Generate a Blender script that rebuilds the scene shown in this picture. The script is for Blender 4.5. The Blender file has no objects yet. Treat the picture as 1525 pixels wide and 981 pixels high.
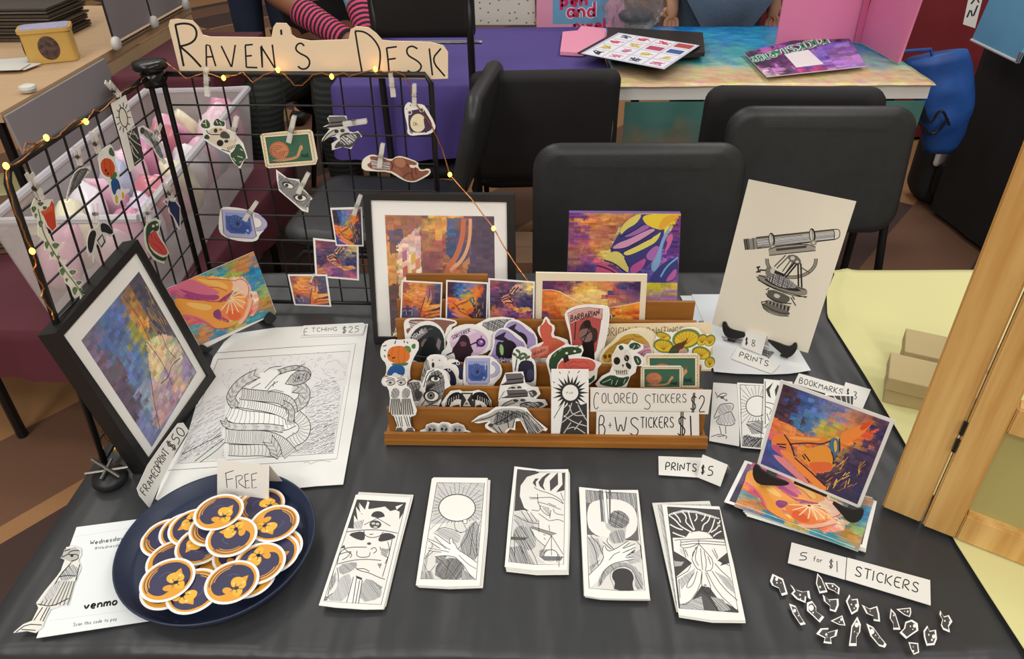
import bpy, bmesh, math, random
import numpy as np
from mathutils import Vector, Matrix
from math import sin, cos, tan, pi, radians, atan2, hypot

S = bpy.context.scene
COL = S.collection
# ------------------------------------------------------------------ camera
FPX, CX, CY = 1120.0, 762.5, 490.5
PITCH, YAW, ROLL = radians(34.5), radians(-1.5), radians(-0.75)
CAM = Vector((0, 0, 1.45))
cF = Vector((sin(YAW)*cos(PITCH), cos(YAW)*cos(PITCH), -sin(PITCH)))
_r = Vector((cos(YAW), -sin(YAW), 0)); _u = _r.cross(cF)
cR = _r*cos(ROLL) + _u*sin(ROLL); cU = _u*cos(ROLL) - _r*sin(ROLL)
cam = bpy.data.objects.new('camera', bpy.data.cameras.new('camera')); COL.objects.link(cam)
cam.data.sensor_fit = 'HORIZONTAL'; cam.data.sensor_width = 36.0
cam.data.lens = 36.0*FPX/1525.0; cam.data.clip_start = .02; cam.data.clip_end = 60
cam.matrix_world = Matrix(((cR.x, cU.x, -cF.x, CAM.x), (cR.y, cU.y, -cF.y, CAM.y), (cR.z, cU.z, -cF.z, CAM.z), (0, 0, 0, 1)))
S.camera = cam
# ------------------------------------------------------------------ light of the hall
S.view_settings.view_transform = 'Standard'; S.view_settings.look = 'None'
S.view_settings.gamma = 1.0; S.view_settings.use_curve_mapping = False
S.view_settings.exposure = -0.16
W = bpy.data.worlds.new('hall'); S.world = W; W.use_nodes = True
W.node_tree.nodes['Background'].inputs[0].default_value = (1.0, .975, .94, 1)
W.node_tree.nodes['Background'].inputs[1].default_value = .40
def area(name, loc, sx, sy, power, col=(1, .965, .91)):
    l = bpy.data.lights.new(name, 'AREA'); l.shape = 'RECTANGLE'; l.size = sx; l.size_y = sy
    l.energy = power; l.color = col
    o = bpy.data.objects.new(name, l); COL.objects.link(o); o.location = loc
    return o
for y, pw in ((-6.4, 150), (-4.0, 110), (-1.6, 52), (.8, 30), (3.2, 34), (5.6, 40)):
    for x in (-2.2, 2.2): area('ceiling_panel_light', (x, y, 4.4), 1.6, .8, pw)

# ------------------------------------------------------------------ pixel -> place
def ray(px, py): return cF + cR*((px-CX)/FPX) - cU*((py-CY)/FPX)
def hit(px, py, P, N):
    d = ray(px, py); N = Vector(N)
    return CAM + d*((Vector(P)-CAM).dot(N)/d.dot(N))
def pz(px, py, z=.74): return hit(px, py, (0, 0, z), (0, 0, 1))
def pY(px, py, Y): return hit(px, py, (0, Y, 0), (0, 1, 0))
def project(p):
    d = Vector(p)-CAM; z = d.dot(cF)
    return (CX+FPX*d.dot(cR)/z, CY-FPX*d.dot(cU)/z)

# ------------------------------------------------------------------ colours and materials
def lin(c): return c/12.92 if c <= .04045 else ((c+.055)/1.055)**2.4
def hx(h):
    if not isinstance(h, str): return h
    h = h.lstrip('#')
    if len(h) == 3: h = ''.join(a*2 for a in h)
    return tuple(lin(int(h[i:i+2], 16)/255) for i in (0, 2, 4))
MATS = {}
def mat(name, col='888888', rough=.6, metal=0, var=0, scale=20, bump=0, bscale=60, trans=0, alpha=1, emit=None, estr=0, coat=0, ior=1.45, stretch=(1, 1, 1), col2=None, sheen=0, bdist=.004):
    if name in MATS: return MATS[name]
    m = bpy.data.materials.new(name); m.use_nodes = True; MATS[name] = m
    nt = m.node_tree; b = nt.nodes['Principled BSDF']; c = hx(col)
    b.inputs['Base Color'].default_value = (*c, 1); b.inputs['Roughness'].default_value = rough
    b.inputs['Metallic'].default_value = metal; b.inputs['Transmission Weight'].default_value = trans
    b.inputs['Alpha'].default_value = alpha; b.inputs['IOR'].default_value = ior
    b.inputs['Coat Weight'].default_value = coat; b.inputs['Sheen Weight'].default_value = sheen
    if emit: b.inputs['Emission Color'].default_value = (*hx(emit), 1); b.inputs['Emission Strength'].default_value = estr
    tc = nt.nodes.new('ShaderNodeTexCoord'); mp = nt.nodes.new('ShaderNodeMapping')
    mp.inputs['Scale'].default_value = stretch; nt.links.new(tc.outputs['Object'], mp.inputs[0])
    n = nt.nodes.new('ShaderNodeTexNoise'); n.inputs['Scale'].default_value = scale; n.inputs['Detail'].default_value = 5
    nt.links.new(mp.outputs[0], n.inputs['Vector'])
    r = nt.nodes.new('ShaderNodeValToRGB'); c2 = hx(col2) if col2 else tuple(x*(1-var) for x in c)
    r.color_ramp.elements[0].position = .3; r.color_ramp.elements[1].position = .7
    r.color_ramp.elements[0].color = (*c2, 1); r.color_ramp.elements[1].color = (*c, 1)
    if var or col2:
        nt.links.new(n.outputs['Fac'], r.inputs[0]); nt.links.new(r.outputs[0], b.inputs['Base Color'])
    if bump:
        n2 = nt.nodes.new('ShaderNodeTexNoise'); n2.inputs['Scale'].default_value = bscale; n2.inputs['Detail'].default_value = 3
        nt.links.new(mp.outputs[0], n2.inputs['Vector'])
        bp = nt.nodes.new('ShaderNodeBump'); bp.inputs['Strength'].default_value = bump; bp.inputs['Distance'].default_value = bdist
        nt.links.new(n2.outputs['Fac'], bp.inputs['Height']); nt.links.new(bp.outputs[0], b.inputs['Normal'])
    return m
def printmat(name, rough, coat=0):
    m = bpy.data.materials.new(name); m.use_nodes = True; nt = m.node_tree; b = nt.nodes['Principled BSDF']
    a = nt.nodes.new('ShaderNodeVertexColor'); a.layer_name = 'ink'
    nt.links.new(a.outputs['Color'], b.inputs['Base Color']); b.inputs['Roughness'].default_value = rough
    b.inputs['Coat Weight'].default_value = coat; b.inputs['Specular IOR Level'].default_value = .35
    MATS[name] = m; return m
printmat('ink_on_paper', .75); printmat('ink_gloss', .42)

# ------------------------------------------------------------------ objects
def tag(o, label=None, cat=None, group=None, kind=None):
    if label: o['label'] = label
    if cat: o['category'] = cat
    if group: o['group'] = group
    if kind: o['kind'] = kind
    return o
def thing(name, label, cat, loc=(0, 0, 0), rz=0, group=None):
    o = bpy.data.objects.new(name, None); COL.objects.link(o); o.location = loc; o.rotation_euler = (0, 0, rz)
    o.empty_display_size = .05
    return tag(o, label, cat, group)
def obj(name, bm, m, parent=None, smooth=False, loc=None):
    me = bpy.data.meshes.new(name)
    if isinstance(bm, bmesh.types.BMesh):
        bmesh.ops.recalc_face_normals(bm, faces=bm.faces); bm.to_mesh(me); bm.free()
    else: me.from_pydata(*bm)
    me.materials.append(MATS[m] if isinstance(m, str) else m)
    if smooth:
        for p in me.polygons: p.use_smooth = True
    o = bpy.data.objects.new(name, me); COL.objects.link(o)
    if parent: o.parent = parent
    if loc is not None: o.location = loc
    return o
def copy_tree(o, parent=None):
    c = o.copy(); COL.objects.link(c); c.parent = parent
    for ch in list(o.children): copy_tree(ch, c)
    return c
def BM(): return bmesh.new()
def box(bm, c, s, M=None):
    vs = [Vector((c[0]+sx*s[0]/2, c[1]+sy*s[1]/2, c[2]+sz*s[2]/2)) for sx in (-1, 1) for sy in (-1, 1) for sz in (-1, 1)]
    if M: vs = [M @ v for v in vs]
    v = [bm.verts.new(p) for p in vs]
    for f in ((0, 1, 3, 2), (4, 6, 7, 5), (0, 4, 5, 1), (2, 3, 7, 6), (0, 2, 6, 4), (1, 5, 7, 3)): bm.faces.new([v[i] for i in f])
    return bm
def prism(bm, pts, d):
    """solid between the polygon pts (3-D) and the same polygon moved by d"""
    d = Vector(d); a = [bm.verts.new(Vector(p)) for p in pts]; b = [bm.verts.new(Vector(p)+d) for p in pts]
    bm.faces.new(a); bm.faces.new(b[::-1]); n = len(a)
    for i in range(n): bm.faces.new((a[i], b[i], b[(i+1) % n], a[(i+1) % n]))
    return bm
def tube(bm, pts, r, n=8, caps=True):
    pts = [Vector(p) for p in pts]; rings = []; pn = None
    for i, p in enumerate(pts):
        t = (pts[min(i+1, len(pts)-1)]-pts[max(i-1, 0)]).normalized()
        if pn is None:
            pn = t.orthogonal().normalized()
        else:
            pn = (pn - t*pn.dot(t)).normalized()
        b = t.cross(pn); rr = r[i] if isinstance(r, (list, tuple)) else r
        rings.append([bm.verts.new(p+(pn*cos(2*pi*k/n)+b*sin(2*pi*k/n))*rr) for k in range(n)])
    for a, b in zip(rings, rings[1:]):
        for k in range(n): bm.faces.new((a[k], a[(k+1) % n], b[(k+1) % n], b[k]))
    if caps: bm.faces.new(rings[0][::-1]); bm.faces.new(rings[-1])
    return bm
def lathe(bm, prof, n=32, M=None):
    rings = []
    for r, z in prof:
        vs = [Vector((max(r, 1e-5)*cos(2*pi*k/n), max(r, 1e-5)*sin(2*pi*k/n), z)) for k in range(n)]
        rings.append([bm.verts.new(M @ v if M else v) for v in vs])
    for a, b in zip(rings, rings[1:]):
        for k in range(n): bm.faces.new((a[k], a[(k+1) % n], b[(k+1) % n], b[k]))
    bm.faces.new(rings[0][::-1]); bm.faces.new(rings[-1])
    return bm
def smooth_pts(pts, it=2, closed=True):
    for _ in range(it):
        q = []; n = len(pts)
        rng = range(n if closed else n-1)
        if not closed: q.append(pts[0])
        for i in rng:
            a, b = pts[i], pts[(i+1) % n]
            q.append(tuple(.75*x+.25*y for x, y in zip(a, b))); q.append(tuple(.25*x+.75*y for x, y in zip(a, b)))
        if not closed: q.append(pts[-1])
        pts = q
    return pts
def noise2(x, y, seed=0):
    from mathutils import noise
    return noise.noise(Vector((x, y, seed*7.31)))

# ------------------------------------------------------------------ vector prints: every shape is traced in photo pixels and laid on the sheet's plane
def homog(src, dst):
    A = []; B = []
    for (x, y), (u, v) in zip(src, dst):
        A.append([x, y, 1, 0, 0, 0, -u*x, -u*y]); B.append(u)
        A.append([0, 0, 0, x, y, 1, -v*x, -v*y]); B.append(v)
    h = np.linalg.solve(np.array(A, float), np.array(B, float))
    return lambda x, y: ((h[0]*x+h[1]*y+h[2])/(h[6]*x+h[7]*y+1), (h[3]*x+h[4]*y+h[5])/(h[6]*x+h[7]*y+1))
def zoomed(x0, y0, s): return lambda x, y: (x0+x/s, y0+y/s)
ident = lambda x, y: (x, y)
def onquad(q, w=1, h=1): return homog([(0, 0), (w, 0), (w, h), (0, h)], q)
def blot(R, ny, nx, a, b):
    """brush sized patches of chance values"""
    g = R.normal(0, 1, (ny//a+2, nx//b+2)); return np.repeat(np.repeat(g, a, 0), b, 1)[R.randint(a):][:ny, R.randint(b):][:, :nx]
class Art:
    def __init__(s, T=ident, seed=1):
        s.T = T; s.V = []; s.F = []; s.C = []; s.L = 1; s.rng = random.Random(seed)
    def up(s, n=1): s.L += n; return s
    def _add(s, pts, faces, cols):
        b = len(s.V)
        for x, y in pts:
            X, Y = s.T(x, y); s.V.append((X, Y, s.L))
        for f, c in zip(faces, cols): s.F.append([b+i for i in f]); s.C.append(c)
    def poly(s, pts, col, sm=0, up=True):
        if up: s.L += 1
        if sm: pts = smooth_pts(pts, sm)
        s._add(pts, [list(range(len(pts)))], [hx(col)]); return s
    def ell(s, cx, cy, rx, ry=None, col='000', rot=0, n=24, up=True):
        ry = ry or rx; c, d = cos(rot), sin(rot)
        return s.poly([(cx+rx*cos(t)*c-ry*sin(t)*d, cy+rx*cos(t)*d+ry*sin(t)*c) for t in [2*pi*k/n for k in range(n)]], col, up=up)
    def line(s, pts, w, col='1a1a1a', sm=0, closed=False, up=False, taper=False):
        if up: s.L += 1
        if closed: pts = list(pts)+[pts[0]]
        if sm: pts = smooth_pts(pts, sm, closed=False)
        n = len(pts); out = []
        if n < 2: return s
        for i, (x, y) in enumerate(pts):
            a = pts[max(i-1, 0)]; b = pts[min(i+1, n-1)]
            dx, dy = b[0]-a[0], b[1]-a[1]; l = hypot(dx, dy) or 1
            ww = w/2*((1-abs(2*i/(n-1)-1)*.85) if taper else 1)
            ox, oy = -dy/l*ww, dx/l*ww
            out += [(x+ox, y+oy), (x-ox, y-oy)]
        s._add(out, [[2*i, 2*i+2, 2*i+3, 2*i+1] for i in range(n-1)], [hx(col)]*(n-1)); return s
    def lines(s, many, w, col='1a1a1a', sm=1, up=True):
        if up: s.L += 1
        if hx(col)[0] < .15: w *= 1.3
        for p in many: s.line(p, w, col, sm=sm)
        return s
    def arc(s, cx, cy, rx, ry, a0, a1, w, col='1a1a1a', n=14):
        return s.line([(cx+rx*cos(radians(a0+(a1-a0)*k/n)), cy+ry*sin(radians(a0+(a1-a0)*k/n))) for k in range(n+1)], w, col)
    def hatch(s, pts, ang, gap, w, col='333', jit=.4, seg=None, up=True, cross=False):
        """pencil lines clipped to a polygon"""
        if up:
            pts = smooth_pts(pts, 1) if len(pts) > 4 else pts
            s.L += 1; k = .10 if seg else .34; g = tuple(x*k+.80*(1-k) for x in hx(col)); s.poly(pts, g); s.L += 1
        c, d = cos(radians(ang)), sin(radians(ang)); R = s.rng
        q = [(x*c+y*d, -x*d+y*c) for x, y in pts]; y = min(p[1] for p in q)+gap*.5; ym = max(p[1] for p in q); n = len(q)
        while y < ym:
            xs = []
            for i in range(n):
                (x1, y1), (x2, y2) = q[i], q[(i+1) % n]
                if (y1 > y) != (y2 > y): xs.append(x1+(y-y1)/(y2-y1)*(x2-x1))
            xs.sort()
            for a, b in zip(xs[::2], xs[1::2]):
                if b-a < gap*.5: continue
                st = a
                while st < b:
                    en = b if not seg else min(b, st+seg*R.uniform(.5, 1.5))
                    j0, j1 = R.uniform(-jit, jit)*gap, R.uniform(-jit, jit)*gap
                    e0 = st+R.random()*jit*gap; mx, my = (e0+en)/2, y+(j0+j1)/2+R.uniform(-1, 1)*gap*jit*.5
                    s.line([(e0*c-(y+j0)*d, e0*d+(y+j0)*c), (mx*c-my*d, mx*d+my*c), (en*c-(y+j1)*d, en*d+(y+j1)*c)], w*R.uniform(.5, 1.2), col)
                    st = en+(gap*R.uniform(.3, 1.5) if seg else 1e9)
            y += gap*R.uniform(1-jit*.6, 1+jit*.6)
        if cross: s.hatch(pts, ang+75, gap, w, col, jit, seg, up=False)
        return s
    def paint(s, quad, regions, nx=44, ny=44, jit=.35, cj=.06, shear=.0, seed=3, warp=.03):
        """brushwork: a field of small uneven strokes; regions = [(polygon or None, [(u, v, colour)...])] in 0..1 of the sheet"""
        s.L += 1
        R = np.random.RandomState(seed); T = onquad(quad)
        gu, gv = np.meshgrid(np.arange(nx+1)/nx, np.arange(ny+1)/ny)
        du = R.uniform(-jit, jit, gu.shape)/nx; dv = R.uniform(-jit, jit, gv.shape)/ny
        du[:, 0] = du[:, -1] = 0; dv[0] = dv[-1] = 0
        if shear: du[1:-1, 1:-1] += (shear*(np.arange(1, ny) % 2-.5)/nx)[:, None]
        U, V = gu+du, gv+dv
        cu = (U[:-1, :-1]+U[1:, 1:])/2; cv = (V[:-1, :-1]+V[1:, 1:])/2
        cols = np.zeros((ny, nx, 3)); wu = cu+blot(R, ny, nx, 3, 4)*warp*1.6+R.normal(0, warp*.25, cu.shape); wv = cv+blot(R, ny, nx, 3, 4)*warp*1.6
        for poly, anch in regions:
            if poly is None: m = np.ones(cu.shape, bool)
            else:
                m = np.zeros(cu.shape, bool); n = len(poly)
                for i in range(n):
                    (x1, y1), (x2, y2) = poly[i], poly[(i+1) % n]
                    if y1 == y2: continue
                    m ^= ((y1 > cv) != (y2 > cv)) & (cu < x1+(cv-y1)/(y2-y1)*(x2-x1))
            wt = np.zeros(cu.shape); acc = np.zeros((ny, nx, 3))
            for a in anch:
                k = 1/(((wu-a[0])**2+(wv-a[1])**2)+1e-4)**2.2
                wt += k; acc += k[..., None]*np.array(hx(a[2]))
            c = acc/wt[..., None]; cols[m] = c[m]
        cols *= (1+blot(R, ny, nx, 2, 4)*cj*1.5)[..., None]; cols *= 1+R.normal(0, cj*.3, cols.shape[:2])[..., None]; cols *= 1+np.stack([blot(R, ny, nx, 2, 5) for _ in range(3)], -1)*cj*.8
        cols = np.clip(cols, 0, 1)
        pts = [T(float(a), float(b)) for a, b in zip(U.ravel(), V.ravel())]; w = nx+1
        s._add(pts, [[j*w+i, j*w+i+1, (j+1)*w+i+1, (j+1)*w+i] for j in range(ny) for i in range(nx)], [tuple(x) for x in cols.reshape(-1, 3)])
        return s

def card(name, outline, plane, art=None, paper='e6e5df', t=.0006, label=None, cat=None, group=None, m='ink_on_paper', parent=None, sm=0, edge=None, T=ident):
    """a sheet: outline traced in pixels (through T) on plane (P, N); art is printed on the side that N points to"""
    P, N = Vector(plane[0]), Vector(plane[1]).normalized()
    if N.dot(CAM-P) < 0: N = -N
    if sm: outline = smooth_pts(outline, sm)
    ex = Vector((1, 0, 0)) if abs(N.z) > .98 else Vector((0, 0, 1)).cross(N).normalized()
    ey = N.cross(ex).normalized()
    pts = [hit(*T(x, y), P, N) for x, y in outline]
    O = sum(pts, Vector())/len(pts)
    if abs(N.z) <= .98:
        lo = min((p-O).dot(ey) for p in pts); O = O+ey*lo
    loc = lambda p: ((p-O).dot(ex), (p-O).dot(ey))
    L = [loc(p) for p in pts]; n = len(L)
    ar = sum(L[i][0]*L[(i+1) % n][1]-L[(i+1) % n][0]*L[i][1] for i in range(n))
    if ar < 0: L = L[::-1]
    V = [(x, y, 0) for x, y in L]+[(x, y, -t) for x, y in L]
    F = [list(range(n)), list(range(2*n-1, n-1, -1))]+[[i, n+i, n+(i+1) % n, (i+1) % n] for i in range(n)]
    pc = hx(paper); C = [pc]*2+[hx(edge) if edge else pc]*n
    if art:
        b = len(V)
        for X, Y, l in art.V:
            x, y = loc(hit(X, Y, P, N)); V.append((x, y, l*4e-6))
        for f, c in zip(art.F, art.C):
            g = [b+i for i in f]
            p = [V[i] for i in g]
            if sum(p[i][0]*p[(i+1) % len(p)][1]-p[(i+1) % len(p)][0]*p[i][1] for i in range(len(p))) < 0: g = g[::-1]
            F.append(g); C.append(c)
    me = bpy.data.meshes.new(name); me.from_pydata(V, [], F)
    ca = me.color_attributes.new('ink', 'FLOAT_COLOR', 'CORNER')
    k = np.repeat(np.array([(*c, 1.0) for c in C], dtype=np.float32), [len(f) for f in F], axis=0)
    ca.data.foreach_set('color', k.ravel())
    me.materials.append(MATS[m])
    o = bpy.data.objects.new(name, me); COL.objects.link(o)
    M = Matrix(((ex.x, ey.x, N.x, O.x), (ex.y, ey.y, N.y, O.y), (ex.z, ey.z, N.z, O.z), (0, 0, 0, 1)))
    if parent:
        o.parent = parent; o.matrix_basis = parent.matrix_basis.inverted() @ M
    else: o.matrix_world = M
    if label: tag(o, label, cat, group)
    return o
TBL = .7405
def flat(z=TBL): return ((0, 0, z), (0, 0, 1))
def wall(Y, tilt=0):     # plane facing the front; tilt leans the top back (degrees), hinged at the table
    return ((0, Y, .74), (0, -cos(radians(tilt)), sin(radians(tilt))))
def standing(a, b, tilt, z=.741):   # plane standing on the line between two table pixels, leaning back by tilt degrees
    A, B = pz(*a, z), pz(*b, z); e = (B-A).normalized(); n = Vector((0, 0, 1)).cross(e)
    if n.dot(CAM-A) < 0: n = -n
    n = Vector((n.x, n.y, 0)).normalized()
    return (A, n*cos(radians(tilt))+Vector((0, 0, 1))*sin(radians(tilt)))
def leaning(a, b, top, z=.741):     # rectangle on bottom line a-b whose corner above a is seen at pixel top
    A, B = pz(*a, z), pz(*b, z); e = (B-A).normalized(); L = hit(*top, A, e)
    return (A, e.cross(L-A).normalized())

# ------------------------------------------------------------------ handwriting
GL = {
 'A': '0,6 2,0 4,6;.8,4 3.3,4', 'B': '0,6 0,0 2.6,0 3.4,1.4 2.4,2.8 0,2.9;2.4,2.8 4,4 3.2,6 0,6', 'C': '4,1 2.6,0 .8,.8 0,3 .8,5.3 2.6,6 4,5.2',
 'D': '0,6 0,0 2.4,.3 4,2.4 3.6,4.8 1.8,6 0,6', 'E': '3.8,0 0,0 0,6 3.8,6;0,2.9 3,2.8', 'F': '3.8,0 0,0 0,6;0,2.8 3,2.7',
 'G': '4,1 2.6,0 .8,.8 0,3 .8,5.3 2.6,6 4,5.2 4,3.4 2.4,3.4', 'H': '0,0 0,6;4,0 4,6;0,3 4,3', 'I': '2,0 2,6', 'J': '3.4,0 3.4,4.8 2.2,6 .6,5.6 0,4.6',
 'K': '0,0 0,6;3.8,0 0,3.4 4,6', 'L': '0,0 0,6 3.6,6', 'M': '0,6 .5,0 2.2,4 4,0 4.6,6', 'N': '0,6 0,0 4,6 4,0', 'O': '2,0 .4,1.2 0,3.4 1,5.6 2.4,6 3.8,4.6 4,2.4 3.2,.4 2,0',
 'P': '0,6 0,0 2.8,.2 3.8,1.6 2.8,3.1 0,3.3', 'Q': '2,0 .4,1.2 0,3.4 1,5.6 2.4,6 3.8,4.6 4,2.4 3.2,.4 2,0;2.6,4.4 4.2,6.4', 'R': '0,6 0,0 2.8,.2 3.7,1.5 2.6,3 .2,3.2 4,6',
 'S': '3.8,.9 2.4,0 .6,.5 .4,2 2,3 3.7,4 3.6,5.4 2,6 0,5.2', 'T': '0,0 4.2,0;2.1,0 2.1,6', 'U': '0,0 .2,4.6 2,6 3.7,4.8 4,0', 'V': '0,0 2,6 4,0', 'W': '0,0 1.2,6 2.5,1.6 3.8,6 5,0',
 'X': '0,0 4,6;4,0 0,6', 'Y': '0,0 2,3 4,0;2,3 1.8,6', 'Z': '0,0 4,0 0,6 4,6', '0': '2,0 .4,1.2 0,3.4 1,5.6 2.4,6 3.8,4.6 4,2.4 3.2,.4 2,0', '1': '1.6,0 1.8,6',
 '2': '.2,1.4 1.4,0 3.2,.4 3.6,2 2,4 0,6 4,5.8', '3': '.3,.4 2.4,0 3.4,1.2 1.6,2.8;1.6,2.8 3.8,3.8 3,5.6 .2,6', '5': '3.6,0 .8,.2 .4,2.6 2.6,2.4 3.8,3.8 3,5.6 .2,6', '8': '3.4,.8 1.8,0 .5,1 1,2.4 3,3.6 3.8,5 2,6 .3,5.2 .6,3.8 3,2.2 3.4,.8',
 '$': '3.8,1.2 2.4,.4 .5,1 .6,2.4 3.4,3.6 3.6,5 2,5.8 0,5;1.6,-.8 1.4,6.8;2.5,-.8 2.3,6.8', '+': '2,2 2,5;.6,3.5 3.4,3.5', "'": '2,0 1.9,1.4', '.': '1.8,5.8 2.1,6', '@': '3,4 1.6,3.9 1.4,2.4 2.8,2.2 3,4 4,3.6 3.6,.8 1.6,.2 0,2.4 .6,5.4 3.4,5.8', '-': '1,3.4 3,3.4', ' ': '',
}
LO = {
 'a': '3.2,3 1,2.6 .2,4.4 1.2,6 3.2,5;3.3,2.6 3.4,6', 'c': '3.4,3 1.4,2.6 .2,4.2 1.2,6 3.4,5.6', 'd': '3.2,3.4 1.2,2.6 .2,4.4 1.2,6 3.3,5.2;3.3,0 3.3,6', 'e': '.4,4.3 3.4,4.2 2.6,2.7 1,2.7 .2,4.4 1.4,6 3.2,5.6',
 'f': '3.2,.4 2,.4 1.6,1.6 1.6,6;.4,2.8 2.8,2.8', 'h': '.4,0 .4,6;.4,3.6 2,2.6 3.2,3.4 3.2,6', 'i': '1.8,2.6 1.8,6;1.8,1.2 1.8,1.5', 'k': '.4,0 .4,6;3,2.6 .4,4.4 3.2,6', 'l': '1.8,0 1.8,6', 'm': '.2,6 .2,2.7;.2,3.6 1.4,2.6 2.3,3.4 2.3,6;2.3,3.6 3.5,2.6 4.5,3.4 4.5,6',
 'n': '.4,6 .4,2.7;.4,3.6 2,2.6 3.2,3.6 3.2,6', 'o': '1.8,2.6 .4,3.6 .5,5.2 1.8,6 3.2,5.2 3.3,3.6 1.8,2.6', 'p': '.4,2.7 .4,8;.4,3.4 2,2.6 3.4,4.2 2.2,6 .4,5.4', 's': '3,3 1.4,2.6 .5,3.4 1.6,4.2 3,4.8 2.6,5.9 .4,5.7', 't': '1.6,1 1.6,5.4 3,6;.4,2.7 3,2.7',
 'u': '.4,2.7 .5,5.2 1.8,6 3.2,5;3.2,2.7 3.3,6', 'v': '.2,2.7 1.8,6 3.4,2.7', 'x': '.4,2.7 3.2,6;3.2,2.7 .4,6', 'y': '.3,2.7 1.9,5.6;3.4,2.7 1.4,8', 'w': '0,2.7 1.1,6 2.2,3.2 3.3,6 4.4,2.7', 'r': '.6,2.7 .6,6;.6,4 1.6,2.8 2.9,2.9', 'b': '.4,0 .4,6;.4,3.4 2,2.6 3.4,4.2 2.2,6 .4,5.4', 'g': '3.2,3 1,2.6 .2,4.2 1.2,5.6 3.2,5;3.2,2.7 3.2,7.2 1.6,8 .3,7.4',
}
def write(a, s, p0, p1, h, w, col='1c1c1c', small=.78, lower=False, shape=None):
    """handwriting from baseline p0 to p1 (in the art's own coordinates); h = vector from baseline to cap height.  lower case letters are small capitals unless lower"""
    a.L += 1; adv = []; items = []
    for ch in s:
        if lower and ch in LO: g, k = LO[ch], 1
        elif ch.islower(): g, k = GL[ch.upper()], small
        else: g, k = GL.get(ch, ''), 1
        st = [[tuple(map(float, p.split(','))) for p in q.split()] for q in g.split(';') if q]
        mn = min([x for q in st for x, y in q] or [0]); st = [[(x-mn, y) for x, y in q] for q in st]
        wd = max([x for q in st for x, y in q] or [2.2]); wd = max(wd, .5)
        items.append((st, k)); adv.append((wd+1.6)*k)
    tot = sum(adv)-1.4; ex, ey = (p1[0]-p0[0])/tot, (p1[1]-p0[1])/tot; x = 0
    for (st, k), ad in zip(items, adv):
        for q in st:
            pts = []
            for gx, gy in q:
                X = x+gx*k; Yh = (6-gy)/6*k
                pts.append((p0[0]+ex*X+h[0]*Yh, p0[1]+ey*X+h[1]*Yh))
            a.line(pts, w, col, sm=2 if len(pts) > 2 else 0)
        x += ad
    return a
# ================================================================== SETTING
def floor_mat():
    m = bpy.data.materials.new('carpet'); m.use_nodes = True; nt = m.node_tree; b = nt.nodes['Principled BSDF']
    N, Lk = nt.nodes.new, nt.links.new
    tc = N('ShaderNodeTexCoord'); mp = N('ShaderNodeMapping'); mp.inputs['Rotation'].default_value = (0, 0, radians(38))
    Lk(tc.outputs['Object'], mp.inputs[0])
    c1 = N('ShaderNodeTexChecker'); c1.inputs['Scale'].default_value = 1.15; Lk(mp.outputs[0], c1.inputs[0])
    c1.inputs['Color1'].default_value = (*hx('a87a4e'), 1); c1.inputs['Color2'].default_value = (*hx('4a332d'), 1)
    w = N('ShaderNodeTexWave'); w.inputs['Scale'].default_value = .4; w.bands_direction = 'X'; Lk(mp.outputs[0], w.inputs[0])
    rp = N('ShaderNodeValToRGB'); rp.color_ramp.interpolation = 'CONSTANT'
    rp.color_ramp.elements[0].color = (0, 0, 0, 1); rp.color_ramp.elements[1].position = .62; rp.color_ramp.elements[1].color = (1, 1, 1, 1)
    Lk(w.outputs['Color'], rp.inputs[0])
    mx = N('ShaderNodeMix'); mx.data_type = 'RGBA'; Lk(rp.outputs[0], mx.inputs['Factor']); Lk(c1.outputs['Color'], mx.inputs['A'])
    mx.inputs['B'].default_value = (*hx('74503a'), 1)
    n = N('ShaderNodeTexNoise'); n.inputs['Scale'].default_value = 220; Lk(tc.outputs['Object'], n.inputs['Vector'])
    m2 = N('ShaderNodeMix'); m2.data_type = 'RGBA'; m2.blend_type = 'MULTIPLY'; m2.inputs['Factor'].default_value = .35
    Lk(mx.outputs['Result'], m2.inputs['A']); Lk(n.outputs['Color'], m2.inputs['B']); Lk(m2.outputs['Result'], b.inputs['Base Color'])
    b.inputs['Roughness'].default_value = .9; MATS['carpet'] = m
floor_mat()
mat('wall_paint', 'b5a996', .85, var=.05, scale=2)
for nm, c, s in (('wall_left', (-7.05, 2, 2.5), (.1, 22, 5)), ('wall_right', (7.05, 2, 2.5), (.1, 22, 5)), ('wall_back', (0, 13.05, 2.5), (14, .1, 5)), ('wall_front', (0, -9.05, 2.5), (14, .1, 5))):
    tag(obj(nm, box(BM(), c, s), 'wall_paint'), 'plain beige wall of the hall', kind='structure')
o = obj('floor', box(BM(), (0, 2, -.05), (14, 22, .1)), 'carpet'); tag(o, 'patterned brown and tan carpet of the hall', None, kind='structure')

mat('black_satin', '37383a', .40, var=.08, scale=9, bump=.8, bscale=4.5, stretch=(1.7, .55, 1), bdist=.03)
mat('vinyl', '2f3031', .42, var=.15, scale=30, bump=.1, bscale=300)
mat('black_shell', '1f1d1e', .7, var=.1)
mat('black_metal', '141414', .4)
mat('black_plastic', '1b1b1c', .45)
mat('yellow_cloth', 'dcd79a', .8, var=.05, scale=4, bump=.15, bscale=8)
mat('white_plastic', 'd9d6cf', .5)
mat('grey_laminate', '9a948c', .6, var=.05)
mat('pine', 'dcb572', .5, col2='bd8b47', scale=7, stretch=(9, 9, .5), bump=.05)
mat('bamboo', 'a06a2c', .45, col2='845220', scale=6, stretch=(1, 8, 8))
mat('kraft', 'b8a578', .8, var=.08, scale=12)
mat('kraft_dark', '6d523c', .8, var=.2, scale=30)

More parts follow.
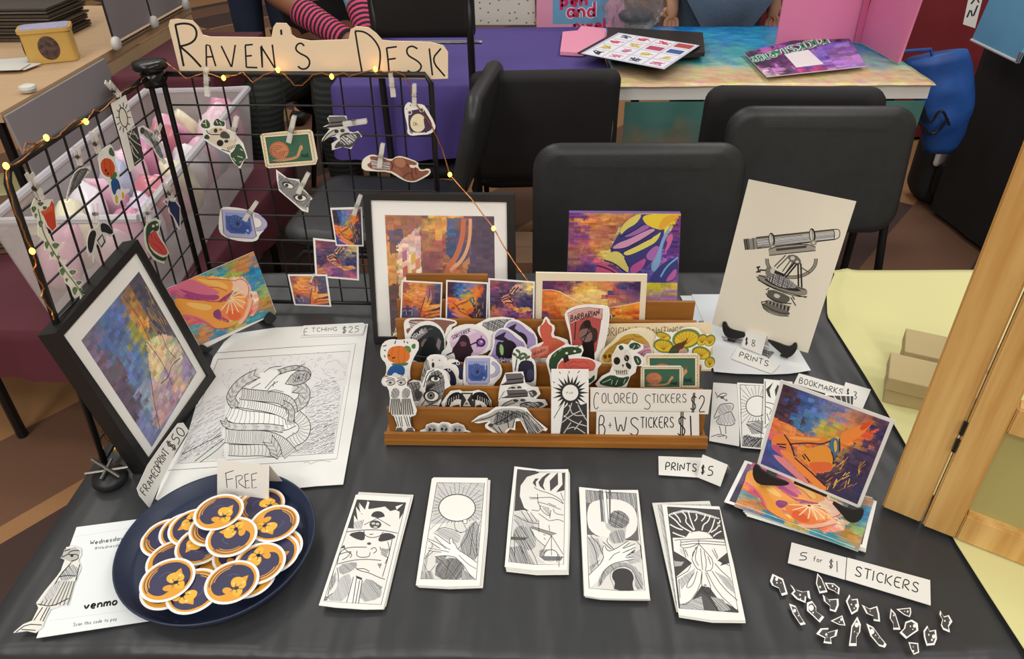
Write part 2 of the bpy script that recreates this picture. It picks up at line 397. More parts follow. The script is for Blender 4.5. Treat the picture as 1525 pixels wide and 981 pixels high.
# ---- the selling table and its satin cloth
FRONT, BACK = .453, 1.222
XL, XR = pz(-30, 957).x, 1.75
tb = thing('folding_table', 'long folding table under the black and the yellow cloth', 'table', (0, .84, 0))
obj('table_top', box(BM(), (.5*(XL+XR), 0, .709), (XR-XL-.03, BACK-FRONT-.03, .03)), 'grey_laminate', tb)
for x in (XL+.12, XR-.12):
    for y in (-.3, .3):
        obj('leg', tube(BM(), [(x, y, 0), (x, y, .695)], .014), 'black_metal', tb)
def black_cloth():
    nx, ny = 230, 170; V = []; F = []
    # parameter s runs across (left drop, top, right to under the yellow), t from front hem up over the edge to the back drop
    dl, df, db = .42, .34, .2
    x1 = 1.30; Ls = dl+(x1-XL); Lt = df+(BACK-FRONT)+db
    for j in range(ny+1):
        t = Lt*j/ny
        for i in range(nx+1):
            s = Ls*i/nx
            x = XL+(s-dl); y = FRONT+(t-df); z = .7392
            over_l = max(0, dl-s); over_f = max(0, df-t); over_b = max(0, t-df-(BACK-FRONT))
            w = .0012*noise2(x*9, y*5, 1)+.0008*noise2(x*25+3*y, y*8, 2)
            dfr = max(0, y-FRONT)
            w -= .0028*max(0, noise2(x*5+1.2*y, y*2.2, 11)+.1)+.0016*max(0, noise2(x*11-3*y, y*3, 12))
            fold = math.exp(-dfr/.16)*(.5*sin(x*21+2.2*noise2(x*3, y*4, 5))+.6*noise2(x*16, 1+y*2, 3))
            z += min(w, .0008)-.0045*math.exp(-dfr/.07)*(1+fold) if over_f == 0 else 0
            if over_l == 0 and over_f == 0: z += -.004*math.exp(-max(0, x-XL)/.03)
            if over_f > 0:
                z = .7392-.005-over_f; y = FRONT-.006-.018*min(1, over_f/.15)*(1+.9*sin(x*21+2.2*noise2(x*3, 0, 5))+.5*noise2(x*16, 1, 3)) - .02*min(1, over_f*3)
            if over_b > 0: z = .7392-over_b; y = BACK+.01
            if over_l > 0:
                k = min(1, over_l/.15)
                z = min(z, .7392-.004-over_l); x = XL-.01-.03*k*(1+.7*sin(y*19+noise2(y*4, 0, 9)))
            V.append((x, y, z))
    for j in range(ny):
        for i in range(nx):
            a = j*(nx+1)+i; F.append((a, a+1, a+nx+2, a+nx+1))
    o = obj('black_tablecloth', (V, [], F), 'black_satin', smooth=True)
    sm = o.modifiers.new('thick', 'SOLIDIFY'); sm.thickness = .0008; sm.offset = -1
    return tag(o, 'wrinkled black satin tablecloth under the sticker and print display', 'tablecloth')
black_cloth()
def yellow_cloth():
    edge = [(1243, 407), (1231, 436), (1232, 470), (1290, 562), (1345, 655), (1383, 722), (1420, 803), (1470, 882), (1525, 966), (1560, 1020)]
    P = [pz(x, y, .7415) for x, y in edge]
    P = [Vector((p.x, max(FRONT-.02, p.y), .7415)) for p in P]
    nx, ny = 40, 60; V = []; F = []
    for j in range(ny+1):
        y = FRONT-.02+(BACK+.005-FRONT+.02)*j/ny
        xe = np.interp(y, [p.y for p in P[::-1]], [p.x for p in P[::-1]])
        for i in range(nx+1):
            u = i/nx; x = xe+(XR-xe)*u*u
            d = x-xe
            z = .7418+.0012*noise2(x*6, y*5, 4)+.004*math.exp(-((d-.035-.01*sin(y*9))/.010)**2)*min(1, max(0, (y-.75)/.2))
            V.append((x, y, max(z, .7412)))
    for i in range(nx+1):
        x = V[ny*(nx+1)+i][0]; V.append((x, BACK+.018, .45))
    for j in range(ny+1):
        for i in range(nx):
            a = j*(nx+1)+i; F.append((a, a+1, a+nx+2, a+nx+1))
    o = obj('yellow_tablecloth', (V, [], F), 'yellow_cloth', smooth=True)
    sm = o.modifiers.new('thick', 'SOLIDIFY'); sm.thickness = .0008; sm.offset = -1
    tag(o, 'pale yellow tablecloth beside the wooden folding frame', 'tablecloth')
yellow_cloth()

# ================================================================== CHAIRS
def pad_bm(w, h, t, r, curve=.02, n=14):
    """rounded, slightly dished pad in the xz plane, base at z=0"""
    bm = BM(); ol = []
    for cx, cz, a0 in ((w/2-r, r, -90), (w/2-r, h-r, 0), (-w/2+r, h-r, 90), (-w/2+r, r, 180)):
        for k in range(7):
            a = radians(a0+15*k); ol.append((cx+r*cos(a), cz+r*sin(a)))
    def ring(sc, y): return [bm.verts.new((x*(1-sc/w*2), y+curve*((2*x/w)**2), h/2+(z-h/2)*(1-sc/h*2))) for x, z in ol]
    rs = [ring(.045, -t*.5), ring(.022, -t*.47), ring(.008, -t*.40), ring(0, -t*.12), ring(0, t*.2), ring(.008, t*.45), ring(.03, t*.5)]
    for a, b in zip(rs, rs[1:]):
        for k in range(len(a)): bm.faces.new((a[k], a[(k+1) % len(a)], b[(k+1) % len(a)], b[k]))
    bm.faces.new(rs[0]); bm.faces.new(rs[-1][::-1])
    return bm
def stack_chair(loc, rz, label, z0=.54, z1=.86, w=.45, m='vinyl', rad=.06, depth=.42, lean=8):
    """chair whose backrest stands at local y=0 and whose seat reaches towards -y"""
    t = thing('stacking_chair', label, 'chair', loc, rz, 'stacking chairs')
    bk = obj('backrest', pad_bm(w, z1-z0, .045, rad), m, t, True); bk.location = (0, 0, z0); bk.rotation_euler = (radians(-lean), 0, 0)
    st = obj('seat', pad_bm(w, depth, .05, .07, .0), m, t, True); st.location = (0, -.03, .44); st.rotation_euler = (radians(90), 0, 0)
    for s in (-1, 1):
        x = s*(w/2-.015)
        bl = obj('back_leg', tube(BM(), [(x, .03+.6*(z1-z0)*tan(radians(lean)), z0+.6*(z1-z0)), (x, .035, z0), (x, .0, .44), (x*1.04, .05, .25), (x*1.08, .10, 0)], .011), 'black_metal', t, True)
        obj('foot_cap', tube(BM(), [(x*1.075, .094, .03), (x*1.08, .10, 0)], .014), 'black_plastic', bl)
        fl_ = obj('front_leg', tube(BM(), [(x, -.02, .40), (x, -depth+.04, .40), (x*1.03, -depth+.01, .37), (x*1.06, -depth-.02, 0)], .011), 'black_metal', t, True); obj('foot_cap', tube(BM(), [(x*1.058, -depth-.018, .03), (x*1.06, -depth-.02, 0)], .014), 'black_plastic', fl_)
    obj('crossbar', tube(BM(), [(-w/2+.02, -depth+.06, .40), (w/2-.02, -depth+.06, .40)], .009), 'black_metal', t)
    return t
def chair_at(px, ytop, Y, z1, **k):
    p = pY(px, ytop, Y); return (p.x, p.y, 0)
stack_chair(chair_at(962, 214, 1.50, 0)[:2]+(0,), 0, 'black vinyl chair tucked behind the middle of the black table', z0=.46, z1=.865, w=.465)
stack_chair(chair_at(1240, 172, 1.75, 0)[:2]+(0,), radians(-1), 'black vinyl chair behind the standing telescope print', z0=.55, z1=.865, w=.455)
stack_chair(chair_at(810, 86, 2.30, 0)[:2]+(0,), pi+radians(3), 'dark chair back seen in front of the purple tablecloth', z0=.48, z1=.835, w=.445, m='black_shell', rad=.03)
stack_chair(chair_at(1180, 112, 2.01, 0)[:2]+(0,), pi-radians(3), 'dark chair back facing the poster on the seascape table', z0=.52, z1=.87, w=.455, m='black_shell', rad=.04)
stack_chair((-.20, 2.08, 0), radians(-97), 'black chair turned sideways seen through the wire grid', z0=.55, z1=.87, w=.44, lean=13, depth=.47)
t = stack_chair((pY(632, 40, 2.37).x, 2.37, 0), pi, 'tall black chair back right of the striped sleeves', z0=.90, z1=1.12, w=.31, m='black_shell', rad=.02)
obj('rail', tube(BM(), [(-.17, -.03, .87), (.17, -.03, .87)], .006), mat('chrome', 'b9b9bd', .25, 1), t)

# ================================================================== TABLES BEHIND
mat('purple_cloth', '50418a', .75, var=.12, scale=5, bump=.2, bscale=6)
mat('maroon_cloth', '5a2530', .8, var=.15, scale=5, bump=.2, bscale=8)
mat('red_cloth', '7c2028', .8, var=.15, scale=3, bump=.2, bscale=5)
mat('black_cloth', '262524', .85, var=.15, scale=6, bump=.2, bscale=6)
def draped(name, pts, z, label, m, th=.74, hem=.02, sag=.012, seed=0):
    """a cloth over a table whose top has the corners pts (x, y): top sheet and wavy hanging sides"""
    pts = [Vector((p[0], p[1], 0)) for p in pts]; V = []; F = []; n = len(pts); ring = []
    for i in range(n):
        a, b = pts[i], pts[(i+1) % n]; k = max(2, int((b-a).length/.03)); e = (b-a).normalized(); nrm = Vector((e.y, -e.x, 0))
        for q in range(k): ring.append((a.lerp(b, q/k), nrm, (a.lerp(b, q/k)-pts[0]).length))
    cen = sum(pts, Vector())/n; m_ = len(ring); rows = [0, .03, .25, .55, 1]
    for lv in rows:
        for q, (p, nr, s) in enumerate(ring):
            o = (p-cen).normalized()*(.006+sag*lv*(1.2+sin(q*.9+seed)+.6*sin(q*2.3+seed))) if lv else Vector()
            V.append(((p+o).x, (p+o).y, z-(z-hem)*lv if lv else z))
    for r in range(len(rows)-1):
        for q in range(m_): F.append((r*m_+q, r*m_+(q+1) % m_, (r+1)*m_+(q+1) % m_, (r+1)*m_+q))
    F.append(list(range(m_))[::-1])
    o = obj(name, (V, [], F), m, smooth=False)
    for p in o.data.polygons: p.use_smooth = len(p.vertices) == 4
    return tag(o, label, 'tablecloth')
YF = 2.40
xa, xb, xc = pY(492, 110, YF).x, pz(918, 112).x, pz(1372, 112).x
draped('purple_tablecloth', [(xa, YF), (xb-.025, YF), (xb-.025, 3.16), (xa, 3.16)], .742, 'purple tablecloth on the table behind the dark chairs', 'purple_cloth', hem=.5)
pt = thing('folding_table', 'folding table under the purple cloth', 'table', (.5*(xa+xb), YF+.38, 0))
obj('table_top', box(BM(), (0, 0, .72), (xb-xa-.04, .70, .03)), 'grey_laminate', pt)
for sx in (-1, 1):
    for sy in (-.3, .3): obj('leg', tube(BM(), [(sx*((xb-xa)/2-.08), sy, 0), (sx*((xb-xa)/2-.08), sy, .705)], .014), 'black_metal', pt)
def sea_mat():
    m = bpy.data.materials.new('sea_print'); m.use_nodes = True; nt = m.node_tree; b = nt.nodes['Principled BSDF']; N, Lk = nt.nodes.new, nt.links.new
    tc = N('ShaderNodeTexCoord'); sp = N('ShaderNodeSeparateXYZ'); Lk(tc.outputs['Object'], sp.inputs[0])
    n = N('ShaderNodeTexNoise'); n.inputs['Scale'].default_value = 5; n.inputs['Detail'].default_value = 8; n.inputs['Roughness'].default_value = .65; Lk(tc.outputs['Object'], n.inputs['Vector'])
    ad = N('ShaderNodeMath'); ad.operation = 'MULTIPLY_ADD'; Lk(n.outputs['Fac'], ad.inputs[0]); ad.inputs[1].default_value = .5; Lk(sp.outputs['Y'], ad.inputs[2])
    r = N('ShaderNodeValToRGB'); cr = r.color_ramp
    cr.elements[0].position = .28; cr.elements[0].color = (*hx('dcbf92'), 1); cr.elements[1].position = 1; cr.elements[1].color = (*hx('0f74c0'), 1)
    for p, c in ((.42, 'd3c39b'), (.48, '9cc4b4'), (.56, '3fa3b0'), (.75, '1c8fc4'), (.88, '25a3d6')):
        e = cr.elements.new(p); e.color = (*hx(c), 1)
    Lk(ad.outputs[0], r.inputs[0])
    n2 = N('ShaderNodeTexNoise'); n2.inputs['Scale'].default_value = 22; n2.inputs['Detail'].default_value = 6; Lk(tc.outputs['Object'], n2.inputs['Vector'])
    mx = N('ShaderNodeMix'); mx.data_type = 'RGBA'; mx.blend_type = 'OVERLAY'; mx.inputs['Factor'].default_value = .7
    Lk(r.outputs[0], mx.inputs['A']); Lk(n2.outputs['Color'], mx.inputs['B']); Lk(mx.outputs['Result'], b.inputs['Base Color'])
    bp = N('ShaderNodeBump'); bp.inputs['Strength'].default_value = .5; bp.inputs['Distance'].default_value = .01; Lk(n2.outputs['Fac'], bp.inputs['Height']); Lk(bp.outputs[0], b.inputs['Normal'])
    b.inputs['Roughness'].default_value = .18; MATS['sea_print'] = m
sea_mat()
tt = thing('seascape_table', 'folding table with a glossy seascape plastic cover', 'table', (.5*(xb+xc), YF, 0))
obj('table_top', box(BM(), (0, .38, .712), (xc-xb, .76, .045)), 'white_plastic', tt)
V = []; F = []; nx, ny = 60, 44; R = random.Random(4)
for j in range(ny+1):
    for i in range(nx+1):
        u, v = i/nx, j/ny; x = (u-.5)*(xc-xb+.02); y = -.012+.78*v; z = .7375+.004*abs(noise2(x*8, y*10, 6))
        if j < 2: z -= (.004, .0)[j]*1; y += .004*noise2(x*12, 0, 8)
        V.append((x, y, z))
for j in range(ny):
    for i in range(nx): a = j*(nx+1)+i; F.append((a, a+1, a+nx+2, a+nx+1))
o = obj('plastic_cover', (V, [], F), 'sea_print', tt, True)
sm = o.modifiers.new('thick', 'SOLIDIFY'); sm.thickness = .0006; sm.offset = 1
V = []; F = []; nx, ny = 40, 16
for j in range(ny+1):
    for i in range(nx+1):
        u, v = i/nx, j/ny; x = -(xc-xb)/2+.02+(xc-xb-.03)*u
        V.append((x, -.014+.02*sin(u*40)*v, .688-.2*v))
for j in range(ny):
    for i in range(nx): a = j*(nx+1)+i; F.append((a, a+1, a+nx+2, a+nx+1))
def drop_mat():
    m = mat('sea_drop', '6f8f84', .35); nt = m.node_tree; b = nt.nodes['Principled BSDF']; N, Lk = nt.nodes.new, nt.links.new
    tc = N('ShaderNodeTexCoord'); sp = N('ShaderNodeSeparateXYZ'); Lk(tc.outputs['Object'], sp.inputs[0])
    n = N('ShaderNodeTexNoise'); n.inputs['Scale'].default_value = 9; Lk(tc.outputs['Object'], n.inputs['Vector'])
    ad = N('ShaderNodeMath'); ad.operation = 'MULTIPLY_ADD'; Lk(n.outputs['Fac'], ad.inputs[0]); ad.inputs[1].default_value = .25; Lk(sp.outputs['Z'], ad.inputs[2])
    r = N('ShaderNodeValToRGB'); r.color_ramp.elements[0].position = .62; r.color_ramp.elements[0].color = (*hx('97795f'), 1)
    r.color_ramp.elements[1].position = .74; r.color_ramp.elements[1].color = (*hx('49766f'), 1); Lk(ad.outputs[0], r.inputs[0]); Lk(r.outputs[0], b.inputs['Base Color'])
drop_mat()
obj('cover_drop', (V, [], F), 'sea_drop', tt, True)
for x in (-.42, .42):
    for y in (.1, .66): obj('leg', tube(BM(), [(x, y, 0), (x, y, .69)], .014), 'black_metal', tt)
# black draped table on the right
A, B = pz(1386, 318, 0), pz(1456, 372, 0); e = (B-A).normalized(); C_ = A+e*1.5; nrm = Vector((-e.y, e.x, 0)); nrm = nrm if nrm.y > 0 else -nrm
draped('black_table_drape', [A.to_2d(), C_.to_2d(), (C_+nrm*.7).to_2d(), (A+nrm*.7).to_2d()], .742, 'black draped table at the right holding the blue board', 'black_cloth', sag=.004)
# red drape further back
draped('red_tablecloth', [(pz(1120, 60).x+.1, 3.9), (3.4, 3.9), (3.4, 4.6), (pz(1120, 60).x+.1, 4.6)], .76, 'dark red tablecloth behind the pink board', 'red_cloth')
# maroon tables on the left
draped('maroon_tablecloth', [(-1.47, 2.66), (-1.12, 2.66), (-1.12, 3.3), (-1.47, 3.3)], .70, 'maroon tablecloth seen through the back wire grid', 'maroon_cloth', sag=.008)
# ================================================================== PEOPLE IN THE BACKGROUND (bodies grown from joints)
def body(name, joints, bones, m, parent=None, root=0, sub=2, rings=None):
    """joints: name -> (x, y, z, r); bones: list of name pairs; one continuous skinned surface"""
    ks = list(joints); me = bpy.data.meshes.new(name)
    me.from_pydata([joints[k][:3] for k in ks], [(ks.index(a), ks.index(b)) for a, b in bones], [])
    o = bpy.data.objects.new(name, me); COL.objects.link(o)
    if parent: o.parent = parent
    md = o.modifiers.new('skin', 'SKIN')
    for i, k in enumerate(ks):
        v = me.skin_vertices[0].data[i]; r = joints[k][3]; v.radius = r if isinstance(r, tuple) else (r, r); v.use_root = (i == root)
    md.use_smooth_shade = True
    s = o.modifiers.new('sub', 'SUBSURF'); s.levels = sub; s.render_levels = sub
    me.materials.append(MATS[m]); return o
mat('skin_brown', '8a5a41', .55, var=.08); mat('skin_light', 'c99a7c', .55, var=.05)
mat('black_knit', '1a1718', .9, var=.2, scale=40); mat('denim', '47586c', .85, var=.2, scale=120)
mat('denim_dark', '27324a', .85, var=.2, scale=120); mat('hair_dark', '1c1512', .6); mat('shirt_grey', '5b5f66', .8)
def stripes(name, c1, c2, sc, cuff=None):
    m = bpy.data.materials.new(name); m.use_nodes = True; nt = m.node_tree; b = nt.nodes['Principled BSDF']; N, Lk = nt.nodes.new, nt.links.new
    tc = N('ShaderNodeTexCoord'); w = N('ShaderNodeTexWave'); w.inputs['Scale'].default_value = sc; w.bands_direction = 'Z'; Lk(tc.outputs['Object'], w.inputs[0])
    r = N('ShaderNodeValToRGB'); r.color_ramp.interpolation = 'CONSTANT'; r.color_ramp.elements[0].color = (*hx(c1), 1); r.color_ramp.elements[1].position = .5; r.color_ramp.elements[1].color = (*hx(c2), 1)
    Lk(w.outputs['Color'], r.inputs[0]); Lk(r.outputs[0], b.inputs['Base Color']); b.inputs['Roughness'].default_value = .9; MATS[name] = m
stripes('pink_black_knit', 'd0486f', '241b22', 15); stripes('teal_knit', '3f7f96', '8fb3c4', 40); stripes('dark_chevron', '2b2f2b', '171a18', 14)
def sleeve(name, a, b, r0, r1, m, parent, n=14):
    bm = BM(); L = (Vector(b)-Vector(a)).length
    for k in range(1): lathe(bm, [(r0, 0), (r0*1.02, L*.1), ((r0+r1)/2, L*.5), (r1, L*.95), (r1*.9, L)], 16)
    o = obj(name, bm, m, parent, True); o.location = a
    o.rotation_euler = (Vector(b)-Vector(a)).to_track_quat('Z', 'Y').to_euler(); return o
# seated person: forearms in pink striped warmers come down behind the sign
e1, h1 = pY(400, -14, 3.15), pY(520, 62, 2.86); e2, h2 = pY(522, -40, 3.1), pY(550, 60, 2.86)
px0, py0 = (e1.x+e2.x)/2-.05, 3.42
pr = thing('person', 'seated person in black with pink and black striped arm warmers', 'person')
J = {'pelvis': (px0, py0, .56, (.16, .13)), 'waist': (px0, py0, .74, (.14, .11)), 'chest': (px0, py0-.03, 1.0, (.17, .12)), 'neck0': (px0, py0-.02, 1.14, .06), 'neck': (px0, py0-.03, 1.22, .05),
     'shl': (px0-.2, py0-.03, 1.10, .065), 'elbl': (e1.x, e1.y, e1.z, .048), 'wrl': (h1.x, h1.y, h1.z, .034), 'shr': (px0+.2, py0-.03, 1.10, .065), 'elbr': (e2.x, e2.y, e2.z, .048), 'wrr': (h2.x, h2.y, h2.z, .034),
     'hipl': (px0-.1, py0-.08, .54, .095), 'knl': (px0-.17, 2.93, .55, .075), 'anl': (px0-.17, 2.96, .1, .045), 'tol': (px0-.18, 2.82, .05, .04),
     'hipr': (px0+.1, py0-.08, .54, .095), 'knr': (px0+.12, 2.95, .55, .075), 'anr': (px0+.13, 2.98, .1, .045), 'tor': (px0+.14, 2.84, .05, .04),
     'jaw': (px0, py0-.06, 1.31, .07), 'skull': (px0, py0-.04, 1.40, .095)}
Bn = [('pelvis', 'waist'), ('waist', 'chest'), ('chest', 'neck0'), ('neck0', 'neck'), ('chest', 'shl'), ('shl', 'elbl'), ('elbl', 'wrl'), ('chest', 'shr'), ('shr', 'elbr'), ('elbr', 'wrr'),
      ('pelvis', 'hipl'), ('hipl', 'knl'), ('knl', 'anl'), ('anl', 'tol'), ('pelvis', 'hipr'), ('hipr', 'knr'), ('knr', 'anr'), ('anr', 'tor'), ('neck', 'jaw'), ('jaw', 'skull')]
def hand(J, Bn, w, p, d, side, r=.0085):
    """palm and five fingers from the wrist joint w towards d"""
    p = Vector(p); d = Vector(d).normalized(); s = d.cross(Vector((0, 0, 1))).normalized()*side; q = 'h'+w
    c = p+d*.05; J[q] = (*c, .022); Bn.append((w, q))
    for k, (o, l) in enumerate(((-.027, .062), (-.009, .075), (.009, .07), (.026, .055))):
        a = c+d*.035+s*o; b = a+d*l*.55+Vector((0, 0, -.012)); t = b+d*l*.4+Vector((0, 0, -.022))
        J[f'{q}{k}a'] = (*a, .0105); J[f'{q}{k}b'] = (*b, r); J[f'{q}{k}c'] = (*t, r*.85); Bn += [(q, f'{q}{k}a'), (f'{q}{k}a', f'{q}{k}b'), (f'{q}{k}b', f'{q}{k}c')]
    a = p+d*.03-s*.032; b = a+d*.035-s*.018; J[q+'ta'] = (*a, .012); J[q+'tb'] = (*b, .009); Bn += [(q, q+'ta'), (q+'ta', q+'tb')]
hand(J, Bn, 'wrl', h1, h1-e1, 1); hand(J, Bn, 'wrr', h2, (h2-e2)+Vector((0, -.1, 0)), -1)
body('body', J, Bn, 'skin_brown', pr)
Jt = {k: J[k] for k in ('pelvis', 'waist', 'chest', 'neck0')}; Jt = {k: (v[0], v[1], v[2], tuple(x+.012 for x in v[3]) if isinstance(v[3], tuple) else v[3]+.012) for k, v in Jt.items()}
for sd, sh, el in (('l', 'shl', e1), ('r', 'shr', e2)):
    a = Vector(J[sh][:3]); m_ = a.lerp(el, .8); Jt['s'+sd] = (*a, .082); Jt['e'+sd] = (*m_, .066)
body('black_top', Jt, [('pelvis', 'waist'), ('waist', 'chest'), ('chest', 'neck0'), ('chest', 'sl'), ('sl', 'el'), ('chest', 'sr'), ('sr', 'er')], 'black_knit', pr)
Jl = {'pelvis': (px0, py0, .55, (.18, .14))}
for s_ in 'lr':
    for k in ('hip', 'kn', 'an'): v = J[k+s_]; Jl[k+s_] = (*v[:3], v[3]+.022)
body('trousers', Jl, [('pelvis', 'hipl'), ('hipl', 'knl'), ('knl', 'anl'), ('pelvis', 'hipr'), ('hipr', 'knr'), ('knr', 'anr')], 'dark_chevron', pr)
a, b = e1.lerp(h1, .42), h1.lerp(e1, .02); sleeve('arm_warmer', a, b, .052, .043, 'pink_black_knit', pr)
a, b = e2.lerp(h2, .50), h2.lerp(e2, .02); sleeve('arm_warmer', a, b, .050, .043, 'pink_black_knit', pr); sleeve('cuff', e2.lerp(h2, .30), a, .054, .052, 'teal_knit', pr)
bm = BM(); bmesh.ops.create_icosphere(bm, subdivisions=3, radius=.115)
for v in bm.verts: v.co = Vector((v.co.x*.95, v.co.y*1.0+.02, v.co.z*1.05+.02*(v.co.y > 0)))
obj('hair', bm, 'hair_dark', pr, True, loc=(px0, py0-.02, 1.425))
for sx in (-1, 1): obj('eye', lathe(BM(), [(.001, -.006), (.008, 0), (.001, .006)], 10), 'black_plastic', pr, True, loc=(px0+sx*.034, py0-.128, 1.385))
obj('nose', tube(BM(), [(px0, py0-.12, 1.38), (px0, py0-.148, 1.345)], [.008, .014]), 'skin_brown', pr, True)
st = thing('stool', 'black stool under the person with the striped arm warmers', 'stool', (px0, py0, 0))
obj('seat', lathe(BM(), [(.17, .36), (.18, .375), (.18, .40), (.16, .41)]), 'black_plastic', st)
for k in range(4): obj('leg', tube(BM(), [(.1*cos(k*pi/2+.78), .1*sin(k*pi/2+.78), .36), (.17*cos(k*pi/2+.78), .17*sin(k*pi/2+.78), 0)], .012), 'black_metal', st)
def stander(x, y, label, jm, sm_, skin, face=-1, h=1.68, hairm='hair_dark'):
    p = thing('person', label, 'person', (x, y, 0)); k = h/1.7
    J = {'pelvis': (0, 0, .92, (.15, .11)), 'waist': (0, 0, 1.08, (.13, .10)), 'chest': (0, 0, 1.28, (.165, .11)), 'neck0': (0, 0, 1.42, .06), 'neck': (0, -.01, 1.48, .05), 'jaw': (0, -.03, 1.55, .068), 'skull': (0, -.01, 1.64, .09)}
    Bn = [('pelvis', 'waist'), ('waist', 'chest'), ('chest', 'neck0'), ('neck0', 'neck'), ('neck', 'jaw'), ('jaw', 'skull')]
    for s, t in ((-1, 'l'), (1, 'r')):
        J.update({'sh'+t: (s*.18, 0, 1.37, .06), 'el'+t: (s*.24, .02, 1.10, .043), 'wr'+t: (s*.23, -.06, .87, .03), 'hip'+t: (s*.09, 0, .86, .09), 'kn'+t: (s*.1, -.01, .48, .062), 'an'+t: (s*.11, .02, .09, .042), 'to'+t: (s*.12, -.12, .04, .038)})
        Bn += [('chest', 'sh'+t), ('sh'+t, 'el'+t), ('el'+t, 'wr'+t), ('pelvis', 'hip'+t), ('hip'+t, 'kn'+t), ('kn'+t, 'an'+t), ('an'+t, 'to'+t)]
        hand(J, Bn, 'wr'+t, J['wr'+t][:3], (0, -.3, -1), s)
    J = {q: (v[0]*k, v[1]*k, v[2]*k, v[3]) for q, v in J.items()}
    body('body', J, Bn, skin, p)
    f = lambda v, d: (*v[:3], tuple(a+d for a in v[3]) if isinstance(v[3], tuple) else v[3]+d)
    body('jeans', {q: f(J[q], .024) for q in ('pelvis', 'hipl', 'knl', 'anl', 'hipr', 'knr', 'anr')}, [('pelvis', 'hipl'), ('hipl', 'knl'), ('knl', 'anl'), ('pelvis', 'hipr'), ('hipr', 'knr'), ('knr', 'anr')], jm, p)
    body('shirt', {q: f(J[q], .02) for q in ('waist', 'chest', 'neck0', 'shl', 'ell', 'shr', 'elr')}, [('waist', 'chest'), ('chest', 'neck0'), ('chest', 'shl'), ('shl', 'ell'), ('chest', 'shr'), ('shr', 'elr')], sm_, p)
    bm = BM(); bmesh.ops.create_icosphere(bm, subdivisions=3, radius=.108); obj('hair', bm, hairm, p, True, loc=(0, .025, 1.66*k))
    for sx in (-1, 1): obj('eye', lathe(BM(), [(.001, -.006), (.008, 0), (.001, .006)], 10), 'black_plastic', p, True, loc=(sx*.034, -.096*k, 1.6*k))
    obj('nose', tube(BM(), [(0, -.09, 1.6*k), (0, -.118, 1.56*k)], [.008, .013]), skin, p, True)
    for sx in (-1, 1): obj('shoe', pad_bm(.09, .26, .07, .04, 0), 'black_plastic', p, True, loc=(sx*.115*k, .08, .036)).rotation_euler = (radians(90), 0, 0)
    return p
q = pY(1070, 20, 3.42); stander(q.x, 3.42, 'person in blue-grey jeans standing behind the seascape table', 'denim', 'shirt_grey', 'skin_light', h=1.55)
q = pY(398, 30, 4.3); stander(q.x, 4.3, 'person in dark blue trousers standing behind the letter R sign', 'denim_dark', 'denim_dark', 'skin_light', h=1.75)

# ================================================================== THINGS ON THE TABLES BEHIND
ZT = .7435
mat('pink_board', 'e887b0', .55, var=.04, scale=3); mat('pink_plastic', 'f09ab4', .45); mat('blue_board', '6fb4dc', .5, var=.04); mat('blue_nylon', '2c5fb0', .5, col2='1c3f80', scale=7, bump=.3, bscale=8)
mat('clear_film', 'dcdfe6', .15, trans=.85, alpha=.55, ior=1.2, bump=.6, bscale=20); mat('clear_plastic', 'e8e4e2', .2, alpha=.25)
# pink folder, portfolio with sticker sheet
P = [pz(x, y, ZT+.002) for x, y in ((834, 82), (838, 52), (860, 50), (866, 43), (902, 47), (905, 62), (868, 84))]
tag(obj('folder', prism(BM(), P, (0, 0, .012)), 'pink_plastic'), 'pink plastic folder lying on the purple tablecloth', 'folder')
pf = thing('portfolio', 'open black portfolio with a sheet of small stickers', 'portfolio')
P = [pz(x, y, ZT+.016) for x, y in ((905, 46), (1046, 54), (1049, 84), (1000, 88), (900, 80))]
obj('back_cover', prism(BM(), P, (0, 0, .014)), 'black_plastic', pf)
qd = [(918, 48), (1044, 68), (990, 104), (860, 80)]
P = [pz(x, y, ZT+.034) for x, y in qd]; obj('page_board', prism(BM(), P, (0, 0, .004)), 'black_plastic', pf)
a = Art(onquad([(924, 49.5), (1040, 67.5), (988, 102), (868, 79.5)], 4, 4)); rr = random.Random(8)
for i in range(4):
    for j in range(4):
        a.poly([(i+.05, j+.05), (i+.95, j+.05), (i+.95, j+.95), (i+.05, j+.95)], 'e9e7f0')
        c = rr.choice(['c9b23c', '3f4f6a', 'd0485c', '7a8f4a', '2f2f3a', 'c86a8a', '5b6b95'])
        for k in range(7): a.line([(i+rr.uniform(.15, .5), j+rr.uniform(.2, .8)), (i+rr.uniform(.4, .7), j+rr.uniform(.2, .8)), (i+rr.uniform(.5, .88), j+rr.uniform(.2, .8))], rr.uniform(.03, .12), c, up=True)
a.poly([(3.1, .15), (3.9, .15), (3.9, .8), (3.1, .8)], 'b04a4a'); a.poly([(2.15, 1.2), (2.9, 1.2), (2.9, 1.8), (2.15, 1.8)], 'b8456a'); a.poly([(3.15, 1.2), (3.85, 1.2), (3.85, 1.8), (3.15, 1.8)], '3c5c9a')
card('sticker_sheet', [(921, 48.5), (1042, 67.5), (989, 103), (865, 79.5)], flat(ZT+.0395), a, paper='c9c8d6', parent=pf)
